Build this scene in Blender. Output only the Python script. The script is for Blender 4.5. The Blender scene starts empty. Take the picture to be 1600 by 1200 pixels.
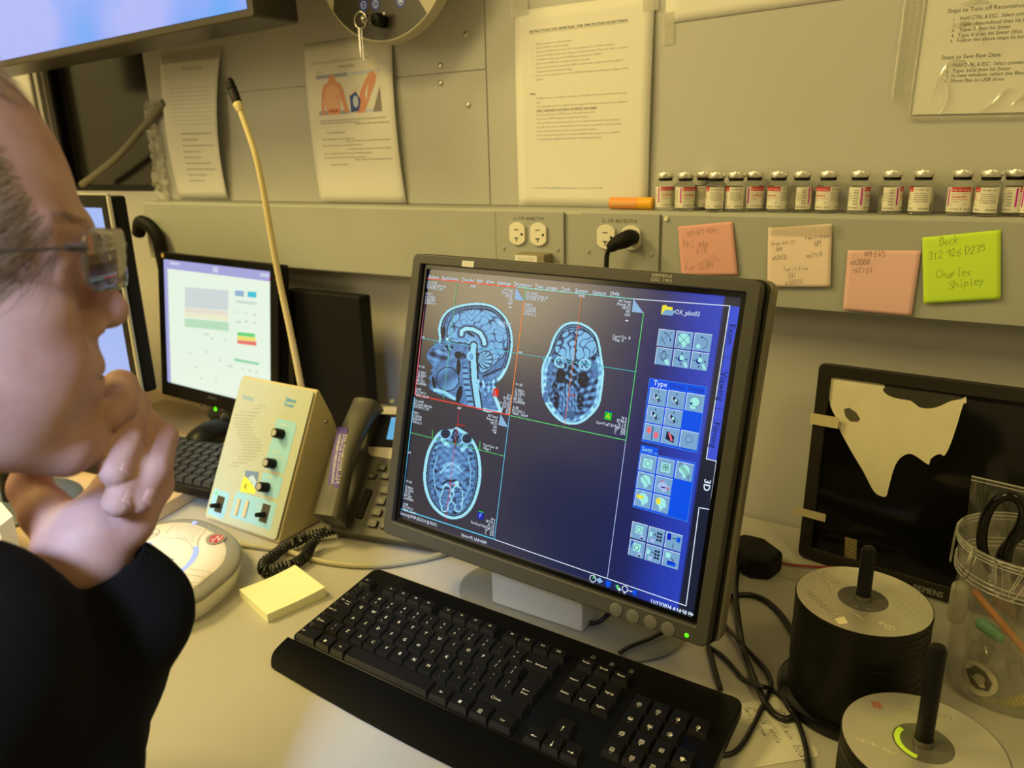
import bpy, bmesh, math, random
import numpy as np
from math import sin, cos, pi, radians, sqrt
from mathutils import Vector, Matrix, Euler

# ---------------------------------------------------------------- camera, world, big lights, exposure
# Units: metres. The desk surface is built at z = 0 and everything is lifted by DESK at the very end.
DESK = 0.75
SC = bpy.context.scene
COL = SC.collection
FPX, YAW, PITCH, ROLL = 1196.18, 0.5663, 0.2935, -0.0255
CAM = np.array([0.3627, -1.0585, 0.5252])
_f = np.array([-sin(YAW) * cos(PITCH), cos(YAW) * cos(PITCH), -sin(PITCH)])
_r0 = np.array([cos(YAW), sin(YAW), 0.0]); _u0 = np.cross(_r0, _f)
_r = cos(ROLL) * _r0 + sin(ROLL) * _u0
_u = -sin(ROLL) * _r0 + cos(ROLL) * _u0
cd = bpy.data.cameras.new('camera'); cam = bpy.data.objects.new('camera', cd); COL.objects.link(cam)
cd.sensor_width = 36.0; cd.sensor_fit = 'HORIZONTAL'; cd.lens = FPX / 1600 * 36.0
cd.clip_start = 0.02
M3 = Matrix(((_r[0], _u[0], -_f[0]), (_r[1], _u[1], -_f[1]), (_r[2], _u[2], -_f[2])))
cam.matrix_world = Matrix.Translation(Vector(CAM)) @ M3.to_4x4()
cd.dof.use_dof = True; cd.dof.focus_distance = 0.78; cd.dof.aperture_fstop = 6.2
SC.camera = cam
SC.view_settings.view_transform = 'Standard'; SC.view_settings.look = 'None'
SC.view_settings.exposure = 0.0; SC.view_settings.gamma = 1.0
SC.view_settings.use_curve_mapping = False

def lin(r, g, b):
    def f(v):
        v = v / 255.0
        return v / 12.92 if v <= 0.04045 else ((v + 0.055) / 1.055) ** 2.4
    return (f(r), f(g), f(b))

W = bpy.data.worlds.new('world'); SC.world = W; W.use_nodes = True
W.node_tree.nodes['Background'].inputs[0].default_value = (1.0, 0.80, 0.42, 1)
W.node_tree.nodes['Background'].inputs[1].default_value = 0.02

def area(name, loc, target, size, sizey, power, col):
    l = bpy.data.lights.new(name, 'AREA'); l.shape = 'RECTANGLE'; l.size = size; l.size_y = sizey
    l.energy = power; l.color = col
    o = bpy.data.objects.new(name, l); COL.objects.link(o)
    o.location = loc
    o.rotation_euler = (Vector(target) - Vector(loc)).to_track_quat('-Z', 'Y').to_euler()
    return o
WARM = (1.0, 0.775, 0.25)
# ceiling luminaires of the control room: one over the operator's left, one behind the camera
area('ceiling_light_lamp', (-1.45, -1.00, 1.66), (-1.45, -1.00, 0), 0.5, 0.5, 34, WARM)
area('ceiling_light_lamp', (-0.45, -1.45, 1.66), (-0.45, -1.45, 0), 0.5, 0.5, 15, WARM)
area('screen_reflection_lamp', (-1.62, -2.45, 1.18), (-0.15, -0.36, 0.45), 1.1, 0.9, 19, (1.0, 0.79, 0.38))  # added warm panel out of view, placed to reflect in the main screen
area('ceiling_light_lamp', (1.15, -0.95, 1.66), (1.15, -0.75, 0), 0.4, 0.4, 6, WARM)
# added cool fill lamp, narrowed onto the operator's face and the near desk
s_ = area('cool_fill_lamp', (0.42, -2.0, 1.25), (-0.20, -0.87, 0.20), 0.3, 0.3, 1.7, (0.50, 0.68, 1.0)); s_.data.spread = radians(27)

# ---------------------------------------------------------------- where a point of the photo lies on a real plane of the room
def ray(px, py): return _f + _r * (px - 800) / FPX - _u * (py - 600) / FPX
def atz(px, py, z=0.0): v = ray(px, py); return Vector(CAM + v * (z - CAM[2]) / v[2])
def aty(px, py, y=0.0): v = ray(px, py); return Vector(CAM + v * (y - CAM[1]) / v[1])
def atd(px, py, d): return Vector(CAM + ray(px, py) * d)

# ---------------------------------------------------------------- materials
MATS = {}
def mat(name, col, rough=0.5, metal=0.0, spec=0.5, noise=0.0, nscale=40.0, bump=0.0, bscale=200.0, coat=0.0,
        trans=0.0, ior=1.45, alpha=1.0, emit=None, estr=1.0, sss=0.0):
    if name in MATS: return MATS[name]
    m = bpy.data.materials.new(name); m.use_nodes = True; nt = m.node_tree
    b = nt.nodes['Principled BSDF']
    c = (*col, 1) if len(col) == 3 else col
    b.inputs['Base Color'].default_value = c
    b.inputs['Roughness'].default_value = rough; b.inputs['Metallic'].default_value = metal
    b.inputs['Specular IOR Level'].default_value = spec
    b.inputs['Coat Weight'].default_value = coat
    b.inputs['Transmission Weight'].default_value = trans; b.inputs['IOR'].default_value = ior
    b.inputs['Alpha'].default_value = alpha
    if sss: b.inputs['Subsurface Weight'].default_value = sss; b.inputs['Subsurface Radius'].default_value = (0.01, 0.004, 0.002); b.inputs['Subsurface Scale'].default_value = 0.5
    if emit is not None:
        b.inputs['Emission Color'].default_value = (*emit, 1); b.inputs['Emission Strength'].default_value = estr
    if noise or bump:
        tc = nt.nodes.new('ShaderNodeTexCoord')
    if noise:
        n = nt.nodes.new('ShaderNodeTexNoise'); n.inputs['Scale'].default_value = nscale; n.inputs['Detail'].default_value = 4
        nt.links.new(tc.outputs['Object'], n.inputs['Vector'])
        mx = nt.nodes.new('ShaderNodeMix'); mx.data_type = 'RGBA'
        mx.inputs['A'].default_value = (*[max(0, v * (1 - noise)) for v in c[:3]], 1)
        mx.inputs['B'].default_value = (*[min(1, v * (1 + noise)) for v in c[:3]], 1)
        nt.links.new(n.outputs['Fac'], mx.inputs['Factor']); nt.links.new(mx.outputs['Result'], b.inputs['Base Color'])
    if bump:
        n2 = nt.nodes.new('ShaderNodeTexNoise'); n2.inputs['Scale'].default_value = bscale; n2.inputs['Detail'].default_value = 3
        nt.links.new(tc.outputs['Object'], n2.inputs['Vector'])
        bp = nt.nodes.new('ShaderNodeBump'); bp.inputs['Strength'].default_value = bump; bp.inputs['Distance'].default_value = 0.001
        nt.links.new(n2.outputs['Fac'], bp.inputs['Height']); nt.links.new(bp.outputs['Normal'], b.inputs['Normal'])
    MATS[name] = m; return m
def glow(name, rgb, s=1.0, gloss=0.25):
    # a lit patch of a display
    return mat(name, (0.004, 0.004, 0.005), rough=0.3, spec=gloss, emit=lin(*rgb), estr=s)

PAINT = mat('wall_paint', (0.54, 0.53, 0.535), rough=0.55, noise=0.04, nscale=6, bump=0.12, bscale=700)
PAINT2 = mat('raceway_paint', (0.375, 0.385, 0.36), rough=0.5, noise=0.04, nscale=8, bump=0.1, bscale=600)
PAINT3 = mat('panel_paint', (0.50, 0.50, 0.485), rough=0.5, noise=0.05, nscale=6, bump=0.06, bscale=500)
DESKM = mat('desk_laminate', (0.45, 0.43, 0.385), rough=0.42, noise=0.03, nscale=60, bump=0.05, bscale=900)
PAPER = mat('paper', (0.80, 0.79, 0.76), rough=0.85, noise=0.02, nscale=20)
PAPER2 = mat('paper_back', (0.72, 0.71, 0.68), rough=0.85, noise=0.02, nscale=20)
INK = mat('print_ink', (0.10, 0.10, 0.10), rough=0.8)
INKG = mat('grey_print_ink', (0.33, 0.33, 0.31), rough=0.8)
PEN = mat('pen_ink', (0.06, 0.06, 0.07), rough=0.7)
PENC = mat('faint_pen_ink', (0.22, 0.15, 0.13), rough=0.8)
LINKB = mat('blue_print_ink', (0.12, 0.22, 0.45), rough=0.8)
BLK = mat('black_plastic', (0.006, 0.006, 0.006), rough=0.38, spec=0.22)
BLKM = mat('matt_black_plastic', (0.008, 0.0075, 0.007), rough=0.6, spec=0.2, bump=0.1, bscale=1500)
BLKG = mat('gloss_black_plastic', (0.004, 0.004, 0.004), rough=0.14, spec=0.4)
DGREY = mat('dark_grey_plastic', (0.11, 0.105, 0.085), rough=0.45, bump=0.06, bscale=2000)
GREYP = mat('grey_plastic', (0.26, 0.26, 0.25), rough=0.45)
SILV = mat('silver_plastic', (0.42, 0.41, 0.38), rough=0.38, metal=0.35)
ALU = mat('brushed_aluminium', (0.62, 0.61, 0.58), rough=0.32, metal=0.85, bump=0.1, bscale=2500)
STEEL = mat('steel', (0.6, 0.59, 0.56), rough=0.25, metal=1.0)
CREAM = mat('cream_plastic', (0.70, 0.66, 0.55), rough=0.4)
IVORY = mat('ivory_plastic', (0.80, 0.77, 0.66), rough=0.35)
WHITE = mat('white_plastic', (0.78, 0.77, 0.74), rough=0.4)
RUB = mat('black_cable_rubber', (0.012, 0.012, 0.012), rough=0.35)
HOLE = mat('dark_slot', (0.01, 0.01, 0.01), rough=0.9)
CLEAR = mat('clear_plastic', (0.93, 0.93, 0.92), rough=0.08, trans=1.0, ior=1.1)
def film(name, tint, gl, rough, haze=0.0):
    # thin clear sheet: see-through, with a surface sheen and a little milky scatter
    m = bpy.data.materials.new(name); m.use_nodes = True; nt = m.node_tree; nt.nodes.clear()
    out = nt.nodes.new('ShaderNodeOutputMaterial'); tr = nt.nodes.new('ShaderNodeBsdfTransparent'); tr.inputs[0].default_value = (*tint, 1)
    g = nt.nodes.new('ShaderNodeBsdfGlossy'); g.inputs['Roughness'].default_value = rough; g.inputs[0].default_value = (1, 1, 1, 1)
    d = nt.nodes.new('ShaderNodeBsdfDiffuse'); d.inputs[0].default_value = (.85, .84, .80, 1)
    fr = nt.nodes.new('ShaderNodeLayerWeight'); fr.inputs['Blend'].default_value = .22; mu = nt.nodes.new('ShaderNodeMath'); mu.operation = 'MULTIPLY_ADD'; mu.inputs[1].default_value = gl*.30; mu.inputs[2].default_value = gl*.030
    a = nt.nodes.new('ShaderNodeMixShader'); b = nt.nodes.new('ShaderNodeMixShader'); a.inputs[0].default_value = haze
    nt.links.new(tr.outputs[0], a.inputs[1]); nt.links.new(d.outputs[0], a.inputs[2]); nt.links.new(fr.outputs['Facing'], mu.inputs[0]); nt.links.new(mu.outputs[0], b.inputs[0])
    nt.links.new(a.outputs[0], b.inputs[1]); nt.links.new(g.outputs[0], b.inputs[2]); nt.links.new(b.outputs[0], out.inputs[0]); return m
FILM = film('thin_clear_film', (.97, .97, .95), 1.3, .10, .05)
TAPE = mat('frosted_tape', (0.62, 0.60, 0.53), rough=0.35, alpha=0.55, spec=0.8, bump=0.4, bscale=500)
MASK = mat('masking_tape', (0.56, 0.48, 0.30), rough=0.8, noise=0.08, nscale=200, bump=0.3, bscale=900)
GLASS = mat('vial_glass', (0.97, 0.98, 0.97), rough=0.02, trans=1.0, ior=1.12)
def pm(name, rgb, **k):
    # colour of the thing itself, from how it looks under the yellow room light
    c = lin(*rgb); return mat(name, tuple(min(.9, a/b) for a, b in zip(c, (.97, .78, .50))), **k)

# ---------------------------------------------------------------- mesh builder
class MB:
    def __init__(s): s.v = []; s.f = []; s.m = []
    def add(s, verts, faces, mi=0, T=None):
        n = len(s.v)
        for p in verts:
            s.v.append(tuple(T @ Vector(p)) if T is not None else tuple(p))
        for f in faces: s.f.append(tuple(i + n for i in f)); s.m.append(mi)
        return s
    def box(s, a, b, mi=0, T=None):
        x0, y0, z0 = a; x1, y1, z1 = b
        v = [(x0,y0,z0),(x1,y0,z0),(x1,y1,z0),(x0,y1,z0),(x0,y0,z1),(x1,y0,z1),(x1,y1,z1),(x0,y1,z1)]
        return s.add(v, [(0,3,2,1),(4,5,6,7),(0,1,5,4),(1,2,6,5),(2,3,7,6),(3,0,4,7)], mi, T)
    def prism(s, pts, z0, z1, mi=0, T=None, axis='z', cap=True):
        # pts: 2-D outline; axis y: outline in xz, extruded along y
        n = len(pts); v = []
        for z in (z0, z1):
            for p in pts:
                v.append((p[0], p[1], z) if axis == 'z' else (p[0], z, p[1]) if axis == 'y' else (z, p[0], p[1]))
        f = [(i, (i + 1) % n, n + (i + 1) % n, n + i) for i in range(n)]
        if cap: f += [tuple(range(n))[::-1], tuple(range(n, 2 * n))]
        return s.add(v, f, mi, T)
    def lathe(s, prof, seg=32, mi=0, T=None, cap=True, sx=1.0, sy=1.0):
        v = []; f = []; n = len(prof)
        for r, z in prof:
            for k in range(seg):
                a = 2 * pi * k / seg; v.append((r * cos(a) * sx, r * sin(a) * sy, z))
        for i in range(n - 1):
            for k in range(seg):
                k2 = (k + 1) % seg; f.append((i*seg+k, i*seg+k2, (i+1)*seg+k2, (i+1)*seg+k))
        if cap: f += [tuple(range(seg))[::-1], tuple(range((n-1)*seg, n*seg))]
        return s.add(v, f, mi, T)
    def tube(s, pts, r, seg=10, mi=0, T=None, cap=True):
        P = [Vector(p) for p in pts]; n = len(P)
        rr = r if isinstance(r, (list, tuple)) else [r] * n
        t0 = (P[1] - P[0]).normalized(); up = Vector((0, 0, 1)) if abs(t0.z) < 0.9 else Vector((1, 0, 0))
        nrm = t0.cross(up).normalized(); v = []; f = []
        for i in range(n):
            t = (P[min(i+1, n-1)] - P[max(i-1, 0)]).normalized()
            nrm = (nrm - t * nrm.dot(t)).normalized(); b = t.cross(nrm)
            for k in range(seg):
                a = 2 * pi * k / seg; v.append(P[i] + (nrm * cos(a) + b * sin(a)) * rr[i])
        for i in range(n - 1):
            for k in range(seg):
                k2 = (k + 1) % seg; f.append((i*seg+k, i*seg+k2, (i+1)*seg+k2, (i+1)*seg+k))
        if cap: f += [tuple(range(seg))[::-1], tuple(range((n-1)*seg, n*seg))]
        return s.add(v, f, mi, T)
    def grid(s, fn, nu, nv, mi=0, T=None):
        v = [fn(i / nu, j / nv) for j in range(nv + 1) for i in range(nu + 1)]
        f = [(j*(nu+1)+i, j*(nu+1)+i+1, (j+1)*(nu+1)+i+1, (j+1)*(nu+1)+i) for j in range(nv) for i in range(nu)]
        return s.add(v, f, mi, T)
    def build(s, name, mats, parent=None, smooth=40, bevel=0.0, seg=2, solid=0.0, T=None, subsurf=0):
        me = bpy.data.meshes.new(name)
        me.from_pydata([tuple(p) for p in s.v], [], s.f)
        if not isinstance(mats, (list, tuple)): mats = [mats]
        for m in mats: me.materials.append(m)
        me.polygons.foreach_set('material_index', s.m)
        if smooth:
            me.polygons.foreach_set('use_smooth', [True] * len(s.f))
            me.update(); me.set_sharp_from_angle(angle=radians(smooth))
        me.update()
        o = bpy.data.objects.new(name, me); COL.objects.link(o)
        if parent is not None: o.parent = parent
        if T is not None: o.matrix_local = T
        if solid:
            md = o.modifiers.new('thickness', 'SOLIDIFY'); md.thickness = solid; md.offset = 0
        if bevel:
            md = o.modifiers.new('bevel', 'BEVEL'); md.width = bevel; md.segments = seg; md.limit_method = 'ANGLE'; md.angle_limit = radians(35)
            md.harden_normals = True
        if subsurf:
            md = o.modifiers.new('sub', 'SUBSURF'); md.levels = subsurf; md.render_levels = subsurf
        return o

def tag(o, label=None, cat=None, group=None, kind=None):
    if label: o['label'] = label
    if cat: o['category'] = cat
    if group: o['group'] = group
    if kind: o['kind'] = kind
    return o
def thing(name, label, cat, T=None, group=None, loc=None, rz=0.0):
    o = bpy.data.objects.new(name, None); COL.objects.link(o); o.empty_display_size = 0.02
    if T is not None: o.matrix_world = T
    elif loc is not None: o.matrix_world = Matrix.Translation(Vector(loc)) @ Matrix.Rotation(rz, 4, 'Z')
    return tag(o, label, cat, group)
def frame(O, X, Z):
    # matrix whose x runs along X, z along Z; its -y side faces the room
    X = Vector(X).normalized(); Z = Vector(Z); Z = (Z - X * Z.dot(X)).normalized(); Y = Z.cross(X)
    m = Matrix.Identity(4)
    for i in range(3): m[i][0] = X[i]; m[i][1] = Y[i]; m[i][2] = Z[i]; m[i][3] = O[i]
    return m
def rrect(x0, y0, x1, y1, r, n=5):
    out = []
    for cx, cy, a0 in ((x1-r, y1-r, 0), (x0+r, y1-r, pi/2), (x0+r, y0+r, pi), (x1-r, y0+r, 1.5*pi)):
        for k in range(n + 1):
            a = a0 + pi/2 * k / n; out.append((cx + r*cos(a), cy + r*sin(a)))
    return out
def smoothpath(P, n=8, closed=False):
    P = [Vector(p) for p in P]; out = []; N = len(P)
    rng = range(N if closed else N - 1)
    for i in rng:
        if closed: p0, p1, p2, p3 = P[i-1], P[i], P[(i+1) % N], P[(i+2) % N]
        else: p0, p1, p2, p3 = P[max(i-1,0)], P[i], P[i+1], P[min(i+2, N-1)]
        for k in range(n):
            t = k / n
            out.append(0.5*((2*p1)+(p2-p0)*t+(2*p0-5*p1+4*p2-p3)*t*t+(3*p1-p0-3*p2+p3)*t**3))
    if not closed: out.append(P[-1])
    return out

# ---------------------------------------------------------------- flat printing: text, strokes, patches
_TC = {}
def text2d(s):
    if s in _TC: return _TC[s]
    cu = bpy.data.curves.new('t', 'FONT'); cu.body = s; cu.size = 1.0; cu.resolution_u = 2
    o = bpy.data.objects.new('t', cu); me = o.to_mesh()
    vs = [(v.co.x, v.co.y) for v in me.vertices]; fs = [tuple(p.vertices) for p in me.polygons]
    o.to_mesh_clear(); bpy.data.objects.remove(o); bpy.data.curves.remove(cu)
    _TC[s] = (vs, fs); return _TC[s]
# hand lettering: strokes on a 4 x 6 grid, one string of moves per glyph
_H = {'0':'26 06 00 20 42 44 26','1':'26 20','2':'04 16 36 44 00 40','3':'05 36 44 23 42 30 01','4':'06 03 43|36 30','5':'46 06 04 34 42 30 00','6':'46 14 01 10 30 42 23 03','7':'06 46 10','8':'23 05 26 45 23 01 20 41 23','9':'43 14 05 26 46 40','-':'03 43','.':'10 20','x':'04 40|44 00','(':'26 14 11 20',')':'16 34 31 20',' ':'','/':'00 46',
'A':'00 26 40|12 32','C':'45 26 04 01 20 41','D':'10 16 36 44 41 30 00','E':'46 06 00 40|03 33','F':'00 06 46|03 33','H':'00 06|03 43|46 40','I':'20 26','L':'06 00 40','M':'00 06 23 46 40','N':'00 06 40 46','P':'00 06 36 45 43 03','R':'00 06 36 44 03 40','S':'45 26 05 14 33 41 20 01','T':'06 46|26 20','U':'06 01 20 41 46','V':'06 20 46','O':'26 04 01 20 42 45 26',
'a':'43 13 01 10 30 43 40','b':'06 00 30 42 23 02','c':'43 13 01 10 40','d':'43 13 01 10 30|46 40','e':'02 42 33 13 01 10 40','f':'46 26 20|03 33','h':'06 00|02 33 40','i':'23 20|25 26','k':'06 00|43 01 30','l':'26 20 30','m':'00 03|02 13 20|22 43 40','n':'00 03|02 33 40','o':'23 02 20 42 23','p':'0a 04|03 43 41 00','r':'00 04|02 34','s':'43 13 12 31 30 00','t':'26 20 30|03 43','u':'03 00 30 33 30','y':'04 21|44 0a','w':'03 10 22 30 43','g':'43 13 01 30|43 4a 0a',"'":'26 24'}
class Print:
    """flat ink and coloured patches laid just in front of a surface (local x right, z up, room side = -y)"""
    def __init__(s, bend=None, eps=0.00012): s.mb = MB(); s.mats = []; s.bend = bend; s.eps = eps
    def mi(s, m):
        if m not in s.mats: s.mats.append(m)
        return s.mats.index(m)
    def pt(s, x, z, l):
        if s.bend: return s.bend(x, z, l)
        return (x, -s.eps * l, z)
    def poly(s, pts, m, l=1):
        s.mb.add([s.pt(p[0], p[1], l) for p in pts], [tuple(range(len(pts)))], s.mi(m))
    def rect(s, x0, z0, x1, z1, m, l=1, n=1):
        for k in range(n):
            a = x0 + (x1-x0)*k/n; b = x0 + (x1-x0)*(k+1)/n
            s.poly([(a,z0),(b,z0),(b,z1),(a,z1)], m, l)
    def line(s, pts, w, m, l=1, closed=False):
        P = list(pts) + ([pts[0]] if closed else [])
        for a, b in zip(P[:-1], P[1:]):
            dx, dz = b[0]-a[0], b[1]-a[1]; L = sqrt(dx*dx+dz*dz)
            if L < 1e-9: continue
            ex, ez = dx/L*w*.35, dz/L*w*.35; nx, nz = -dz/L*w/2, dx/L*w/2
            s.poly([(a[0]-ex-nx,a[1]-ez-nz),(b[0]+ex-nx,b[1]+ez-nz),(b[0]+ex+nx,b[1]+ez+nz),(a[0]-ex+nx,a[1]-ez+nz)], m, l)
    def disc(s, x, z, r, m, l=1, n=20, rz=None):
        s.poly([(x+r*cos(2*pi*k/n), z+(rz or r)*sin(2*pi*k/n)) for k in range(n)], m, l)
    def ring(s, x, z, r, w, m, l=1, n=24, a0=0, a1=2*pi, rz=None):
        q = (rz or r)/r
        for k in range(n):
            a = a0+(a1-a0)*k/n; b = a0+(a1-a0)*(k+1)/n
            s.poly([(x+(r-w)*cos(a),z+(r-w)*sin(a)*q),(x+r*cos(a),z+r*sin(a)*q),(x+r*cos(b),z+r*sin(b)*q),(x+(r-w)*cos(b),z+(r-w)*sin(b)*q)], m, l)
    def text(s, t, x, z, h, m, l=2, align='l', ang=0.0, width=None, sx=1.0, bold=0):
        vs, fs = text2d(t)
        if not vs: return
        x1 = max(v[0] for v in vs); x0 = min(v[0] for v in vs)
        k = h / 0.70; kx = k * sx
        if width: kx = width / max(1e-6, x1 - x0)
        off = {'l': -x0, 'c': -(x0+x1)/2, 'r': -x1}[align]
        ca, sa = cos(ang), sin(ang)
        for q in range(bold + 1):
            V = []
            for vx, vy in vs:
                a = (vx+off)*kx + q*h*0.06; b = vy*k; V.append(s.pt(x+a*ca-b*sa, z+a*sa+b*ca, l + q*.3))
            s.mb.add(V, fs, s.mi(m))
    def hand(s, t, x, z, h, m, w, l=2, ang=0.0, slant=0.18, sp=1.25, sx=0.72, seed=1):
        rnd = random.Random(seed); cx = 0.0; u = h/6.0; ca, sa = cos(ang), sin(ang)
        for ch in t:
            g = _H.get(ch, '')
            jz = rnd.uniform(-.5, .5); sc = rnd.uniform(.88, 1.12)
            low = ch.islower()
            for st in g.split('|'):
                if not st: continue
                P = []
                for c in st.split():
                    gx = int(c[0]); gy = -2.5 if c[1] == 'a' else int(c[1])
                    if low and gy <= 4 and gy > 0: gy *= .95
                    px = (cx + gx*sc*.9*sx + rnd.uniform(-.15,.15) + gy*slant*sx)*u; pz = (gy*sc + jz + rnd.uniform(-.15,.15))*u
                    P.append((px, pz))
                if len(P) > 2:
                    Q = smoothpath([(a, b, 0) for a, b in P], 3); P = [(a.x, a.y) for a in Q]
                s.line([(x+a*ca-b*sa, z+a*sa+b*ca) for a, b in P], w, m, l)
            cx += (4.2*sp if not low else 3.9*sp)*sx if ch != ' ' else 3.2*sx
    def build(s, name, parent, T=None): return s.mb.build(name, s.mats, parent, smooth=0, T=T)
def greek(p, x0, x1, z, h, m, seed, l=2):
    """a line of small print too fine to read: word-length dashes"""
    r = random.Random(seed); x = x0
    while x < x1:
        w = r.uniform(2.0, 7.5) * h * .62; w = min(w, x1 - x)
        k = x
        while k < x + w - h*.2:
            c = h*r.uniform(.35,.55); p.rect(k, z, min(k+c, x+w), z+h*r.uniform(.55,.95), m, l); k += c + h*.16
        x += w + h*.55

# ================================================================ THE ROOM
RZ0, RZ1, RY = 0.3262, 0.444, -0.0555      # raceway bottom, top, front
XL, XR, YF, YN = -2.2, 1.7, 0.0, -2.6      # room extents
ZF, ZC = -DESK, 1.72
def struct(name, mb, m, parent=None, **k):
    o = mb.build(name, m, parent, **k)
    if parent is None: o['kind'] = 'structure'
    return o
wx0, wx1 = -1.60, -1.203                   # dark observation window on the left
wz0, wz1 = 0.462, 1.05
mb = MB()
mb.box((wx1, 0, ZF), (XR, 0.06, ZC)); mb.box((XL, 0, ZF), (wx0, 0.06, ZC))
mb.box((wx0, 0, ZF), (wx1, 0.06, wz0)); mb.box((wx0, 0, wz1), (wx1, 0.06, ZC))
struct('wall_back', mb, PAINT, smooth=0)
struct('wall_left', MB().box((XL - .06, YN, ZF), (XL, .06, ZC)), PAINT, smooth=0)
struct('wall_right', MB().box((XR, YN, ZF), (XR + .06, .06, ZC)), PAINT, smooth=0)
struct('wall_front', MB().box((XL, YN - .06, ZF), (XR, YN, ZC)), PAINT, smooth=0)
struct('floor', MB().box((XL, YN, ZF - .05), (XR, .06, ZF)), mat('floor_vinyl', (.22, .21, .19), rough=.5, noise=.2, nscale=30), smooth=0)
struct('ceiling', MB().box((XL, YN, ZC), (XR, .06, ZC + .05)), mat('ceiling_tile', (.62, .61, .57), rough=.9, bump=.3, bscale=150), smooth=0)
# dark window: glass, reveal and frame
w = bpy.data.objects.new('window_1', None); COL.objects.link(w); w.location = (wx0, 0, wz0); w['kind'] = 'structure'
Wd, Hd = wx1 - wx0, wz1 - wz0
MB().box((.012, .03, .012), (Wd - .012, .036, Hd - .012)).build('pane', mat('dark_window_glass', (.012, .011, .008), rough=.15, spec=.6), w, smooth=0)
mb = MB()
for a, b in (((0, .012, 0), (.012, .06, Hd)), ((Wd-.012, .012, 0), (Wd, .06, Hd)), ((.012, .012, 0), (Wd-.012, .06, .012)), ((.012, .012, Hd-.012), (Wd-.012, .06, Hd))): mb.box(a, b)
mb.build('window_frame', BLK, w, smooth=0)
MB().box((-.045, -.012, -.01), (-.004, 0, Hd)).build('casing', PAINT, w, smooth=0)
MB().box((-.030, -.016, .12), (-.020, -.0125, .36)).build('latch_bar', DGREY, w, smooth=0)

# sheet-steel plates screwed to the wall
def plate(name, x0, x1, z0, z1, screws):
    P = MB().box((x0, -.0022, z0), (x1, 0, z1)).build(name, PAINT3, None, smooth=0, bevel=.0007)
    P['kind'] = 'structure'
    for x, z in screws:
        s = MB().lathe([(0, .0), (.0052, 0), (.0052, .0008), (.004, .0022), (.0012, .0028), (0, .0028)], 14, cap=False,
                       T=Matrix.Translation((x, -.0022, z)) @ Matrix.Rotation(pi/2, 4, 'X'))
        s.build('screw', ALU, P)
def zof(px, py): return aty(px, py, 0).z
xs = aty(762, 150, 0).x; zs = aty(690, 115, 0).z
scr = [(aty(px, py, 0).x, aty(px, py, 0).z) for px, py in ((730, 54), (690, 103), (690, 130), (733, 164))]
plate('trim_1', -1.195, xs - .0008, RZ1 + .001, zs - .0007, scr[2:])
plate('trim_2', -1.195, xs - .0008, zs + .0007, 1.1, scr[:2])
plate('trim_3', xs + .0012, XR - .01, RZ1 + .001, 1.1, [])

# raceway running along the wall
rx0 = -1.20
mb = MB().prism([(RY, RZ0), (RY, RZ1 - .006), (RY + .003, RZ1 - .001), (RY + .006, RZ1), (-.0004, RZ1), (-.0004, RZ0)], rx0, XR - .01, axis='x')
RW = mb.build('trim_4', PAINT2, None, smooth=0, bevel=.0012); RW['kind'] = 'structure'
p1l, p1r = aty(777, 360, RY).x, aty(883, 365, RY).x
p2l, p2r = aty(911, 365, RY).x, aty(1032, 370, RY).x
cx0 = aty(1037, 340, RY).x
MB().box((cx0, RY - .0028, RZ0 + .001), (XR - .012, RY - .0002, RZ1 - .004)).build('cover', PAINT2, RW, smooth=0, bevel=.0008)
MB().box((rx0 + .002, RY - .0016, RZ0 + .002), (p1l - .002, RY - .0002, RZ1 - .004)).build('cover', PAINT2, RW, smooth=0, bevel=.0006)
MB().lathe([(.0001, .003), (.003, .003), (.0035, 0), (.0001, 0)], 12, cap=False, T=Matrix.Translation((cx0 + .005, RY - .0028, RZ1 - .009)) @ Matrix.Rotation(pi/2, 4, 'X')).build('screw', IVORY, RW)

def outlet(xl, xr, rec, text, label, screws):
    t = thing('power_outlet', label, 'outlet', loc=((xl + xr)/2, RY, RZ0))
    w = (xr - xl)/2; H = RZ1 - RZ0 - .003
    MB().box((-w, -.0045, .001), (w, -.0002, H)).build('cover_plate', PAINT2, t, smooth=0, bevel=.0012)
    pr = Print(); pr.text(text, 0, H - .013, .0052, mat('stencil_ink', (.075, .075, .07), rough=.7), 1, 'c', width=w*.86)
    pr.build('stencil', t, T=Matrix.Translation((0, -.0046, 0)))
    for (px, py) in rec:
        P = aty(px, py, RY - .0045); x = P.x - (xl + xr)/2; z = P.z - RZ0
        R, hw = .0172, .0138; out = []
        for k in range(48):
            a = 2*pi*k/48; out.append((max(-hw, min(hw, R*cos(a))), R*.98*sin(a)))
        r = MB().prism(out, -.0038, 0, axis='y').build('receptacle', IVORY, t, smooth=0, bevel=.0008, T=Matrix.Translation((x, -.0045, z)))
        q = Print()
        q.rect(-.0045, .0054, .0028, .0068, HOLE, 1); q.rect(-.0045, -.0072, .0028, -.0056, HOLE, 1); q.rect(-.0014, -.0115, .0003, -.0070, HOLE, 1)
        q.disc(.0086, -.0005, .0021, HOLE, 1, 14)
        q.build('slots', r, T=Matrix.Translation((0, -.0039, 0)))
    for px, py in screws:
        P = aty(px, py, RY - .0045)
        MB().lathe([(.0001, .0018), (.0026, .0015), (.0034, 0), (.0001, 0)], 12, cap=False, T=Matrix.Translation((P.x - (xl+xr)/2, -.0045, P.z - RZ0)) @ Matrix.Rotation(pi/2, 4, 'X')).build('screw', PAINT2, t)
    return t
outlet(p1l, p1r, ((809.5, 365), (842.5, 366)), 'L-1P-4(8)TH', 'double power outlet with both sockets empty in the green-grey raceway', ((787, 388), (871, 390)))
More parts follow.
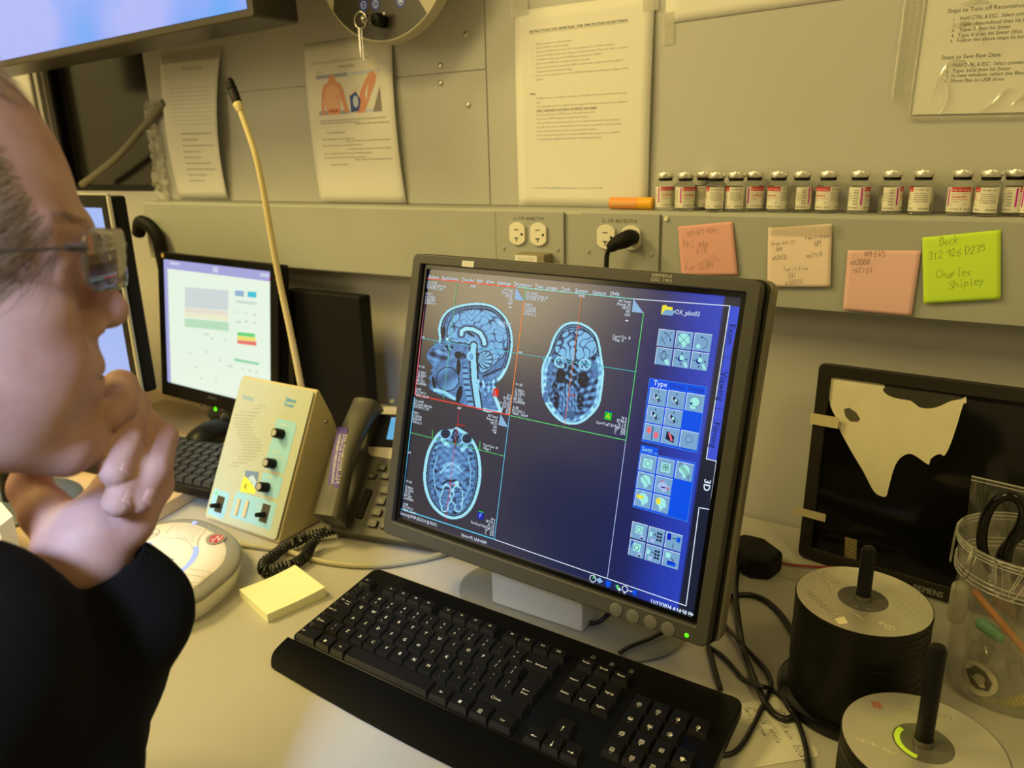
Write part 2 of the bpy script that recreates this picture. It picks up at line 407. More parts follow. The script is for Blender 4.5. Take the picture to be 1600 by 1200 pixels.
outlet(p2l, p2r, ((948, 370), (987, 371.5)), 'L-1P-4(10)TH', 'double power outlet with a black plug in its right socket', ((919, 393), (1018, 398)))

# black plug and its cord, dropping behind the monitor
P = aty(984, 371, RY - .009)
t = thing('power_plug', 'black right-angle plug pushed into the right socket of the raceway', 'plug', loc=P)
mb = MB(); mb.tube(smoothpath([(.004, .0005, 0), (.004, -.010, .001), (.002, -.020, -.001), (-.009, -.026, -.006), (-.018, -.027, -.013)], 5), [.0105]*5 + [.0115]*6 + [.0115, .011, .0105, .010, .0095, .009, .0085, .008, .0072, .0065], 12)
mb.build('plug_body', BLKM, t)
MB().tube(smoothpath([(-.017, -.027, -.012), (-.022, -.026, -.022), (-.0235, -.024, -.045), (-.022, -.022, -.10), (-.01, -.02, -.2), (.0, -.03, -.37)], 6), .0036, 10).build('cord', RUB, t)

# small labelled adapter under the left outlet
P = aty(826, 398, RY - .0245)
t = thing('cable_connector', 'small taupe connector block with a white and yellow label under the left outlet', 'connector', loc=(P.x, RY - .0049, P.z - .012))
MB().box((-.021, -.024, -.03), (.029, 0, .0135)).build('connector_body', mat('taupe_plastic', (.25, .22, .14), rough=.5), t, smooth=0, bevel=.0015)
q = Print(); q.rect(-.021, .002, .017, .0115, PAPER, 1); q.rect(-.0215, -.006, .001, .0015, pm('yellow_label', (235, 195, 60), rough=.6), 1); q.rect(.002, -.006, .017, .0015, pm('yellow_label', (235, 195, 60)), 1)
q.text('10 A 4 7 W', -.002, .0042, .004, INKG, 2, 'c', width=.027); q.build('paper_label', t, T=Matrix.Translation((0, -.0243, 0)))

# ---------------------------------------------------------------- papers
def surf4(c, bulge=0.0, curl=None):
    BL, BR, TR, TL = [Vector(p) for p in c]; O = BL.copy()
    n = (BR - BL).cross(TL - BL).normalized()
    if n.y > 0: n = -n
    W = ((BR - BL).length + (TR - TL).length)/2; H = ((TL - BL).length + (TR - BR).length)/2
    def S(x, z, l=0):
        u = x/W; v = z/H
        P = (BL*(1-u) + BR*u)*(1-v) + (TL*(1-u) + TR*u)*v - O
        d = bulge*4*v*(1-v)*(.6 + .4*u) + (curl(u, v) if curl else 0)
        return tuple(P + n*(d + .00012*l))
    return O, W, H, S
def sheet(name, label, cat, c, m=PAPER, bulge=0.0, curl=None, thick=.00018, nu=14, nv=18, group=None):
    O, W, H, S = surf4(c, bulge, curl)
    t = thing(name, label, cat, loc=O, group=group)
    MB().grid(lambda u, v: S(u*W, v*H, 0), nu, nv).build('paper', m, t, smooth=180, solid=thick)
    return t, W, H, Print(bend=lambda x, z, l: S(x, z, l + .9))
def tape(parent, x, z, w, h, ang, S, name='tape'):
    ca, sa = cos(ang), sin(ang); v = []
    rnd = random.Random(int(x*9999)); n = 6
    mb = MB(); mb.grid(lambda u, q: S(x + (u-.5)*w*ca - (q-.5)*h*sa, z + (u-.5)*w*sa + (q-.5)*h*ca + 0, 3), 4, 6)
    return mb.build(name, TAPE, parent, smooth=180)

# the sheet of motion monitoring instructions, standing on the raceway
z0 = RZ1 + .0006; X0 = -.2845
t, Wp, Hp, q = sheet('instruction_sheet', 'white instruction sheet with a numbered list and bold heading, standing on the raceway', 'paper',
    [(X0, -.006, z0), (X0 + .2159, -.0055, z0), (X0 + .2175, -.0045, z0 + .2794), (X0 - .0015, -.0045, z0 + .2794)], bulge=.004)
S0 = q.bend
q.text('INSTRUCTIONS FOR FIRMM REAL TIME FMRI MOTION MONITORING', .025, .2475, .0034, INK, 1, width=.155, bold=1); q.rect(.025, .2462, .18, .2465, INK, 1)
L1 = ['Register patient as normal on scanner', 'Bring up FIRMM on monitor computer', 'Open each FIRMM, patient, then click "set as administrator" on monitor computer', 'Put all your FIRMM, patient, start. Software should start and say "Thank you. Wait to continue."',
      'On FIRMM computer, sign in with "FIRMM user" and password "123456"', 'Double click FIRMM icon on desktop, wait for it to open', 'Begin scanning. Should note that the FIRMM computer will not begin until the first BOLD', 'sequence has collected several images.',
      'If you are not registered, press "stop" on FIRMM and monitor should appear to begin scanning', 'patient.']
z = .2305
for i, s in enumerate(L1):
    if i in (0, 1, 2, 3, 4, 5, 6, 8): q.text('%d.' % min(8, i + 1 if i < 7 else 8), .0295, z, .0022, INKG, 1)
    q.text(s, .036, z, .0024, INKG, 1, width=min(.147, len(s)*.00160)); z -= .0054
q.text('Notes:', .025, .162, .0030, INK, 1, width=.0095, bold=1)
L2 = [(0, 'If FIRMM does not or will appear on monitor, use Alt-Tab or monitor to monitor software and'), (2, 'wait.'), (0, 'The registration process is needed, must be registered for each new patient that is registered'), (1, 'After registration and before the BOLD scan begins'),
      (0, 'Be sure to push stop on FIRMM screen with end of scan button'), (0, 'Press enter on FIRMM window and should resume the scan'), (0, 'The scan will time of patient name if the new scan begin disconnection has completed.'), (2, 'For other if too noisy, breaking and tool monitoring, you may want to wait for scanner.'),
      (2, 'Sounds that is better than one line scanning the BOLD sequence.'), (0, 'If you are doing multiple scans in testing and identification, you want to open FIRMM.'), (3, 'See http://firmm.readthedocs.io/en/latest/ for additional information.')]
z = .1555
for k, s in L2:
    if k in (0, 3): q.text('1.', .0295, z, .002, INKG, 1)
    if k == 1: q.text(s, .036, z, .0030, INK, 1, width=.100, bold=1); q.rect(.036, z - .0010, .136, z - .0008, INK, 1)
    elif k == 3: q.text('See', .036, z, .0023, INKG, 1); q.text('http://firmm.readthedocs.io/en/latest/', .043, z, .0024, LINKB, 1, width=.060); q.text('for additional information.', .105, z, .0023, INKG, 1, width=.04)
    else: q.text(s, .036, z, .0024, INKG, 1, width=min(.147, len(s)*.00160))
    z -= .0058
q.text('Created by FIRMM:', .0255, .0265, .0022, INKG, 1, width=.028); q.text('support@firmm.readthedocs.io', .0545, .0265, .0022, LINKB, 1, width=.050); q.text('or T. James 312.503.6028', .1055, .0265, .0022, INKG, 1, width=.040)
q.build('printing', t)
tape(t, .008, .286, .030, .030, .1, S0); tape(t, .212, .266, .022, .018, .05, S0)

# the sheet with two photographs, behind the round panel
t, Wp, Hp, q = sheet('instruction_sheet', 'white sheet with two orange skin-tone photographs, taped below the round control box', 'paper',
    [aty(501.5, 316, -.010), aty(635, 318, -.007), aty(612, 50, -.0035), aty(474.5, 69.5, -.0035)], bulge=.010)
S0 = q.bend
q.text('ELECTRODE PLACEMENT FOR CARDIAC PATIENT', .018, Hp - .036, .0038, INKG, 1, width=.135); q.text('MONITORING', Wp/2 - .002, Hp - .046, .0038, INKG, 1, 'c', width=.040, bold=1)
z = Hp*.40
xa, xb, za, zb = Wp*.13, Wp*.865, Hp*.555, Hp*.80
q.text('ECG leads', xa, zb + .003, .003, INKG, 1)
SK = pm('photo_skin', (222, 142, 96), rough=.7); SK2 = pm('photo_skin_light', (230, 164, 112), rough=.7); GB = pm('photo_grey', (158, 152, 150), rough=.7); GB2 = pm('photo_pale_grey', (196, 190, 186), rough=.7)
xm = xa + (xb-xa)*.5
q.rect(xa, za, xm, zb, GB, 1, 4); q.rect(xm, za, xb, zb, GB2, 1, 4); q.rect(xm, za, xm + .012, zb, pm('photo_white', (205, 205, 208)), 1.5)
w2 = xm - xa; h2 = zb - za
def rel(pts, ox, w): return [(ox + a*w, za + b*h2) for a, b in pts]
q.poly(rel([(.08, 0), (.14, .55), (.22, .74), (.38, .82), (.40, .97), (.60, .97), (.62, .82), (.78, .74), (.86, .55), (.98, .05), (.86, 0), (.74, .45), (.70, 0), (.28, 0), (.22, .45), (.18, 0)], xa, w2), SK, 2)
q.poly(rel([(.30, .15), (.25, .6), (.40, .74), (.60, .74), (.74, .6), (.68, .15)], xa, w2), SK2, 3)
q.rect(xa + .36*w2, za + .06*h2, xa + .64*w2, za + .12*h2, pm('photo_orange_dark', (190, 100, 60)), 4)
q.poly(rel([(.0, .45), (.85, 1.0), (1.0, .9), (.45, 0), (.1, 0)], xm, w2), pm('photo_cream', (225, 190, 150)), 2)
q.poly(rel([(.22, .0), (.38, .52), (.52, .72), (.68, .94), (.80, .98), (.88, .86), (.84, .66), (.72, .48), (.60, .24), (.46, 0)], xm, w2), SK, 3)
q.poly(rel([(.05, .02), (.04, .42), (.24, .52), (.38, .30), (.30, .05)], xm, w2), pm('photo_blue', (36, 62, 120)), 4); q.disc(xm + .22*w2, za + .28*h2, .0065, GB2, 5, 12, rz=.010)
q.poly(rel([(.72, .0), (.98, .60), (1.0, .0)], xm, w2), pm('photo_brown', (140, 118, 98)), 3)
for i, (a, b, c) in enumerate(((.13, .9, .515), (.13, .6, .50), (.55, .93, .487), (.2, .42, .44), (.13, .52, .40), (.42, .93, .385), (.13, .6, .36), (.42, .93, .335), (.13, .7, .31), (.13, .62, .285), (.5, .93, .27), (.2, .42, .24))):
    greek(q, Wp*a, Wp*b, Hp*c, .0026, INKG, i, 1)
q.build('printing', t)

# the far-left sheet with a faint table
t, Wp, Hp, q = sheet('schedule_sheet', 'curling white sheet with a faint printed table, beneath the wall television', 'paper',
    [aty(280, 309, -.006), aty(356, 310, -.010), aty(347, 83, -.004), aty(250, 90, -.004)], bulge=.016, curl=lambda u, v: .010*max(0, u - .6)*v)
S0 = q.bend
q.text('PROTOCOL', Wp*.55, Hp*.90, .006, INKG, 1, 'c', width=Wp*.36)
for k in range(10): q.rect(Wp*.16, Hp*(.78 - k*.028), Wp*.92, Hp*(.78 - k*.028) + .0006, INKG, 1, 3)
for k in range(5): q.rect(Wp*(.16 + k*.19), Hp*.53, Wp*(.16 + k*.19) + .0006, Hp*.78, INKG, 1)
for k in range(9): greek(q, Wp*.3, Wp*random.Random(k).uniform(.55, .95), Hp*(.46 - k*.042), .003, INKG, k + 50, 1)
q.build('printing', t)
tape(t, Wp*.52, Hp*1.0, Wp*1.0, .022, .03, S0)

# a sheet whose lower edge hangs into view at the top, with tape at its corner
BLp = aty(1040, 37.5, -.0035)
t, Wp, Hp, q = sheet('notice_sheet', 'blank white sheet at the top edge, only its lower edge in view', 'paper',
    [BLp, BLp + Vector((.279, 0, .000)), BLp + Vector((.279, 0, .216)), BLp + Vector((0, 0, .216))])
dz = (aty(1300, 0.6, -.0035).z - BLp.z)
t.rotation_euler = (0, -math.atan2(dz, aty(1300, 0.6, -.0035).x - BLp.x), 0)
S0 = q.bend; tape(t, .004, -.006, .016, .040, .0, S0)
# tape scrap and crinkled film left on the wall by the window
rnd = random.Random(4); P = aty(248, 240, -.004)
mb = MB(); mb.grid(lambda u, v: ((u-.5)*.05*(1 - .3*v) + rnd.uniform(-.003, .003), -rnd.uniform(0, .012), (v-.5)*.21 + rnd.uniform(-.003, .003)), 8, 26)
tag(mb.build('plastic_film', TAPE, None, smooth=30), 'crumpled strip of clear film stuck beside the dark window', 'plastic film').location = P

# clear sleeve with the typed reconstruction steps, upper right
OBL = aty(1421, 185, -.004); OX = aty(1600, 181.5, -.004); ang = math.atan2(OX.z - OBL.z, OX.x - OBL.x)
t = thing('sheet_protector', 'clear plastic sleeve holding typed reconstruction steps, taped at upper right', 'plastic sleeve',
          T=Matrix.Translation(OBL) @ Matrix.Rotation(-ang, 4, 'Y'))
loc = t.matrix_world.inverted()
def LP(px, py, y=-.004): v = loc @ aty(px, py, y); return (v.x, v.z)
MB().box((.002, -.0006, .004), (.218, -.0002, .283)).build('paper', PAPER, t, smooth=0)
q = Print(); s = LP(1480, 22); 
def tline(txt, px, py, h=.0040, num=None, npx=None):
    a = LP(px, py); q.text(txt, a[0], a[1], h, INK, 1, width=len(txt)*h*.585, ang=.0)
    if num: b = LP(npx, py + 1); q.text(num, b[0], a[1], h*.85, INK, 1)
tline('Steps to Turn off Reconstruction:', 1480.5, 20.5, .0043)
for i, (txt, px, py, npx) in enumerate((('Hold CTRL & ESC.  Select command prompt', 1500, 31.5, 1489), ('Type: ideacmdtool then hit Enter', 1499, 41, 1488), ('Type: 5 then hit Enter', 1498, 49.5, 1487), ('Type 6 then hit Enter (this selects End)', 1496, 58, 1486), ('Follow the above steps to turn reconstruction back on', 1495, 66, 1484.5))):
    tline(txt, px, py, .0038, '%d.' % (i+1), npx)
tline('Steps to Save Raw Data:', 1471, 93, .0043)
for i, (txt, px, py, npx) in enumerate((('Hold CTRL & ESC.  Select command prompt', 1489, 105, 1479.5), ('Type: twix then hit Enter', 1488, 113.5, 1478), ('In new window, select the files and save', 1487, 121, 1477), ('Move files to USB drive', 1485.5, 129, 1475.5))):
    tline(txt, px, py, .0038, '%d.' % (i+1), npx)
for i, wd in enumerate((8, 10, 6)):
    pass
q.build('printing', t, T=Matrix.Translation((0, -.0007, 0)))
# the sleeve itself: wavy clear film with a punched binding strip
rnd = random.Random(8)
bl = LP(1402, 164); tl = LP(1427, 0)
def wav(u, v):
    x = (bl[0]*(1-v) + (tl[0])*v)*(1-u)*0 + (-.021 + u*.243); z = -.001 + v*.29
    return (x, -.0016 - .0016*abs(sin(u*9 + v*5 + 2*sin(v*11))) - .0012*sin(v*17 + u*7)**2*(1 - min(1, v*2)), z)
hl = (-.0115, .0245)
mb = MB(); nu, nv = 70, 84; idx = {}; vs = []; fs = []
for j in range(nv + 1):
    for i in range(nu + 1): vs.append(wav(i/nu, j/nv))
for j in range(nv):
    for i in range(nu):
        c = wav((i+.5)/nu, (j+.5)/nv)
        if (c[0]-hl[0])**2/.0035**2 + (c[2]-hl[1]-.012)**2/.0045**2 < 1: continue
        if c[0] < -.001 and (c[2] + .001) < (-c[0])*1.05: continue
        fs.append((j*(nu+1)+i, j*(nu+1)+i+1, (j+1)*(nu+1)+i+1, (j+1)*(nu+1)+i))
mb.add(vs, fs); mb.build('clear_sleeve', FILM, t, smooth=180)
seam = film('welded_film_edge', (.93, .92, .88), 3.0, .12, .35)
mb = MB()
for a, b, n, rr in (((-.001, -.0026, 0), (.222, -.0026, 0), 90, .0011), ((-.001, -.0026, 0), (-.001, -.0026, .29), 110, .0007), ((-.021, -.0026, .021), (-.021, -.0026, .29), 110, .0010)):
    P0, P1 = Vector(a), Vector(b)
    mb.tube([P0.lerp(P1, k/n) for k in range(n + 1)], [rr*rnd.uniform(.5, 1.4) for k in range(n + 1)], 6)
mb.build('welded_seam', seam, t)
mb = MB()
for P in ([(.018, .02), (.025, .045), (.035, .06), (.05, .058), (.06, .045)], [(.03, .004), (.036, .02), (.034, .036), (.03, .05)], [(.07, .006), (.08, .012), (.09, .026), (.098, .03)], [(.03, .095), (.04, .10), (.05, .097), (.058, .088), (.062, .075)], [(.035, .118), (.05, .121), (.062, .118)], [(.10, .012), (.11, .022), (.12, .024)]):
    Q = smoothpath([(a, -.0040, b) for a, b in P], 6); n = len(Q)
    mb.tube(Q, [.0009*sin(pi*(k+.5)/n) + .00015 for k in range(n)], 6)
mb.build('film_crease', seam, t)
q = Print(); q.text('CL75-50   MADE IN USA', -.006, .09, .003, TAPE, 1, ang=pi/2); q.text('NON-GLARE PP HEAVY WEIGHT', -.012, .10, .003, TAPE, 1, ang=pi/2); q.build('embossed_print', t, T=Matrix.Translation((0, -.004, 0)))
q = Print(); q.rect(-.030, .176, -.004, .20, TAPE, 1); q.build('tape', t, T=Matrix.Translation((0, -.0043, 0)))

# ---------------------------------------------------------------- sticky notes on the raceway
YC = RY - .0031
def note(label, c, rgb, lines, group=None, curl=None, tapebg=False):
    m = pm('note_%d_%d_%d' % rgb, rgb, rough=.8)
    Cn = [aty(px, py, YC - .0009 - (.003 if i < 2 else 0)) for i, (px, py) in enumerate(c)]
    t, W_, H_, q = sheet('sticky_note', label, 'sticky note', Cn, m=m, bulge=.0012, curl=curl, thick=.0002)
    for (s, x, z, h, ink, wd, ang, sd) in lines: q.hand(s, x*W_, z*H_, h, ink, wd, 1, ang, seed=sd)
    q.build('handwriting', t)
    if tapebg: MB().box((-.003, 0, .066), (.078, .0001, .082)).build('tape', FILM, t, smooth=0)
    return t
note('faded salmon sticky note starting 312-877, half hidden by the monitor top', [(1065, 430), (1153, 430), (1145, 346), (1059.5, 354)], (222, 148, 118),
     [('312-877-8341', .15, .79, .0058, PENC, .00042, .05, 1), ('Private', .08, .55, .0085, PENC, .00038, .05, 2), ('VIR', .30, .42, .009, PENC, .00038, .08, 3), ('cells', .42, .26, .0075, PENC, .00033, .12, 4), ('For SCAN', .09, .10, .008, PENC, .00038, .06, 5)])
note('pale peach sticky note listing Hospitality and Facilities extensions', [(1199, 448.5), (1297.5, 448.7), (1300.7, 349.3), (1200.4, 355.9)], (230, 190, 148),
     [('Hospitality', .05, .70, .0046, PEN, .00033, .06, 6), ('NM', .14, .60, .006, PEN, .00033, .06, 7), ('x62600', .07, .46, .0050, PEN, .00033, .05, 8), ('Facilities', .60, .77, .0046, PEN, .00033, .06, 9), ('NM', .74, .66, .006, PEN, .00033, .06, 10), ('x62918', .62, .48, .0050, PEN, .00033, .06, 11), ('Facilities', .27, .27, .0050, PEN, .00033, .05, 12), ('NU', .35, .16, .0065, PEN, .00033, .0, 13), ('x38000', .29, .045, .006, PEN, .00033, .05, 14)], tapebg=True)
note('pink sticky note with a curled corner, reading NM EVS, lowest of the four', [(1317, 484), (1424, 494), (1439.5, 391.5), (1325, 391)], (226, 164, 136),
     [('NM EVS', .24, .90, .0065, PEN, .00038, .04, 15), ('x62000', .05, .765, .0060, PEN, .00042, .05, 16), ('-62161', .07, .63, .0065, PEN, .00038, .03, 17)],
     curl=lambda u, v: -.0 + .010*max(0, v - .72)*max(0, .6 - u))
note('bright lime sticky note with a dock phone number, rightmost on the raceway', [(1443, 474.5), (1563.5, 467.5), (1564, 359), (1441, 371)], (196, 210, 48),
     [('Dock', .22, .86, .0085, PEN, .00036, .06, 18), ('312 926 0235', .08, .655, .0080, PEN, .00036, .085, 19), ('Charles', .18, .37, .0085, PEN, .00033, .05, 20), ('Shipley', .34, .20, .0085, PEN, .00033, .10, 21)])

# ---------------------------------------------------------------- glass vials on the ledge
RED = pm('label_red', (196, 40, 38), rough=.5); MAG = pm('label_magenta', (196, 34, 132), rough=.5); LAB = mat('label_paper', (.78, .75, .66), rough=.6)
VR = .0128
def bendv(x, z, l):
    a = x/(VR + .0002) - pi/2; r = VR + .00025 + .00006*l
    return (r*cos(a), r*sin(a), z)
def vial_meshes(t):
    MB().lathe([(.0002, .0008), (.0105, .0004), (VR-.0006, .001), (VR, .003), (VR, .0315), (VR-.001, .0345), (.0098, .0375), (.0078, .0382), (.0074, .0386), (.0002, .0387)], 36, cap=False).build('glass_bottle', GLASS, t)
    MB().lathe([(.0002, .0388), (.0090, .0388), (.0095, .0392), (.0095, .0421), (.0002, .0421)], 30, cap=False).build('rubber_stopper', BLK, t)
    MB().lathe([(.0096, .0422), (.0108, .0424), (.0111, .0430), (.0111, .0480), (.0106, .0490), (.0086, .0493), (.0080, .0488), (.0052, .0487), (.0048, .0498), (.0002, .0499)], 36, cap=False).build('crimped_cap', mat('vial_cap_aluminium', (.80, .78, .74), rough=.34, metal=.8), t)
    MB().lathe([(.0118, .0025), (.0118, .012), (.0002, .012)], 24, cap=False) # residue omitted
    q = Print(bend=bendv); z0, z1 = .0042, .0312
    q.rect(-.030, z0, .030, z1, LAB, 0, 44)
    q.rect(-.0110, z1 - .0052, .0100, z1, RED, 1, 16)
    q.text('Dose: 0.1 mL/kg', -.0100, z1 - .0040, .0024, WHITE, 2, width=.0185)
    q.text('10 mL', .0125, z1 - .0038, .0022, INK, 2); q.text('Rx only', .0195, z1 - .0036, .0016, INK, 2)
    q.text('NDC 50419-325-12', -.0100, z1 - .0078, .0013, INKG, 2, width=.016)
    q.text('Gadavist', -.0100, z1 - .0115, .0029, RED, 2, width=.0150, bold=1); q.text('(gadobutrol) injection', -.0100, z1 - .0140, .0013, RED, 2, width=.018); q.text('1 mmol/mL', -.0100, z1 - .0165, .0013, INK, 2)
    q.text('LOT', -.010, z1 - .0195, .0012, INK, 2); q.text('EXP', .004, z1 - .0195, .0012, INK, 2); q.text('KT04A19', -.0100, z0 + .0018, .0022, INK, 2); q.text('07/24', .0045, z0 + .0018, .0022, INK, 2)
    for i, s in enumerate(('Sterile solution', 'for Intravenous Administration', 'Single-dose container. Discard unused portion.', 'Mfd. for Bayer HealthCare Pharmaceuticals', 'Inc. Whippany, NJ 07981')):
        q.text(s, .0115, z1 - .0075 - i*.0023, .0014, INK, 2, width=min(.0155, .0006*len(s)+.003))
    q.text('8509690 3', .0180, z0 + .0018, .0021, INK, 2)
    for i in range(16):
        if i % 3 != 1: q.rect(-.0232, z1 - .004 - i*.0011, -.0180, z1 - .0035 - i*.0011, INK, 1, 3)
    q.rect(-.0148, z0 + .006, -.0128, z1 - .001, MAG, 1, 2); q.text('85096903', -.0290, z0 + .0018, .0021, INK, 2); 
    for i in range(4): q.text('solution 1 mL', -.0295, z1 - .008 - i*.0026, .0014, INK, 2, width=.0055)
    q.build('paper_label', t)
VI = [  # px, y on ledge, turn, dz, what the label shows
 (1038.5, -.028, .35, 'leftmost vial on the ledge, red label header facing out, next to the orange tube'),
 (1069.5, -.0345, .62, 'slightly taller-looking second vial from the left with red header turned right'),
 (1098, -.0138, -1.5, 'vial tucked behind its right neighbour in the left cluster, small print showing'),
 (1117.5, -.040, -1.48, 'fourth vial from the left, overlapping the one behind it, small print showing'),
 (1147.5, -.034, -1.40, 'fifth vial from the left, small black print facing out'),
 (1176, -.022, .55, 'sixth vial from the left, magenta strip and red header meeting at its front'),
 (1213.5, -.028, -.55, 'seventh vial from the left, red header cut off at its left edge'),
 (1249.5, -.028, 1.85, 'eighth vial from the left, barcode facing out'),
 (1290, -.028, -.55, 'ninth vial from the left, standing alone with a cropped red header'),
 (1338.5, -.028, 1.35, 'vial above the lime note gap with barcode, magenta strip and red edge'),
 (1388.5, -.028, 1.65, 'vial standing directly above the gap left of the lime note, barcode right'),
 (1436.5, -.028, -1.52, 'vial with only black text and a small square code, above the lime note'),
 (1496.5, -.028, .06, 'vial whose red header and red drug name face straight out, fourth from the right end'),
 (1540.5, -.036, -1.48, 'vial with black text between the red-header vial and the barcode vial'),
 (1578, -.026, 1.35, 'vial near the right frame edge with a barcode and magenta strip'),
 (1611, -.030, 0.2, 'last vial, cut off by the right edge of the photo')]
proto = None
for px, y, rot, lab in VI:
    P = aty(px, 328 + (px-1038)*.012, y); loc3 = (P.x, y, RZ1 + .0004)
    if proto is None: t = thing('glass_vial', lab, 'vial', loc=loc3, group='contrast vials on the raceway ledge'); vial_meshes(t); proto = t
    else:
        t = proto.copy(); COL.objects.link(t); t['label'] = lab; t.matrix_world = Matrix.Translation(loc3)
        for ch in list(proto.children): c = ch.copy(); COL.objects.link(c); c.parent = t
    t.rotation_euler = (0, 0, rot + math.atan2(CAM[0] - P.x, 1.03))

# orange tube lying at the left end of the vials
P = aty(954, 317, -.030); Pr = aty(1021, 317, -.030); Lt = Pr.x - P.x
t = thing('lip_balm_tube', 'orange lip balm tube lying on the ledge left of the vials', 'tube', loc=(P.x, -.030, RZ1 + .0086))
RX = Matrix.Rotation(pi/2, 4, 'Y')
MB().lathe([(.0001, 0), (.0070, 0), (.0082, .0012), (.0082, Lt*.66), (.0001, Lt*.66)], 24, cap=False, T=RX).build('tube_body', pm('orange_tube', (236, 140, 52), rough=.4), t)
MB().lathe([(.0001, Lt*.665), (.0084, Lt*.665), (.0084, Lt - .001), (.0070, Lt), (.0001, Lt)], 24, cap=False, T=RX).build('cap', pm('orange_cap', (240, 160, 28), rough=.35), t)
def bt(x, z, l): a = -pi/2 + z/.0083; r = .0083 + .00005*l; return (x, r*cos(a)*0 + r*sin(a), -r*cos(a)*-1*0 + r*sin(z/.0083))
q = Print(bend=lambda x, z, l: (x, -(.0083 + .00005*l)*cos(z/.0083), (.0083 + .00005*l)*sin(z/.0083)))
q.text('LIP BALM SPF', .005, -.0018, .0034, mat('white_print', (.8, .7, .5)), 1, width=Lt*.56); q.build('printing', t)

# ---------------------------------------------------------------- round alarm / intercom panel at the top
Pc = aty(605, 68, -.085); Rr = .134; cxw = aty(606, 68, -.085).x
t = thing('round_control_box', 'round black and beige wall control box with a key in its lock', 'control box', loc=(-.468, 0, Pc.z + Rr))
RYf = Matrix.Rotation(pi/2, 4, 'X')
MB().lathe([(.0001, .0023), (.095, .0023), (.095, .062), (Rr - .004, .062), (Rr, .066), (Rr, .080), (Rr - .003, .085), (.0001, .085)], 72, cap=False, T=RYf).build('housing', mat('control_beige', (.42, .39, .30), rough=.5), t)
BRN = mat('control_dark_face', (.05, .046, .036), rough=.4)
q = Print()
def arcpoly(a0, a1, r): return [(r*cos(a0 + (a1-a0)*k/24), r*sin(a0 + (a1-a0)*k/24)) for k in range(25)]
q.poly(arcpoly(radians(217), radians(309), Rr - .005) + [(.026, -.02), (-.08, .0)], BRN, 1)
q.line([(-.092, -.028), (-.098, -.065)], .0035, mat('control_groove', (.03, .028, .02)), 2)
BL_ = pm('button_blue', (50, 52, 128), rough=.4); BLw = pm('button_pale', (176, 176, 205), rough=.4)
loc = t.matrix_world.inverted()
def DP(px, py): v = loc @ aty(px, py, -.0855); return v.x, v.z
for px, py, g in ((568, 8, 0), (586.5, 6.5, 1), (626, 2, 2)):
    x, z = DP(px, py); q.disc(x, z, .0088, BL_, 2, 24); q.ring(x, z, .0055, .0014, BLw, 3)
    if g == 0: q.rect(x-.0025, z-.0006, x+.0025, z+.0006, BLw, 3)
    elif g == 1: q.rect(x-.0006, z-.003, x+.0006, z+.003, BLw, 3)
    else: q.disc(x, z+.001, .003, BLw, 3)
x, z = DP(569.5, 30); q.disc(x, z, .0022, glow('green_led', (110, 200, 50)), 3)
q.build('control_face', t, T=Matrix.Translation((0, -.0853, 0)))
x, z = DP(600, 33)
lk = MB().lathe([(.0001, 0), (.010, 0), (.010, .018), (.008, .022), (.0001, .022)], 24, cap=False, T=Matrix.Translation((x, -.0856, z)) @ RYf).build('lock_switch', BLK, t)
mb = MB(); mb.lathe([(.0001, .0), (.0042, 0), (.0042, .006), (.0001, .006)], 16, cap=False, T=Matrix.Translation((x - .006, -.108, z - .001)) @ RYf)
mb.box((x - .010, -.125, z - .0008), (x - .004, -.107, z + .0008)); mb.lathe([(.0001, 0), (.0075, 0), (.0075, .002), (.0001, .002)], 18, cap=False, T=Matrix.Translation((x - .009, -.118, z)) @ Matrix.Rotation(pi/2, 4, 'Y'))
mb.build('key', STEEL, t)
ring = [(x - .016 + .0115*cos(2*pi*k/20), -.120, z + .0115*sin(2*pi*k/20) - .001) for k in range(21)]
mb = MB(); mb.tube(ring, .0011, 8, cap=False); mb.box((x - .021, -.1215, z - .045), (x - .0175, -.1195, z - .013)); mb.box((x - .020, -.1212, z - .052), (x - .0185, -.1198, z - .045)); mb.box((x - .0155, -.1205, z - .056), (x - .0142, -.1195, z - .014))
mb.build('key_ring', STEEL, t)
mb = MB(); mb.lathe([(.0001, 0), (.0030, 0), (.0022, .016), (.0001, .017)], 12, cap=False, T=Matrix.Translation((DP(608, 24)[0] + .003, -.0856, DP(608, 24)[1])) @ RYf); mb.build('indicator_stub', ALU, t)

# ================================================================ DESK
mb = MB(); mb.box((XL + .01, -.90, -.035), (XR - .01, -.006, 0))
D = thing('desk', 'long pale laminate desk running along the wall under all the equipment', 'desk', loc=(0, 0, -DESK))
mb.build('desktop', DESKM, D, smooth=0, bevel=.003).location = (0, 0, DESK)
for x in (XL + .15, -.1, XR - .15): MB().box((x - .02, -.86, 0), (x + .02, -.05, DESK - .0355)).build('side_panel', GREYP, D, smooth=0)
# raised wooden board on the left carrying the second workstation
WOOD = mat('pale_wood_board', (.60, .44, .25), rough=.45, noise=.12, nscale=12)
a = atz(212, 838, 0); b = atz(322, 771, 0)
mb = MB().prism([(-2.0, -1.0), (-.537, -1.0), (-.655, -.497), (-.688, -.356), (-.757, -.065), (-2.0, -.065)], .0003, .022)
tag(mb.build('wooden_board', WOOD, None, smooth=0, bevel=.002), 'tan wooden riser board under the second keyboard and monitor at left', 'board')
BZ = .0224

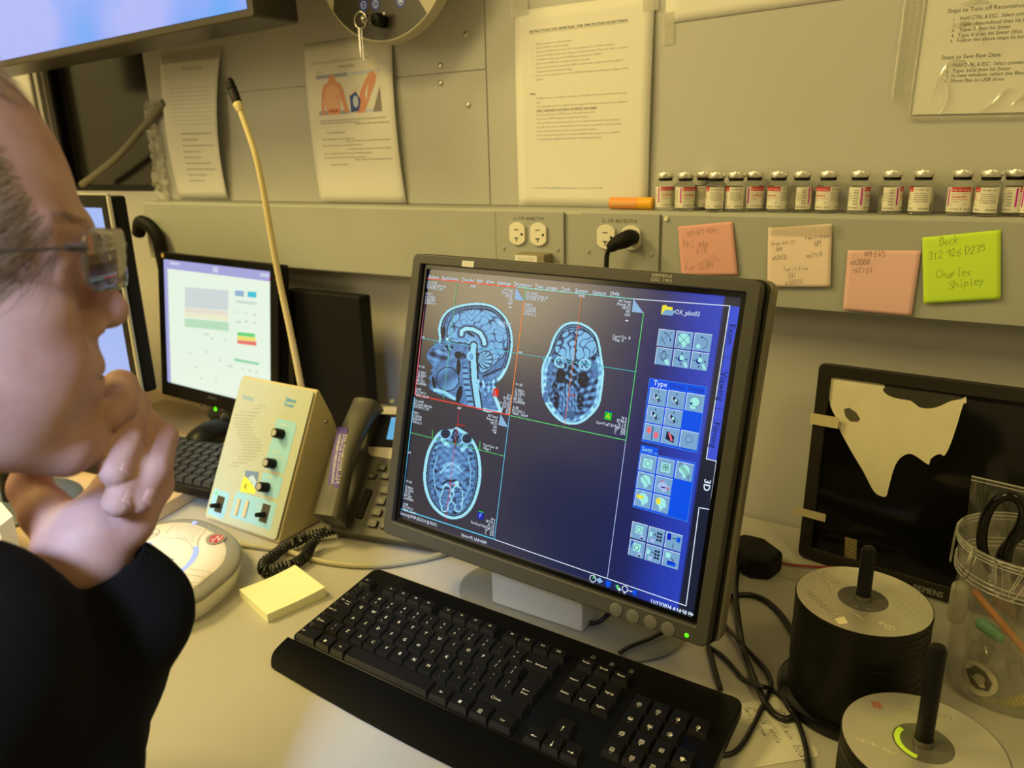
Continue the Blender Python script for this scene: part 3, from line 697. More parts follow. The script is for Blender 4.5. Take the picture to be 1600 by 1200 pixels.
# ================================================================ MRI PICTURES (drawn point by point for the lit screen)
def fieldnoise(X, Y, k, n, seed):
    r = np.random.RandomState(seed); F = np.zeros_like(X)
    for _ in range(n):
        a = r.uniform(0, 2*pi); kk = k*r.uniform(.8, 1.2); F += np.cos(kk*(X*cos(a) + Y*sin(a)) + r.uniform(0, 2*pi))
    return F/sqrt(n)
def polydist(X, Y, P):
    # signed distance, negative inside
    P = np.array(P, float); d = np.full(X.shape, 1e9); ins = np.zeros(X.shape, bool); n = len(P)
    for i in range(n):
        ax, ay = P[i]; bx, by = P[(i+1) % n]; ex, ey = bx-ax, by-ay; L = ex*ex+ey*ey+1e-12
        t = np.clip(((X-ax)*ex+(Y-ay)*ey)/L, 0, 1); d = np.minimum(d, (X-ax-t*ex)**2+(Y-ay-t*ey)**2)
        c = ((ay > Y) != (by > Y)); xi = ax+(Y-ay)/(by-ay+1e-12)*ex; ins ^= c & (X < xi)
    d = np.sqrt(d); return np.where(ins, -d, d)
def sm(P, n=5): return [(a.x, a.y) for a in smoothpath([(x, y, 0) for x, y in P], n, True)]
def segd(X, Y, P):
    d = np.full(X.shape, 1e9)
    for (ax, ay), (bx, by) in zip(P[:-1], P[1:]):
        ex, ey = bx-ax, by-ay; t = np.clip(((X-ax)*ex+(Y-ay)*ey)/(ex*ex+ey*ey+1e-12), 0, 1); d = np.minimum(d, np.hypot(X-ax-t*ex, Y-ay-t*ey))
    return d
def ss(e0, e1, x): t = np.clip((x-e0)/(e1-e0), 0, 1); return t*t*(3-2*t)
def ell(X, Y, cx, cy, rx, ry, a=0): c, s = cos(a), sin(a); u = (X-cx)*c+(Y-cy)*s; v = -(X-cx)*s+(Y-cy)*c; return np.sqrt((u/rx)**2+(v/ry)**2)
def gyri(X, Y, k, seed, w=.35):
    wx = X + 9*fieldnoise(X, Y, k*.5, 5, seed+7); wy = Y + 9*fieldnoise(X, Y, k*.5, 5, seed+9)
    f = fieldnoise(wx, wy, k, 9, seed); return ss(.0, w, np.abs(f))       # 0 along the folds
def mri_sagittal(X, Y):
    V = np.zeros_like(X)
    out = sm([(205,575),(200,500),(225,420),(280,365),(370,335),(480,325),(580,345),(660,410),(705,500),(718,600),(705,700),(680,780),(640,850),(600,890),(600,960),(625,1030),(640,1090),(560,1090),(470,1060),(400,1040),(340,1015),(270,985),(200,960),(150,930),(132,900),(150,870),(130,845),(160,815),(145,795),(165,770),(140,740),(118,700),(125,670),(160,625),(195,600)], 4)
    d = polydist(X, Y, out); ins = d < 0
    tex = .5 + .25*fieldnoise(X, Y, .12, 8, 3) + .18*fieldnoise(X, Y, .3, 8, 5)
    V = np.where(ins, .34 + .22*tex, V)
    cran = ell(X, Y, 480, 560, 212, 205, .15)
    up = (Y < 640 + .42*(X-300)) | (cran < 0)
    V = np.where(ins & up & (d > -15), .93, V); V = np.where(ins & up & (d <= -15) & (d > -26), .12, V); V = np.where(ins & up & (d <= -26) & (d > -32), .5, V); V = np.where(ins & up & (d <= -32) & (d > -39), .12, V)
    neck = ins & (d > -22) & (Y > 780) & (X > 480); V = np.where(neck, .95, V)
    br = sm([(262,560),(270,480),(310,410),(380,380),(470,370),(570,385),(640,440),(675,520),(680,610),(655,690),(600,740),(540,800),(490,810),(475,740),(470,660),(400,610),(310,600)], 4)
    db = polydist(X, Y, br); g = gyri(X, Y, .098, 11, .34)
    V = np.where(db < 0, .15 + .50*g + .06*tex, V); V = np.where(np.abs(db) < 4, .1, V)
    cc = segd(X, Y, [(360,545),(362,520),(390,505),(440,508),(490,535),(515,580),(520,610)])
    V = np.where(cc < 32, .42, V); V = np.where(cc < 22, .12, V); V = np.where(cc < 13, .92, V)
    V = np.where(ell(X, Y, 440, 565, 42, 22, .5) < 1, .60, V); V = np.where(ell(X, Y, 425, 545, 30, 9, .5) < 1, .1, V)
    V = np.where(ell(X, Y, 432, 590, 24, 20) < 1, .72, V)
    cb = ell(X, Y, 525, 720, 52, 62); ang = np.arctan2(Y-715, X-480)
    V = np.where(cb < 1, .35 + .45*ss(-.2, .4, np.sin(ang*16 + np.hypot(X-480, Y-715)*.05)), V); V = np.where(np.abs(cb-1) < .06, .1, V)
    st = segd(X, Y, [(445,620),(440,680),(445,760),(450,850),(465,960),(480,1060)]); V = np.where(st < 30, .12, V); V = np.where(st < 19, .86, V)
    V = np.where(ell(X, Y, 425, 695, 26, 34) < 1, .85, V); V = np.where(ell(X, Y, 428, 700, 16, 24) < 1, .62, V)
    sp = segd(X, Y, [(385,780),(395,880),(410,960),(430,1060)]); V = np.where(sp < 20, .25 + .4*(np.sin((Y)*.16) > -.4), V)
    V = np.where(ell(X, Y, 350, 690, 44, 26, .3) < 1, .06 + .25*(tex > .62), V); V = np.where(ell(X, Y, 340, 770, 14, 60) < 1, .03, V)
    V = np.where(ell(X, Y, 345, 960, 20, 60, .2) < 1, .04, V)
    tg = ell(X, Y, 265, 855, 78, 82); V = np.where(tg < 1, .44 + .15*np.sin(ang*9) + .08*tex, V); V = np.where(np.abs(tg-1) < .05, .12, V)
    V = np.where(ell(X, Y, 170, 880, 14, 46, -.2) < 1, .06, V); V = np.where(segd(X, Y, [(175,930),(240,945),(310,990)]) < 12, .85, V)
    V = np.where(ell(X, Y, 235, 530, 16, 44, .1) < 1, .05, V)
    V = np.where(ell(X, Y, 270, 640, 34, 24) < 1, .10 + .5*(fieldnoise(X, Y, .2, 8, 8) > .1), V); V = np.where(ell(X, Y, 262, 577, 11, 11) < 1, .95, V)
    V = np.where(ell(X, Y, 200, 690, 70, 50, .3) < 1, .38 + .25*fieldnoise(X, Y, .09, 7, 31), V)
    V = np.where(segd(X, Y, [(510,835),(570,812),(640,780)]) < 7, .1, V)
    V = np.where(segd(X, Y, [(490,880),(520,940),(560,900),(590,880)]) < 26, .55 + .3*fieldnoise(X, Y, .15, 7, 33), V)
    return np.where(ins, np.clip(V, 0, 1), 0)
def mri_coronal(X, Y):
    out = sm([(1140,455),(1060,480),(1000,560),(965,660),(935,720),(915,790),(915,880),(920,960),(950,1040),(1010,1120),(1070,1160),(1140,1172),(1210,1150),(1280,1090),(1320,1030),(1335,960),(1345,880),(1350,800),(1335,690),(1320,600),(1290,530),(1220,475)], 3)
    d = polydist(X, Y, out); ins = d < 0
    tex = fieldnoise(X, Y, .14, 9, 41)
    V = np.where(ins, .38 + .22*tex, 0.0)
    V = np.where(ins & (d > -16), .93, V)
    up = Y < 700; V = np.where(ins & up & (d <= -16) & (d > -26), .15, V); V = np.where(ins & up & (d <= -26) & (d > -32), .55, V); V = np.where(ins & up & (d <= -32) & (d > -40), .1, V)
    V = np.where(ins & ~up & (d <= -16) & (d > -40), .75 + .2*tex, V); V = np.where(ins & (d > -26) & (d < -20) & (fieldnoise(X, Y, .25, 9, 4) > 1.0), .05, V)
    br = sm([(1150,515),(1080,530),(1030,590),(1010,650),(1050,690),(1120,725),(1190,725),(1260,700),(1300,660),(1285,590),(1225,530)], 4)
    db = polydist(X, Y, br); g = gyri(X, Y, .088, 51, .36); V = np.where(db < 8, .08, V); V = np.where(db < 0, .14 + .58*g, V)
    V = np.where((np.abs(X - 1158 + (Y-600)*.09) < 4) & (db < 0), .08, V)
    for cx, cy in ((1048, 738), (1218, 752)):
        e = ell(X, Y, cx, cy, 44, 40); V = np.where(e < 1, .9, V); V = np.where(e < .8, .35 + .45*(fieldnoise(X, Y, .3, 9, 7) > 0), V); V = np.where(e < .32, .3, V)
    for cx, cy, rx, ry in ((1050, 830, 34, 52), (1205, 860, 36, 56)): V = np.where(ell(X, Y, cx, cy, rx, ry) < 1, .05 + .05*tex, V)
    nz = (np.abs(X-1120) < 44) & (Y > 730) & (Y < 920); V = np.where(nz, .12 + .45*(fieldnoise(X, Y, .16, 9, 61) > .25), V)
    tg = ell(X, Y, 1105, 1010, 66, 100); V = np.where(tg < 1, .44 + .12*fieldnoise(X, Y, .2, 9, 62) + .1*np.sin(X*.3), V)
    for cx, cy, rx, ry in ((1020, 1000, 22, 60), (1185, 1010, 24, 62), (1010, 900, 18, 30)): V = np.where(ell(X, Y, cx, cy, rx, ry) < 1, .05 + .3*(fieldnoise(X, Y, .2, 9, 63) > .6), V)
    for cx, cy, rx, ry in ((965, 900, 18, 46), (980, 790, 14, 50), (1290, 800, 18, 56), (945, 980, 20, 40)): V = np.where(ell(X, Y, cx, cy, rx, ry) < 1, .42, V)
    for cx, cy in ((1083, 1100), (1125, 1108)): V = np.where(ell(X, Y, cx, cy, 24, 34) < 1, .34, V)
    return np.where(ins, np.clip(V, 0, 1), 0)
def mri_axial(X, Y):
    out = sm([(460,298),(430,315),(370,315),(330,340),(290,395),(255,470),(235,560),(228,650),(240,740),(275,830),(330,895),(390,930),(450,940),(520,915),(575,850),(610,760),(630,660),(630,560),(615,470),(580,395),(540,345),(500,320)], 3)
    d = polydist(X, Y, out); ins = d < 0; tex = fieldnoise(X, Y, .15, 9, 71)
    V = np.where(ins, .45 + .2*tex, 0.0); V = np.where(ins & (d > -20), .92, V)
    lo = Y > 420; V = np.where(ins & lo & (d <= -20) & (d > -30), .12, V); V = np.where(ins & lo & (d <= -30) & (d > -35), .5, V); V = np.where(ins & lo & (d <= -35) & (d > -40), .1, V)
    br = sm([(430,450),(380,440),(330,455),(290,520),(270,620),(275,720),(310,810),(370,870),(440,890),(510,860),(560,780),(585,680),(580,560),(550,490),(500,470),(470,455)], 4)
    db = polydist(X, Y, br); g = gyri(X, Y, .095, 81, .45)
    side = ss(60, 120, np.abs(X - 425)) ; V = np.where(db < 0, .48 + .1*tex - .38*(1-g)*np.clip(side + (Y > 720), 0, 1), V)
    V = np.where(ell(X, Y, 425, 590, 62, 62) < 1, .62 + .12*tex, V)
    V = np.where(segd(X, Y, [(345,620),(380,580),(425,545),(470,580),(500,610)]) < 4, .9, V)
    V = np.where(segd(X, Y, [(370,690),(400,668),(425,675),(455,668),(485,700)]) < 7, .08, V)
    for sx in (-1, 1): V = np.where(np.abs(ell(X, Y, 425 + sx*42, 790, 34, 90, -.1*sx) - 1 + .16*fieldnoise(X, Y, .09, 7, 5)) < .10, .92, V)
    V = np.where(segd(X, Y, [(328,500),(300,600),(310,720),(350,800)]) < 5, .68, V); V = np.where(segd(X, Y, [(540,510),(560,600),(550,720),(510,800)]) < 5, .68, V)
    for cx, cy in ((383, 345), (532, 380)):
        e = ell(X, Y, cx, cy, 33, 33); V = np.where(e < 1.25, .8, V); V = np.where(e < 1, .12 + .08*np.sin(Y*.3), V)
    for P in ([(365,390),(400,430)], [(520,430),(500,455)]): V = np.where(segd(X, Y, P) < 16, .8 + .15*tex, V)
    V = np.where(ell(X, Y, 452, 370, 24, 60) < 1, .08 + .4*(fieldnoise(X, Y, .3, 9, 9) > .5), V)
    out2 = np.where(ins, np.clip(V, 0, 1), 0)
    gh = (np.abs(ell(X, Y, 462, 235, 26, 26) - 1) < .12) & (Y < 240); return np.where(gh, .22, out2)
MRI = bpy.data.materials.new('lit_scan_picture'); MRI.use_nodes = True
_n = MRI.node_tree; _b = _n.nodes['Principled BSDF']; _a = _n.nodes.new('ShaderNodeAttribute'); _a.attribute_name = 'picture'
_b.inputs['Base Color'].default_value = (.004, .004, .005, 1); _b.inputs['Roughness'].default_value = .3; _b.inputs['Specular IOR Level'].default_value = .25
_n.links.new(_a.outputs['Color'], _b.inputs['Emission Color']); _b.inputs['Emission Strength'].default_value = 1.0
RAMP = np.array([[16, 18, 30], [42, 60, 92], [74, 116, 168], [104, 160, 214], [134, 206, 240], [176, 240, 250]], float)
def ramp(V):
    t = np.clip(V, 0, .999)*(len(RAMP)-1); i = t.astype(int); f = (t-i)[..., None]; c = (RAMP[i]*(1-f) + RAMP[i+1]*f)/255.0
    return np.where(c <= .04045, c/12.92, ((c+.055)/1.055)**2.4)
def picture_patch(name, fn, H, box, nx, ny, parent, y):
    # box in picture coordinates; H maps those onto the screen plane
    x0, y0, x1, y1 = box; X, Y = np.meshgrid(np.linspace(x0, x1, nx), np.linspace(y0, y1, ny)); V = fn(X, Y)
    vs = []; 
    for j in range(ny):
        for i in range(nx): a = H(X[j, i], Y[j, i]); vs.append((a[0], y, a[1]))
    fs = []
    K = V > 0.0
    for j in range(ny - 1):
        for i in range(nx - 1):
            if K[j, i] or K[j, i+1] or K[j+1, i] or K[j+1, i+1]: fs.append((j*nx+i, (j+1)*nx+i, (j+1)*nx+i+1, j*nx+i+1))
    me = bpy.data.meshes.new(name); me.from_pydata(vs, [], fs); me.materials.append(MRI)
    at = me.attributes.new('picture', 'FLOAT_COLOR', 'POINT'); c = np.ones((nx*ny, 4)); c[:, :3] = ramp(V).reshape(-1, 3); at.data.foreach_set('color', c.ravel())
    o = bpy.data.objects.new(name, me); COL.objects.link(o); o.parent = parent; return o

# ================================================================ MAIN MONITOR
def tilt_frame(O, yaw, tilt, roll=0.0):
    X = Vector((cos(yaw), sin(yaw), 0)); N = Vector((-sin(yaw), cos(yaw), 0)); Z = Vector((0, 0, cos(tilt))) + N*sin(tilt)
    return frame(O, cos(roll)*X + sin(roll)*Z, -sin(roll)*X + cos(roll)*Z)
MT = tilt_frame((-.0186, -.3923, .2487), -.0535, .2503, -.0061)
SW, SH = .3763/2, .3011/2
T = thing('computer_monitor', 'dark grey square monitor showing three head scans, centre of the desk', 'monitor', T=Matrix.Translation((-.02, -.33, 0)))
Ti = T.matrix_world.inverted()
def mon(name, mb, m, **k): return mb.build(name, m, T, T=Ti @ MT, **k)
FR = mat('monitor_front_plastic', (.050, .048, .040), rough=.45, bump=.08, bscale=1800)
def frame_mb(ox, oz0, oz1, ix, iz0, iz1, y0, y1, r=.008, ri=.002):
    mb = MB(); O_ = rrect(-ox, oz0, ox, oz1, r); I_ = rrect(-ix, iz0, ix, iz1, ri); n = len(O_)
    v = [(p[0], y0, p[1]) for p in O_] + [(p[0], y0, p[1]) for p in I_] + [(p[0], y1, p[1]) for p in O_] + [(p[0], y1, p[1]) for p in I_]
    f = []
    for i in range(n):
        j = (i+1) % n; f += [(i, n+i, n+j, j), (2*n+i, i, j, 2*n+j), (n+i, 3*n+i, 3*n+j, n+j), (2*n+i, 2*n+j, 3*n+j, 3*n+i)]
    return mb.add(v, f)
mon('bezel', frame_mb(.2068, -.1735, .1672, SW + .0060, -SH - .0055, SH + .0050, -.009, .006, .007), FR, smooth=0, bevel=.0018)
mon('bezel_lip', frame_mb(SW + .0062, -SH - .0057, SH + .0052, SW + .0003, -SH - .0003, SH + .0003, -.0035, .004, .003), BLKG, smooth=0)
mon('bezel_gap', MB().prism(rrect(-.2088, -.1745, .2088, .1685, .008), .004, .012, axis='y'), BLK, smooth=0)
mon('rear_shell', MB().prism(rrect(-.2118, -.1750, .2118, .1700, .010), .0122, .030, axis='y'), mat('monitor_silver_side', (.20, .185, .14), rough=.4, metal=.3), smooth=0, bevel=.004, seg=3)
mon('rear_cover', MB().prism(rrect(-.165, -.13, .165, .13, .02), .030, .056, axis='y'), BLKM, smooth=0, bevel=.008, seg=3)
# screen coordinates: photo-measured points on this flat screen -> metres on it
Mi = MT.inverted(); Co = Mi @ Vector(CAM)
def S(px, py):
    v = (Mi.to_3x3() @ Vector(ray(px, py))); t = -Co.y/v.y; return (Co.x + v.x*t, Co.z + v.z*t)
scr = MB(); scr.box((-SW - .0005, .0000, -SH - .0005), (SW + .0005, .003, SH + .0005))
sm_ = mat('screen_dark', (.010, .0095, .008), rough=.21, spec=1.0, emit=lin(16, 20, 44), estr=.8)
screen = mon('screen', scr, sm_, smooth=0)
nt = sm_.node_tree; tc = nt.nodes.new('ShaderNodeTexCoord'); sx = nt.nodes.new('ShaderNodeSeparateXYZ'); nt.links.new(tc.outputs['Object'], sx.inputs[0])
rp = nt.nodes.new('ShaderNodeValToRGB'); ad = nt.nodes.new('ShaderNodeMath'); ad.operation = 'MULTIPLY_ADD'; ad.inputs[1].default_value = 1/.3763; ad.inputs[2].default_value = .5
nt.links.new(sx.outputs['X'], ad.inputs[0]); nt.links.new(ad.outputs[0], rp.inputs[0])
rp.color_ramp.elements[0].color = (*lin(18, 28, 56), 1); rp.color_ramp.elements[1].color = (*lin(18, 30, 62), 1); rp.color_ramp.elements[0].position = 0
for pos, c in ((.70, (20, 34, 84)), (.80, (20, 34, 104)), (.90, (34, 62, 190)), (.955, (40, 70, 205)), (.958, (14, 26, 52))):
    e = rp.color_ramp.elements.new(pos); e.color = (*lin(*c), 1)
nt.links.new(rp.outputs[0], nt.nodes['Principled BSDF'].inputs['Emission Color'])
q = Print(eps=.00006)
G = {k: glow('screen_' + k, v, 1.0) for k, v in dict(white=(225, 240, 255), red=(240, 60, 50), orange=(240, 130, 50), cyan=(90, 190, 225), teal=(60, 190, 200), green=(90, 215, 110), tealg=(120, 220, 200), pale=(140, 180, 220),
     tab=(62, 82, 210), ink=(20, 26, 60), btn=(120, 165, 205), btn2=(160, 235, 230), frameb=(60, 120, 230), blueb=(0, 80, 230), darkb=(24, 40, 140), yellow=(235, 225, 60), rd=(215, 40, 20), bl=(0, 30, 190), gr=(20, 190, 40), pink=(235, 110, 120), menu=(78, 72, 62), white2=(170, 190, 235)).items()}
def ln(pts, w, m, l=3): q.line([S(*p) for p in pts], w, G[m], l)
def py_(pts, m, l=3): q.poly([S(*p) for p in pts], G[m], l)
def tx(s, px, py, h, m='white', al='l', w=None, ang=0.0, l=6, bold=0, end=None):
    a = S(px, py)
    if end: b = S(*end); w = sqrt((b[0]-a[0])**2 + (b[1]-a[1])**2)
    q.text(s, a[0], a[1], h, G[m], l, al, ang, w, bold=bold)
mono = .0033
for s, px, py, ex in (('Patient', 670, 434.5, 686), ('Applications', 690, 436, 717), ('Transfer', 722, 439, 741), ('Edit', 746, 441, 755), ('View', 760, 442, 773), ('Settings', 778, 444, 798), ('Orientation', 803, 446, 831), ('Type', 836, 449.5, 849), ('Image', 854, 451.5, 871), ('Tools', 877, 453.5, 891), ('System', 899, 456, 919), ('Options', 926, 459, 947), ('Help', 954, 460.5, 968)):
    tx(s, px, py, .0037, w=None, end=(ex, py + (ex-px)*.09)); a = S(px, py); q.rect(a[0], a[1] - .0010, a[0] + .0025, a[1] - .0006, G['white'], 6)
# viewports
ln([(667, 435), (807, 448.6)], .0011, 'red'); ln([(667, 435), (648.6, 617)], .0011, 'pink'); ln([(648.6, 617), (796, 648.5)], .0012, 'red'); ln([(819, 470), (796.5, 648)], .0011, 'orange')
ln([(807, 448.6), (990, 467)], .0009, 'tealg'); ln([(822, 450.8), (819, 470)], .0007, 'green'); ln([(990, 467), (1141, 478)], .0007, 'white'); ln([(1005.8, 489), (978, 688)], .0008, 'green'); ln([(797.5, 649.5), (978, 688)], .0008, 'green')
ln([(648, 621), (626.3, 795)], .0013, 'cyan'); ln([(626.3, 795), (772.5, 842.6)], .0014, 'cyan'); ln([(796, 650), (772.5, 842.6)], .0009, 'cyan')
ln([(772.5, 842.8), (1072, 946.5)], .0008, 'white'); ln([(978, 688), (949, 904)], .0007, 'white2'); ln([(1072, 946.5), (1092.4, 793.1), (1109, 796), (1119.5, 720.5), (1103.8, 717), (1140.5, 477.8)], .0008, 'white')
for tri in (((806.5, 449.3), (804.3, 467.5), (819, 469.9)), ((990, 467.3), (987.4, 487.5), (1005.8, 489)), ((782.5, 647), (779, 664), (794, 667.5))): py_(tri, 'pale', 4)
# cross-hair lines and view marks
ln([(714.5, 441), (693, 624)], .0005, 'green', 8); ln([(659, 528.5), (995, 581)], .0006, 'teal', 8); ln([(909.5, 462), (882.5, 664)], .0006, 'orange', 8); ln([(718, 640), (696.5, 815)], .0006, 'rd', 8); ln([(642, 676), (788, 712.5)], .0006, 'green', 8)
for P in ([(680, 533), (680, 541)], [(755, 543), (754, 551)], [(850, 558), (850, 566)], [(941, 572), (941, 580)]): ln(P, .0007, 'teal', 8)
for P in ([(676, 672), (676, 684)], [(750.5, 690), (750, 702)]): ln(P, .0007, 'green', 8)
for P in ([(902, 511), (909, 512)], [(889, 616), (900, 619)], [(715, 663), (726, 665)], [(703, 756), (712, 758)]): ln(P, .0008, 'rd', 8)
blk = [('OX_pilot03', 'OX_pilot03 20241106', '*6/7/1997, F, 27Y'), ('STUDY 1', '5/20/2024', '1:20:06 PM', '5 IMA 8 / 5')]
def block(px, py, dx, dy, rows, al='l', h=.0029):
    for i, s in enumerate(rows):
        if s: tx(s, px + dx*i, py + dy*i, h, al=al, w=len(s)*.00150)
U = ['OX_pilot03', 'OX_pilot03 20241106', '*6/7/1997, F, 27Y', '', 'STUDY 1', '11/12/2024', '1:20:06 PM', '5 IMA 8 / 5']
RT = ['NU Tarpon', 'Prisma_fit', 'MR E11', 'HFS', '+LPH']
LB = ['W 1.00', '', 'TI 900.0', 'TR 2300.0', 'TE 3.0', 'BW 240.0', 'A1/HPF/MFI', '', 'A1/Bl', 'HC1-7;NC1,2', '*tfl3d1_16ns/9']
RB = ['TP 0', 'SP R0.0', 'SL 1.0', 'FoV 256*256', '256*256', 'W    674', 'C    279']
block(668, 442.2, -.55, 4.6, U); block(822, 459, -.55, 4.7, U); block(647, 627, -.6, 4.7, U)
block(802.5, 456, -.5, 5.0, RT, 'r'); block(986, 474, -.5, 5.2, RT, 'r'); block(778, 654, -.6, 5.3, RT, 'r')
block(654.5, 574, -.55, 4.4, LB); block(805.5, 602, -.55, 4.5, LB); block(634.5, 753, -.55, 4.4, LB)
block(799, 621, -.5, 4.5, RB, 'r'); block(979, 657, -.5, 4.7, RB[:3] + ['Cor>Tra(7.5)>Sag(-3.2)'] + RB[5:], 'r'); block(773.5, 815, -.5, 4.7, ['TP 0', 'SP F13.3', 'SL 1.0', 'Tra>Cor(-7.6)>Sag(1.7)', 'W    674', 'C    279'], 'r')
tx('MPR', 736, 449, .0028); tx('MPR', 904.5, 464.5, .0028); tx('AIR', 714.5, 638.5, .0028); tx('MR', 659.5, 528, .0024); tx('MR', 811, 552, .0024); tx('RT', 638.5, 708.5, .0026)
tx('Sag>Cor -3', 778, 505, .0028); tx('>Tra .5', 780, 509.5, .0028); tx('Cor>Tra  8', 957, 527, .0030); tx('>Sag -3', 957, 532, .0030); tx('Tra>Cor -8', 755, 696.5, .0030); tx('>Sag 1', 755, 701.5, .0030)
for px, py in ((797, 480), (979, 501), (773, 676)): a = S(px, py); q.rect(a[0]-.0016, a[1]-.0003, a[0]+.0012, a[1]+.0003, G['white'], 6); q.poly([(a[0]+.0006, a[1]-.0012), (a[0]+.0024, a[1]), (a[0]+.0006, a[1]+.0012)], G['white'], 6)
tx('Scanning 04:58 (022/514 @ 00:01)', 626, 803.5, .0036, end=(682.5, 822.5)); tx('Stimu=FL SAR=NM', 721, 837.5, .0036, end=(760, 849)); tx('11/12/2024 4:14:58 PM', 1017, 942.5, .0044, end=(1084, 965), bold=1)
for px, py, s, cb, tcx, top in ((771, 608, 'L', 'rd', 'pale', 'rd'), (946, 643, 'A', 'gr', 'yellow', 'bl'), (747.5, 799, 'F', 'bl', 'pale', 'gr')):
    a = S(px, py); d_ = .0078; q.rect(a[0], a[1] - d_, a[0] + d_, a[1], G[cb], 6); q.poly([(a[0], a[1]), (a[0]+d_, a[1]), (a[0]+d_-.0006, a[1]+.0012), (a[0]+.0012, a[1]+.0012)], G[top], 6); q.text(s, a[0] + d_/2, a[1] - d_ + .0014, .0050, G[tcx], 7, 'c')
# right-hand panel
bgs = ((1141, 478, 1157.3, 480, 1141.5, 559.5, 1131, 558, 'Exam'), (1130.5, 559, 1142, 560.5, 1131, 639.5, 1117.5, 637.5, 'Viewing'), (1117.3, 638.3, 1131, 640, 1119.5, 719, 1105, 716.5, 'Filming'))
for ax, ay, bx, by, cx_, cy_, dx_, dy_, s in bgs: py_([(dx_, dy_), (cx_, cy_), (bx, by), (ax, ay)], 'tab', 3)
for s, px, py, h in (('Exam', 1142.2, 507, .0062), ('Viewing', 1130, 580, .0062), ('Filming', 1117.8, 660, .0062)):
    a = S(px, py); q.text(s, a[0] - .0015, a[1], h, G['ink'], 6, 'l', -pi/2)
a = S(1104.5, 749); q.text('3D', a[0] - .0020, a[1], .0064, G['white'], 6, 'l', -pi/2, bold=1)
tx('OX_pilot03', 1055, 490.5, .0045, end=(1092.5, 496))
a = S(1033, 491); 
q.poly([(a[0], a[1]), (a[0], a[1]+.0085), (a[0]+.004, a[1]+.0095), (a[0]+.005, a[1]+.008), (a[0]+.011, a[1]+.0078), (a[0]+.011, a[1])], G['yellow'], 5); q.poly([(a[0]+.0005, a[1]-.0003), (a[0]+.004, a[1]+.005), (a[0]+.0150, a[1]+.0048), (a[0]+.0115, a[1]-.0003)], G['btn'], 6)
def head2(cx, cz, s, m, l=7, flip=1):
    P = [(-.05,-.5),(-.12,-.25),(-.38,-.1),(-.46,.15),(-.36,.40),(-.1,.52),(.2,.48),(.40,.28),(.42,.10),(.52,-.08),(.42,-.10),(.42,-.25),(.20,-.28),(.22,-.5),(.10,-.42),(.02,-.62)]
    q.poly([(cx + flip*a*s, cz + b*s) for a, b in P][::flip], G[m], l)
def arrow(x0, z0, x1, z1, m='ink', w=.0006, l=8):
    q.line([(x0, z0), (x1, z1)], w, G[m], l); d = Vector((x1-x0, z1-z0)).normalized(); n = Vector((-d.y, d.x))*.0009; b = Vector((x1, z1)) - d*.0016
    q.poly([(x1, z1), (b.x+n.x, b.y+n.y), (b.x-n.x, b.y-n.y)], G[m], l)
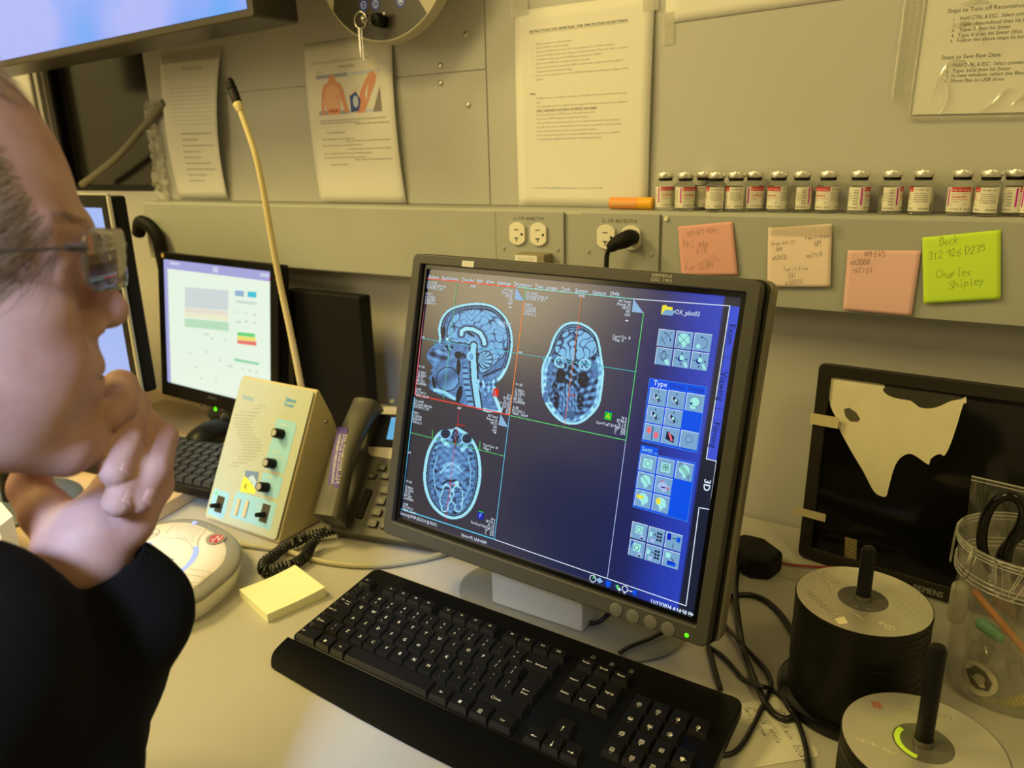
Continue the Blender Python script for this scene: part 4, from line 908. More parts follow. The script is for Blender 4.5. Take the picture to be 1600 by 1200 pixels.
def icons(c, nx, ny, kinds, bg='btn', edge='white'):
    A = [S(*p) for p in c]     # TL TR BL BR
    def pt(u, v): return tuple((A[0][i]*(1-u) + A[1][i]*u)*(1-v) + (A[2][i]*(1-u) + A[3][i]*u)*v for i in (0, 1))
    k = 0
    for j in range(ny):
        for i in range(nx):
            kind = kinds[k]; k += 1
            if kind is None: continue
            x0, z0 = pt((i+.04)/nx, (j+.96)/ny); x1, z1 = pt((i+.96)/nx, (j+.04)/ny); cx, cz = (x0+x1)/2, (z0+z1)/2; s = (z1-z0)
            q.rect(x0, z0, x1, z1, G['white'], 5); q.rect(x0+.0005, z0, x1, z1-.0005, G['btn'], 6)
            if kind == 'rot': q.line([(cx-s*.3, cz+s*.05), (cx, cz-s*.35)], .0005, G['ink'], 8); q.ring(cx-s*.12, cz-s*.12, s*.42, .0005, G['ink'], 8, 14, .0, 1.4); arrow(cx-s*.02, cz+s*.29, cx-s*.14, cz+s*.30); arrow(cx+s*.30, cz-s*.0, cx+s*.30, cz-s*.16); q.line([(cx-s*.4, cz-s*.3), (cx+s*.4, cz+s*.42)], .0003, G['ink'], 8)
            elif kind == 'headx': head2(cx, cz, s*.75, 'btn2'); q.line([(cx-s*.4, cz-s*.4), (cx+s*.35, cz+s*.42)], .0004, G['ink'], 8); q.line([(cx-s*.35, cz+s*.3), (cx+s*.4, cz-s*.3)], .0004, G['ink'], 8)
            elif kind == 'arc': q.ring(cx-s*.02, cz-s*.05, s*.33, .0005, G['ink'], 8, 14, -1.2, 1.6); arrow(cx+s*.02, cz+s*.28, cx-s*.14, cz+s*.30); q.disc(cx-s*.2, cz-s*.25, s*.13, G['btn2'], 7, 9)
            elif kind == 'orbit': q.ring(cx, cz+s*.05, s*.3, .0005, G['ink'], 8, 18, rz=s*.15); q.ring(cx, cz+s*.05, s*.15, .0005, G['ink'], 8, 18, rz=s*.3); q.poly([(cx+s*.05, cz-s*.2), (cx+s*.3, cz-s*.1), (cx+s*.42, cz-s*.44), (cx+s*.25, cz-s*.45)], G['btn2'], 8)
            elif kind == 'move': q.disc(cx-s*.05, cz, s*.17, G['darkb'], 7, 12); q.disc(cx+s*.02, cz+s*.06, s*.14, G['btn2'], 8, 12); [arrow(cx+a*s*.26, cz+b*s*.26, cx+a*s*.38, cz+b*s*.38) for a, b in ((1, 0), (-1, 0), (0, 1), (0, -1))]; q.poly([(cx+s*.15, cz-s*.15), (cx+s*.3, cz-s*.15), (cx+s*.44, cz-s*.42), (cx+s*.3, cz-s*.46)], G['btn2'], 9)
            elif kind == 'cube': q.poly([(cx-s*.28, cz-s*.12), (cx-s*.28, cz+s*.22), (cx+s*.05, cz+s*.1), (cx+s*.05, cz-s*.28)], G['white2'], 7); q.poly([(cx-s*.18, cz-s*.02), (cx-s*.18, cz+s*.2), (cx+s*.14, cz+s*.02), (cx+s*.14, cz-s*.3)], G['ink'], 8); q.disc(cx, cz-s*.03, s*.09, G['btn2'], 9, 9); q.line([(cx-s*.28, cz-s*.12), (cx+s*.05, cz-s*.3), (cx+s*.32, cz-s*.12)], .0004, G['ink'], 9); arrow(cx, cz+s*.28, cx, cz+s*.38)
            elif kind == 'skull': q.disc(cx, cz+s*.06, s*.30, G['btn2'], 7, 16, rz=s*.27); q.rect(cx-s*.22, cz-s*.36, cx+s*.08, cz-s*.05, G['btn2'], 7); q.disc(cx-s*.18, cz-s*.06, s*.07, G['darkb'], 8, 10); q.ring(cx, cz+s*.06, s*.31, .0004, G['ink'], 8, 20, rz=s*.28)
            elif kind == 'red2': q.disc(cx-s*.22, cz+s*.12, s*.15, G['pink'], 7, 12, rz=s*.2); q.disc(cx+s*.26, cz-s*.1, s*.15, G['pink'], 7, 12, rz=s*.2); q.line([(cx, cz+s*.35), (cx, cz-s*.4)], .0010, G['darkb'], 7)
            elif kind == 'redx': q.poly([(cx-s*.28, cz-s*.2), (cx-s*.25, cz+s*.28), (cx+s*.25, cz+s*.02), (cx+s*.25, cz-s*.36)], G['ink'], 7); q.poly([(cx-s*.15, cz+s*.18), (cx-s*.02, cz+s*.18), (cx+s*.2, cz-s*.24), (cx+s*.06, cz-s*.26)], G['pink'], 8)
            elif kind == 'faint': q.ring(cx, cz+s*.05, s*.22, .0004, G['darkb'], 8, 16); q.line([(cx-s*.08, cz-s*.2), (cx-s*.1, cz-s*.36)], .0003, G['darkb'], 8)
            elif kind in ('sq', 'sqx'):
                q.rect(cx-s*.28, cz-s*.28, cx+s*.28, cz+s*.26, G['btn2'], 7); q.ring(cx, cz, s*.19, .0005, G['ink'], 8, 14)
                if kind == 'sqx': [q.line([(cx-a*s*.2, cz-b*s*.2), (cx+a*s*.2, cz+b*s*.2)], .0004, G['ink'], 8) for a, b in ((1, 1), (1, -1), (0, 1), (1, 0))]
            elif kind in ('hl', 'hl3', 'hy', 'hy2'):
                head2(cx, cz, s*.72, 'btn2', 7)
                if kind[:2] == 'hl':
                    for o in ((0,) if kind == 'hl' else (-.12, 0, .12)): q.line([(cx-s*.32, cz+s*(.36+o)), (cx+s*.36, cz-s*(.26-o))], .0005, G['ink'], 8)
                elif kind == 'hy': q.poly([(cx-s*.42, cz), (cx-s*.42, cz+s*.22), (cx+s*.02, cz+s*.18), (cx+s*.02, cz)], G['yellow'], 8)
                else: q.disc(cx-s*.16, cz+s*.12, s*.15, G['yellow'], 8, 12, rz=s*.2)
            elif kind == 'dia': q.poly([(cx-s*.38, cz-s*.1), (cx-s*.08, cz+s*.3), (cx+s*.4, cz-s*.02), (cx+s*.1, cz-s*.4)], G['white2'], 7); q.poly([(cx-s*.25, cz+s*.2), (cx-s*.05, cz+s*.3), (cx-s*.05, cz+s*.2)], G['rd'], 8); q.poly([(cx+s*.2, cz), (cx+s*.36, cz-s*.12), (cx+s*.26, cz-s*.2)], G['rd'], 8); q.line([(cx-s*.1, cz-s*.1), (cx+s*.12, cz-s*.1)], .0012, G['darkb'], 8)
            elif kind in ('save', 'ask'):
                q.rect(cx-s*.22, cz-s*.15, cx+s*.25, cz+s*.32, G['btn2'], 7); q.ring(cx, cz+s*.08, s*.17, .0005, G['ink'], 8, 14); q.rect(cx+s*.12, cz-s*.42, cx+s*.36, cz-s*.18, G['white2'], 8); q.rect(cx+s*.17, cz-s*.42, cx+s*.31, cz-s*.32, G['ink'], 9)
                if kind == 'ask': q.text('?', cx-s*.42, cz+s*.0, s*.45, G['bl'], 9, bold=1)
            elif kind == 'grid': q.poly([(cx-s*.42, cz+s*.25), (cx-s*.2, cz+s*.1), (cx-s*.3, cz-s*.1), (cx-s*.42, cz-s*.1)], G['btn2'], 7); arrow(cx-s*.18, cz+s*.08, cx+s*.02, cz+s*.08); [q.rect(cx+s*(.06+.18*a), cz+s*(.14-.2*b), cx+s*(.20+.18*a), cz+s*(.28-.2*b), G['ink'], 8) for a in (0, 1) for b in (0, 1, 2)]; q.rect(cx-s*.3, cz-s*.42, cx-s*.05, cz-s*.2, G['white2'], 8)
            elif kind == 'xfer': q.rect(cx-s*.42, cz+s*.02, cx-s*.18, cz+s*.42, G['bl'], 7); arrow(cx-s*.14, cz+s*.18, cx+s*.14, cz+s*.18); q.rect(cx+s*.18, cz+s*.02, cx+s*.42, cz+s*.32, G['blueb'], 7); q.text('1', cx, cz-s*.42, s*.3, G['ink'], 8)
            elif kind == 'fold': q.rect(cx-s*.35, cz+s*.05, cx-s*.05, cz+s*.35, G['btn2'], 7); arrow(cx+s*.0, cz+s*.12, cx+s*.18, cz-s*.08); q.poly([(cx-s*.2, cz-s*.38), (cx-s*.2, cz-s*.12), (cx+s*.3, cz-s*.12), (cx+s*.3, cz-s*.38)], G['bl'], 7); q.poly([(cx-s*.2, cz-s*.38), (cx-s*.05, cz-s*.22), (cx+s*.42, cz-s*.22), (cx+s*.3, cz-s*.38)], G['blueb'], 8)
icons([(1028.5, 512.6), (1114.6, 521.9), (1021.5, 569.5), (1105.5, 580.9)], 3, 2, ['rot', 'headx', 'arc', 'orbit', 'move', 'move'])
def panel(c): 
    A = [S(*p) for p in c]; q.poly([A[2], A[3], A[1], A[0]], G['blueb'], 3); q.line([A[0], A[1], A[3], A[2]], .0007, G['frameb'], 4, True)
panel([(1015.4, 590.8), (1103.8, 604.7), (1003, 689), (1089.4, 707.4)])
tx('Type', 1021, 601.5, .0050); tx('Orien', 1046, 605.5, .0046, m='darkb'); tx('Image', 1076.5, 610, .0046, m='darkb')
icons([(1016, 604.5), (1103, 617), (1003.5, 687), (1089, 705)], 3, 3, ['cube', 'cube', 'skull', 'cube', 'cube', None, 'red2', 'redx', 'faint'])
panel([(1000.5, 706), (1087, 723.5), (989, 791.4), (1074, 815)]); A = [S(*p) for p in ((1001.4, 694.3), (1029, 700), (1027.5, 711), (1000, 706))]; q.poly(A[::-1], G['blueb'], 3); tx('Setti ...', 1003, 704, .0044, m='btn2')
icons([(1000.5, 707.5), (1086, 725), (989.5, 790), (1073.5, 813)], 3, 3, ['sq', 'sqx', 'hl3', 'hl', 'dia', None, 'hy', 'hy2', None])
icons([(987.4, 812.4), (1068.4, 836), (980, 867), (1060, 892)], 3, 2, ['save', 'grid', 'xfer', 'ask', 'grid', 'fold'])
a = S(926.5, 904); q.ring(a[0], a[1], .0038, .0007, G['white'], 6); q.poly([(a[0], a[1]), (a[0]+.003, a[1]+.001), (a[0], a[1]+.003)], G['green'], 6)
a = S(937, 907); q.poly([(a[0]-.004, a[1]), (a[0], a[1]-.003), (a[0]+.004, a[1]), (a[0], a[1]+.003)], G['pale'], 6)
a = S(950.5, 912); q.poly([(a[0]-.003, a[1]+.003), (a[0]-.0025, a[1]-.002), (a[0], a[1]-.004), (a[0]+.0025, a[1]-.002), (a[0]+.003, a[1]+.003)], G['blueb'], 6)
a = S(965.5, 918.5); q.poly([(a[0]-.003, a[1]+.002), (a[0], a[1]-.002), (a[0]+.002, a[1]+.0005), (a[0], a[1]+.003)], G['green'], 6); q.disc(a[0]+.002, a[1]-.001, .0015, G['white'], 6, 8)
a = S(976.5, 921); q.ring(a[0], a[1]+.0005, .0034, .0008, G['white'], 6); q.rect(a[0]-.001, a[1]-.0045, a[0]+.001, a[1]-.003, G['white'], 6)
a = S(990.5, 926); q.rect(a[0]-.001, a[1]-.002, a[0]+.003, a[1]+.003, G['blueb'], 6); arrow(a[0]-.006, a[1]+.0005, a[0]-.0015, a[1]+.0005, 'white')
pr = q.mb.build('screen_interface', q.mats, screen, smooth=0)
def H1(X, Y): return S(640 + X/4.444, 400 + Y/4.444)
def H2(X, Y): return S(610 + X/4.444, 600 + Y/4.444)
picture_patch('scan_picture', mri_sagittal, H1, (90, 315, 735, 1085), 200, 230, screen, -.00009)
picture_patch('scan_picture', mri_coronal, H1, (900, 445, 1365, 1185), 150, 230, screen, -.00009)
picture_patch('scan_picture', mri_axial, H2, (215, 200, 645, 950), 150, 240, screen, -.00009)
# buttons, led, badges
for px, py in ((969, 949), (995, 959.5), (1022.5, 968.5), (1050, 979)):
    a = S(px, py); mon('button', MB().lathe([(.0001, 0), (.0069, 0), (.0069, .0006), (.0055, .0012), (.0001, .0009)], 28, cap=False, T=Matrix.Translation((a[0], -.0091, a[1])) @ Matrix.Rotation(pi/2, 4, 'X')), DGREY)
a = S(1078.5, 988.5); mon('power_led', MB().lathe([(.0001, 0), (.0022, 0), (.0018, .0010), (.0001, .0014)], 16, cap=False, T=Matrix.Translation((a[0], -.0091, a[1])) @ Matrix.Rotation(pi/2, 4, 'X')), glow('led_green', (90, 240, 20), 1.6))
a = S(739, 414); mon('badge', MB().box((a[0]-.0085, -.0096, a[1]-.0034), (a[0]+.0085, -.0088, a[1]+.0034)), SILV, smooth=0)
a = S(1037.5, 435.5); p_ = Print(); p_.text('SIEMENS', a[0]-.009, a[1]+.0006, .0030, SILV, 1, width=.021); p_.text('DSC 1901', a[0]-.009, a[1]-.0036, .0030, SILV, 1, width=.021); o_ = p_.build('maker_name', T, T=Ti @ MT @ Matrix.Translation((0, -.0091, 0)))
# stand
def tb(name, mb, m, **k): return mb.build(name, m, T, T=Ti, **k)
n0, n1 = atz(767, 941, .010), atz(906, 992.5, .010)
tb('stand_neck', MB().box((n0.x + .001, -.397, .0095), (n1.x, -.352, .19)), mat('stand_silver', (.62, .59, .50), rough=.5, metal=.25, bump=.5, bscale=900), smooth=0, bevel=.002)
tb('stand_neck_cover', MB().box((n0.x + .006, -.3515, .12), (n1.x - .005, -.335, .235)), BLKM, smooth=0, bevel=.002)
tb('tilt_bracket', MB().box((-.075, -.375, .20), (.035, -.322, .29)), BLKM, smooth=0, bevel=.004)
tb('stand_base', MB().lathe([(.0001, .0005), (.9, .0005), (1.0, .002), (1.0, .004), (.96, .0075), (.4, .0092), (.0001, .0095)], 72, cap=False, T=Matrix.Translation((-.018, -.345, 0)), sx=.150, sy=.100) if False else MB().lathe([(.0001, .0005), (.142, .0005), (.145, .002), (.145, .004), (.139, .0075), (.06, .0092), (.0001, .0095)], 72, cap=False, sx=1.0, sy=.62, T=Matrix.Translation((-.018, -.350, 0))), mat('stand_grey', (.22, .21, .165), rough=.5), smooth=50)

# ================================================================ SECOND MONITOR (white page)
def simple_monitor(label, O, yaw, tilt, w, h, bz, mbez, roll=0.0, depth=.03, name='computer_monitor', stand=True, base=0.0, side=None, zb=BZ):
    MTx = tilt_frame(O, yaw, tilt, roll); t = thing(name, label, 'monitor', T=Matrix.Translation((O[0], O[1] + .03, zb)))
    ti = t.matrix_world.inverted() @ MTx
    bl, br, bt, bb = bz
    mb = MB(); 
    o = [(-w-bl, -h-bb), (w+br, -h-bb), (w+br, h+bt), (-w-bl, h+bt)]; i_ = [(-w, -h), (w, -h), (w, h), (-w, h)]
    v = [(p[0], -.006, p[1]) for p in o] + [(p[0], -.006, p[1]) for p in i_] + [(p[0], .006, p[1]) for p in o] + [(p[0], .006, p[1]) for p in i_]; f = []
    for a in range(4): b = (a+1) % 4; f += [(a, 4+a, 4+b, b), (8+a, a, b, 8+b), (4+a, 12+a, 12+b, 4+b), (8+a, 8+b, 12+b, 12+a)]
    mb.add(v, f); mb.build('bezel', mbez, t, T=ti, smooth=0, bevel=.0025)
    MB().prism(rrect(-w-bl+.001, -h-bb+.001, w+br-.001, h+bt-.001, .006), .006, depth, axis='y').build('rear_shell', side or BLKM, t, T=ti, smooth=0, bevel=.003)
    if stand:
        MB().box((-.045, depth + .001, -h*1.0), (.045, depth + .02, .03)).build('stand_neck', BLKM, t, T=ti, smooth=0, bevel=.002)
        bz_ = (O[2] - zb)
        MB().tube([(0, .03, .006), (0, .03, max(.03, bz_ - h*.7))], .028, 14).build('stand_post', BLKM, t, smooth=50)
        MB().lathe([(.0001, .0004), (.11, .0004), (.11, .004), (.10, .010), (.0001, .012)], 48, cap=False, sy=.75, T=Matrix.Translation((0, .035, 0))).build('stand_base', mbez, t)
    return t, ti, MTx
C0 = np.array(CAM); sc = .93; O2 = tuple(C0 + sc*(np.array([-.9888, -.0713, .1866]) - C0)); w2_, h2_ = .338/2*sc, .270/2*sc
t, ti, M2 = simple_monitor('black monitor with a white chart page lit up, behind the cream speaker box', O2, 0.0, .1214, w2_, h2_, (.014, .022, .014, .028), BLK, roll=-.0218, depth=.022)
M2i = M2.inverted(); Co2 = M2i @ Vector(CAM)
def S2(px, py): v = M2i.to_3x3() @ Vector(ray(px, py)); k = -Co2.y/v.y; return (Co2.x + v.x*k, Co2.z + v.z*k)
q = Print(eps=.0001)
q.rect(-w2_, -h2_, w2_, h2_, glow('page_white', (226, 240, 222), 1.05), 1); q.rect(-w2_, h2_ - .018, w2_, h2_, glow('page_lilac', (166, 166, 218), 1.0), 2); q.rect(-w2_, -h2_, -w2_ + .0115, h2_, glow('page_lilac', (166, 166, 218)), 2)
q.rect(w2_ - .006, h2_ - .017, w2_ - .001, h2_ - .012, G['pink'], 3); q.rect(w2_-.03, h2_-.011, w2_-.006, h2_-.005, glow('page_pale', (205, 208, 235)), 3); q.rect(-.005, h2_-.014, .01, h2_-.004, glow('page_pale', (205, 208, 235)), 3); q.rect(-w2_+.02, h2_-.009, -w2_+.05, h2_-.004, glow('page_pale', (205, 208, 235)), 3)
def qu(pts, rgb, l=3, s=1.0): q.poly([S2(*p) for p in pts][::-1], glow('page_%d_%d_%d' % rgb, rgb, s), l)
def zz(x, y): return (240 + x/4.614, 380 + y/4.614)
qu([zz(230, 315), zz(545, 340), zz(540, 485), zz(230, 460)], (208, 216, 216)); qu([zz(230, 462), zz(540, 490), zz(540, 525), zz(230, 497)], (232, 222, 206)); qu([zz(230, 500), zz(540, 528), zz(540, 560), zz(230, 530)], (236, 236, 200)); qu([zz(228, 540), zz(545, 570), zz(545, 635), zz(228, 600)], (188, 224, 190))
qu([zz(592, 340), zz(655, 345), zz(655, 385), zz(592, 380)], (150, 180, 210)); qu([zz(682, 348), zz(745, 352), zz(745, 393), zz(682, 388)], (70, 195, 215)); qu([zz(600, 410), zz(745, 425), zz(745, 445), zz(600, 430)], (205, 218, 205))
qu([zz(608, 640), zz(735, 652), zz(735, 678), zz(608, 665)], (110, 210, 120)); qu([zz(608, 667), zz(740, 680), zz(740, 708), zz(608, 695)], (238, 226, 110)); qu([zz(608, 697), zz(745, 710), zz(745, 740), zz(608, 722)], (235, 120, 110)); qu([zz(585, 828), zz(765, 862), zz(765, 880), zz(585, 848)], (150, 215, 170))
GT = glow('page_text', (150, 165, 155), .9)
for k, (x, y) in enumerate(((600, 505), (665, 515), (725, 523), (600, 570), (665, 572), (730, 580), (640, 910), (690, 925), (740, 935), (370, 660), (420, 695), (515, 710), (260, 795), (380, 790), (480, 850), (540, 890), (300, 900), (340, 980), (450, 1000))):
    a = S2(*zz(x, y)); q.text(('12', '37', '54', 'SpO2', '98', '61')[k % 6], a[0], a[1], .0045, GT, 3)
q.build('screen', t, T=ti @ Matrix.Translation((0, -.0010, 0)))
a = S2(*zz(465, 1192)); MB().lathe([(.0001, 0), (.0045, 0), (.0035, .001), (.0001, .0014)], 14, cap=False, T=ti @ Matrix.Translation((a[0], -.0062, a[1])) @ Matrix.Rotation(pi/2, 4, 'X')).build('power_led', glow('led_green', (90, 240, 20), 1.6), t)
for x, y in ((365, 1165), (412, 1175), (515, 1200)): a = S2(*zz(x, y)); MB().lathe([(.0001, 0), (.0035, 0), (.003, .0008), (.0001, .001)], 12, cap=False, T=ti @ Matrix.Translation((a[0], -.0062, a[1])) @ Matrix.Rotation(pi/2, 4, 'X')).build('button', DGREY, t)
a = S2(*zz(442, 1122)); p_ = Print(); p_.text('SIEMENS', a[0], a[1], .006, GREYP, 1, 'c', width=.026); p_.build('maker_name', t, T=ti @ Matrix.Translation((0, -.0063, 0)))
a = S2(*zz(85, 92)); MB().lathe([(.0001, 0), (.0045, 0), (.0035, .001), (.0001, .0014)], 14, cap=False, T=ti @ Matrix.Translation((a[0] , -.0062, a[1]+.001)) @ Matrix.Rotation(pi/2, 4, 'X')).build('indicator_sticker', glow('led_amber', (200, 140, 50), .9), t)

# ================================================================ THIRD MONITOR (blue, behind the person's face)
yy = -.30; rt, rb = aty(168, 325, yy), aty(206, 597, yy); w3, h3 = .255, (rt.z - rb.z)/2
O3 = ((rt.x + rb.x)/2 - w3, yy, (rt.z + rb.z)/2)
t, ti, M3_ = simple_monitor('silver-edged monitor with a plain pale blue screen, behind the person\'s nose', O3, 0.0, .0, w3, h3, (.02, .020, .020, .020), BLK, depth=.03)
MB().box((w3 + .0205, -.007, -h3 - .021), (w3 + .0262, -.0005, h3 + .021)).build('silver_edge', mat('silver_edge', (.62, .60, .52), rough=.35, metal=.3), t, T=ti, smooth=0, bevel=.002)
MB().box((-w3 - .02, -.007, h3 + .0205), (w3 + .0262, -.0005, h3 + .0240)).build('silver_edge', SILV, t, T=ti, smooth=0, bevel=.002)
q = Print(); q.rect(-w3, -h3, w3, h3, glow('screen_pale_blue', (160, 184, 242), 1.0), 1); q.build('screen', t, T=ti @ Matrix.Translation((0, -.0010, 0)))
MB().lathe([(.0001, 0), (.0048, 0), (.0038, .001), (.0001, .0014)], 14, cap=False, T=ti @ Matrix.Translation((w3 + .013, -.0072, -h3 - .006)) @ Matrix.Rotation(pi/2, 4, 'X')).build('power_led', glow('led_blue', (150, 210, 240), 1.2), t)

# ================================================================ WALL TELEVISION
yt = -.235; br_ = aty(383.5, 27, yt); w4, h4 = .50, .29
t = thing('wall_television', 'large wall television with a sky-blue picture, cut off by the top left corner', 'television', T=Matrix.Translation((br_.x - w4, 0, br_.z + h4)))
F4 = Matrix.Translation((0, yt, 0)) @ Matrix.Rotation(radians(-1.2), 4, 'Y')
MB().prism(rrect(-w4 - .013, -h4 - .012, w4 + .013, h4 + .012, .006), .0, .085, axis='y').build('television_body', mat('tv_brown_black', (.03, .024, .016), rough=.35), t, T=F4, smooth=0, bevel=.003)
MB().prism(rrect(-w4*.8, -h4*.92, w4*.80, h4*.8, .02), .085, .12, axis='y').build('rear_cover', mat('tv_back', (.05, .04, .025), rough=.5), t, T=F4, smooth=0, bevel=.01)
MB().box((-.1, .12, -.1), (.1, -yt - .001, .1)).build('wall_bracket', BLK, t, T=F4, smooth=0)
tvm = bpy.data.materials.new('television_picture'); tvm.use_nodes = True; nt = tvm.node_tree; b_ = nt.nodes['Principled BSDF']; b_.inputs['Base Color'].default_value = (.01, .01, .01, 1); b_.inputs['Roughness'].default_value = .3
tc = nt.nodes.new('ShaderNodeTexCoord'); nz = nt.nodes.new('ShaderNodeTexNoise'); nz.inputs['Scale'].default_value = 3.2; nz.inputs['Detail'].default_value = 2.0
nt.links.new(tc.outputs['Object'], nz.inputs['Vector']); cr = nt.nodes.new('ShaderNodeValToRGB'); nt.links.new(nz.outputs['Fac'], cr.inputs[0])
cr.color_ramp.elements[0].position = .38; cr.color_ramp.elements[0].color = (*lin(70, 160, 240), 1); cr.color_ramp.elements[1].position = .56; cr.color_ramp.elements[1].color = (*lin(160, 174, 244), 1)
e = cr.color_ramp.elements.new(.47); e.color = (*lin(120, 160, 245), 1)
nt.links.new(cr.outputs[0], b_.inputs['Emission Color']); b_.inputs['Emission Strength'].default_value = 1.0
MB().box((-w4, -.0012, -h4), (w4, -.0002, h4)).build('screen', tvm, t, T=F4, smooth=0)
MB().box((-.30, -.0, -h4 - .020), (-.26, .02, -h4 - .0125)).build('sensor_bar', mat('tv_sensor', (.5, .47, .4)), t, T=F4, smooth=0)

# ================================================================ DARK MONITOR AT RIGHT
X5 = Vector((.9843, -.1738, .0318)); Z5 = Vector((-.0074, .1391, .9903)); O5 = Vector((.3567, -.0995, .1353))
M5 = frame(O5, X5, Z5); w5, h5 = .152, .114
t = thing('computer_monitor', 'switched-off black monitor at right with a pale irregular patch on its screen under taped film', 'monitor', T=Matrix.Translation((.357, -.10, 0)))
ti = t.matrix_world.inverted() @ M5; M5i = M5.inverted(); Co5 = M5i @ Vector(CAM)
def S5(px, py, y=0): v = M5i.to_3x3() @ Vector(ray(px, py)); k = (y - Co5.y)/v.y; return (Co5.x + v.x*k, Co5.z + v.z*k)
mb = MB(); o = rrect(-w5-.016, -h5-.0155, w5+.016, h5+.016, .007, 4); i_ = rrect(-w5, -h5, w5, h5, .001, 4); n = len(o)
v = [(p[0], -.004, p[1]) for p in o] + [(p[0], -.004, p[1]) for p in i_] + [(p[0], .006, p[1]) for p in o] + [(p[0], .006, p[1]) for p in i_]; f = []
for a in range(n): b = (a+1) % n; f += [(a, n+a, n+b, b), (2*n+a, a, b, 2*n+b), (n+a, 3*n+a, 3*n+b, n+b), (2*n+a, 2*n+b, 3*n+b, 3*n+a)]
MB().add(v, f).build('bezel', mat('dark_bezel', (.020, .017, .013), rough=.4, spec=.35), t, T=ti, smooth=0, bevel=.0015)
MB().prism(rrect(-w5-.015, -h5-.0145, w5+.015, h5+.015, .007), .006, .014, axis='y').build('rear_shell', BLKM, t, T=ti, smooth=0)
MB().box((-w5, .0005, -h5), (w5, .003, h5)).build('screen', mat('dark_screen', (.004, .0036, .003), rough=.2, spec=.25), t, T=ti, smooth=0)
q = Print(); 
def z5(x, y): return (1140 + x/3.478, 540 + y/3.478)
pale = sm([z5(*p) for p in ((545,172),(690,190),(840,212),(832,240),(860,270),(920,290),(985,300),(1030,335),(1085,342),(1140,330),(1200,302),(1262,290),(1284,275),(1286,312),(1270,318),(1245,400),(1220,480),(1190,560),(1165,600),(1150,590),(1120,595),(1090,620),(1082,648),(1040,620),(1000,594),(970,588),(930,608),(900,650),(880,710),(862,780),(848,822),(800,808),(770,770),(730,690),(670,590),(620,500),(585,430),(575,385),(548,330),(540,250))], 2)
PS = mat('pale_patch', (.80, .74, .58), rough=.7, noise=.10, nscale=35, bump=.3, bscale=60)  # tone of the irregular pale patch laid on the screen
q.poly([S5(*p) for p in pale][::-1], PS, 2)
q.poly([S5(*z5(x, y)) for x, y in ((620,345),(650,338),(690,365),(710,400),(695,415),(655,412),(630,385))][::-1], mat('grey_blot', (.11, .10, .07), rough=.5), 3)
q.poly([S5(*z5(x, y)) for x, y in ((845,212),(1265,275),(1255,300),(1190,315),(1140,332),(1085,342),(1030,335),(985,300),(920,290),(860,272),(832,245))][::-1], mat('dark_patch', (.045, .042, .034), rough=.4), 1)
q.build('pale_patch', t, T=ti @ Matrix.Translation((0, .0004, 0)))
q = Print(); ys = mat('woven_tag', (.46, .38, .18), rough=.7)
for k in range(14): 
    a = S5(*z5(628 + k*-.3, 1040 + k*11)); q.rect(a[0], a[1] - .0016, a[0] + .0145, a[1], ys, 2)
q.build('striped_label', t, T=ti @ Matrix.Translation((0, .0004, 0)))
def cloth(x0, x1, z0, z1): return MB().grid(lambda u, v: (x0 + (x1-x0)*u, -.0052 - .0012*sin(u*5 + v*3)*sin(v*6), z0 + (z1-z0)*v), 16, 16)
xf0 = S5(*z5(470, 900))[0]; cloth(xf0, w5 + .012, -h5 - .006, h5 - .004).build('clear_cover_film', film('cover_film', (.97, .97, .95), .6, .06), t, T=ti, smooth=180)
for (x0, y0, x1, y1) in ((440, 360, 588, 460), (355, 868, 518, 966)):
    a = S5(*z5(x0, y0 + 30), -.006); b = S5(*z5(x1, y1), -.006); MB().box((a[0], -.0068, b[1] + .002), (b[0], -.0062, a[1] + .006)).build('masking_tape', MASK, t, T=ti, smooth=0)
a = S5(1453, 917.5, -.0045); p_ = Print(); p_.text('SIEMENS', S5(1427, 913, -.0045)[0], S5(1427, 921, -.0045)[1], .0072, mat('logo_grey', (.30, .29, .25)), 1, width=.0325, bold=1); p_.build('maker_name', t, T=ti @ Matrix.Translation((0, -.0042, 0)))

# black equipment case standing between the white-page monitor and the telephone
eL, eR = aty(450, 520, -.095), aty(566, 520, -.095)
t = thing('equipment_case', 'plain black equipment case behind the gooseneck microphone and the telephone', 'case', loc=((eL.x + eR.x)/2, -.095, 0))
MB().prism(rrect(eL.x - (eL.x + eR.x)/2, 0, eR.x - (eL.x + eR.x)/2, .029, .004), .0004, aty(500, 458, -.095).z, axis='z').build('case_body', BLKM, t, smooth=0, bevel=.003)

# ================================================================ KEYBOARD
KY, KT = -.0216, .1251
KO = Vector((-.2386, -.5063, .030)); KX = Vector((cos(KY), sin(KY), 0)); KYv = Vector((-sin(KY)*cos(KT), cos(KY)*cos(KT), sin(KT)))
def frame_xy(O, X, Y):
    X = Vector(X).normalized(); Y = Vector(Y).normalized(); Z = X.cross(Y); m = Matrix.Identity(4)
    for i in range(3): m[i][0] = X[i]; m[i][1] = Y[i]; m[i][2] = Z[i]; m[i][3] = O[i]
    return m
KM_ = frame_xy(KO, KX, KYv)
t = thing('keyboard', 'black full-size keyboard with white legends in front of the main monitor', 'keyboard', T=Matrix.Translation((-.02, -.5, 0)))
ti = t.matrix_world.inverted() @ KM_
KB = mat('keyboard_black', (.003, .003, .003), rough=.42, spec=.04, bump=.05, bscale=2500)
flat = lambda x, z, l: (x, z, .00012*l)
yb, yf = .070, -.070
mb = MB(); out = rrect(-.006, -.0700, .457, .0715, .010, 5)
def ztop(y): return -.0060 - (.0 if y > -.07 else 0)
mb.prism(out, -.0185, -.0060)
mb.build('keyboard_body', [mat('keyboard_gloss', (.004, .004, .004), rough=.2, spec=.15)], t, T=ti, smooth=0, bevel=.0015)
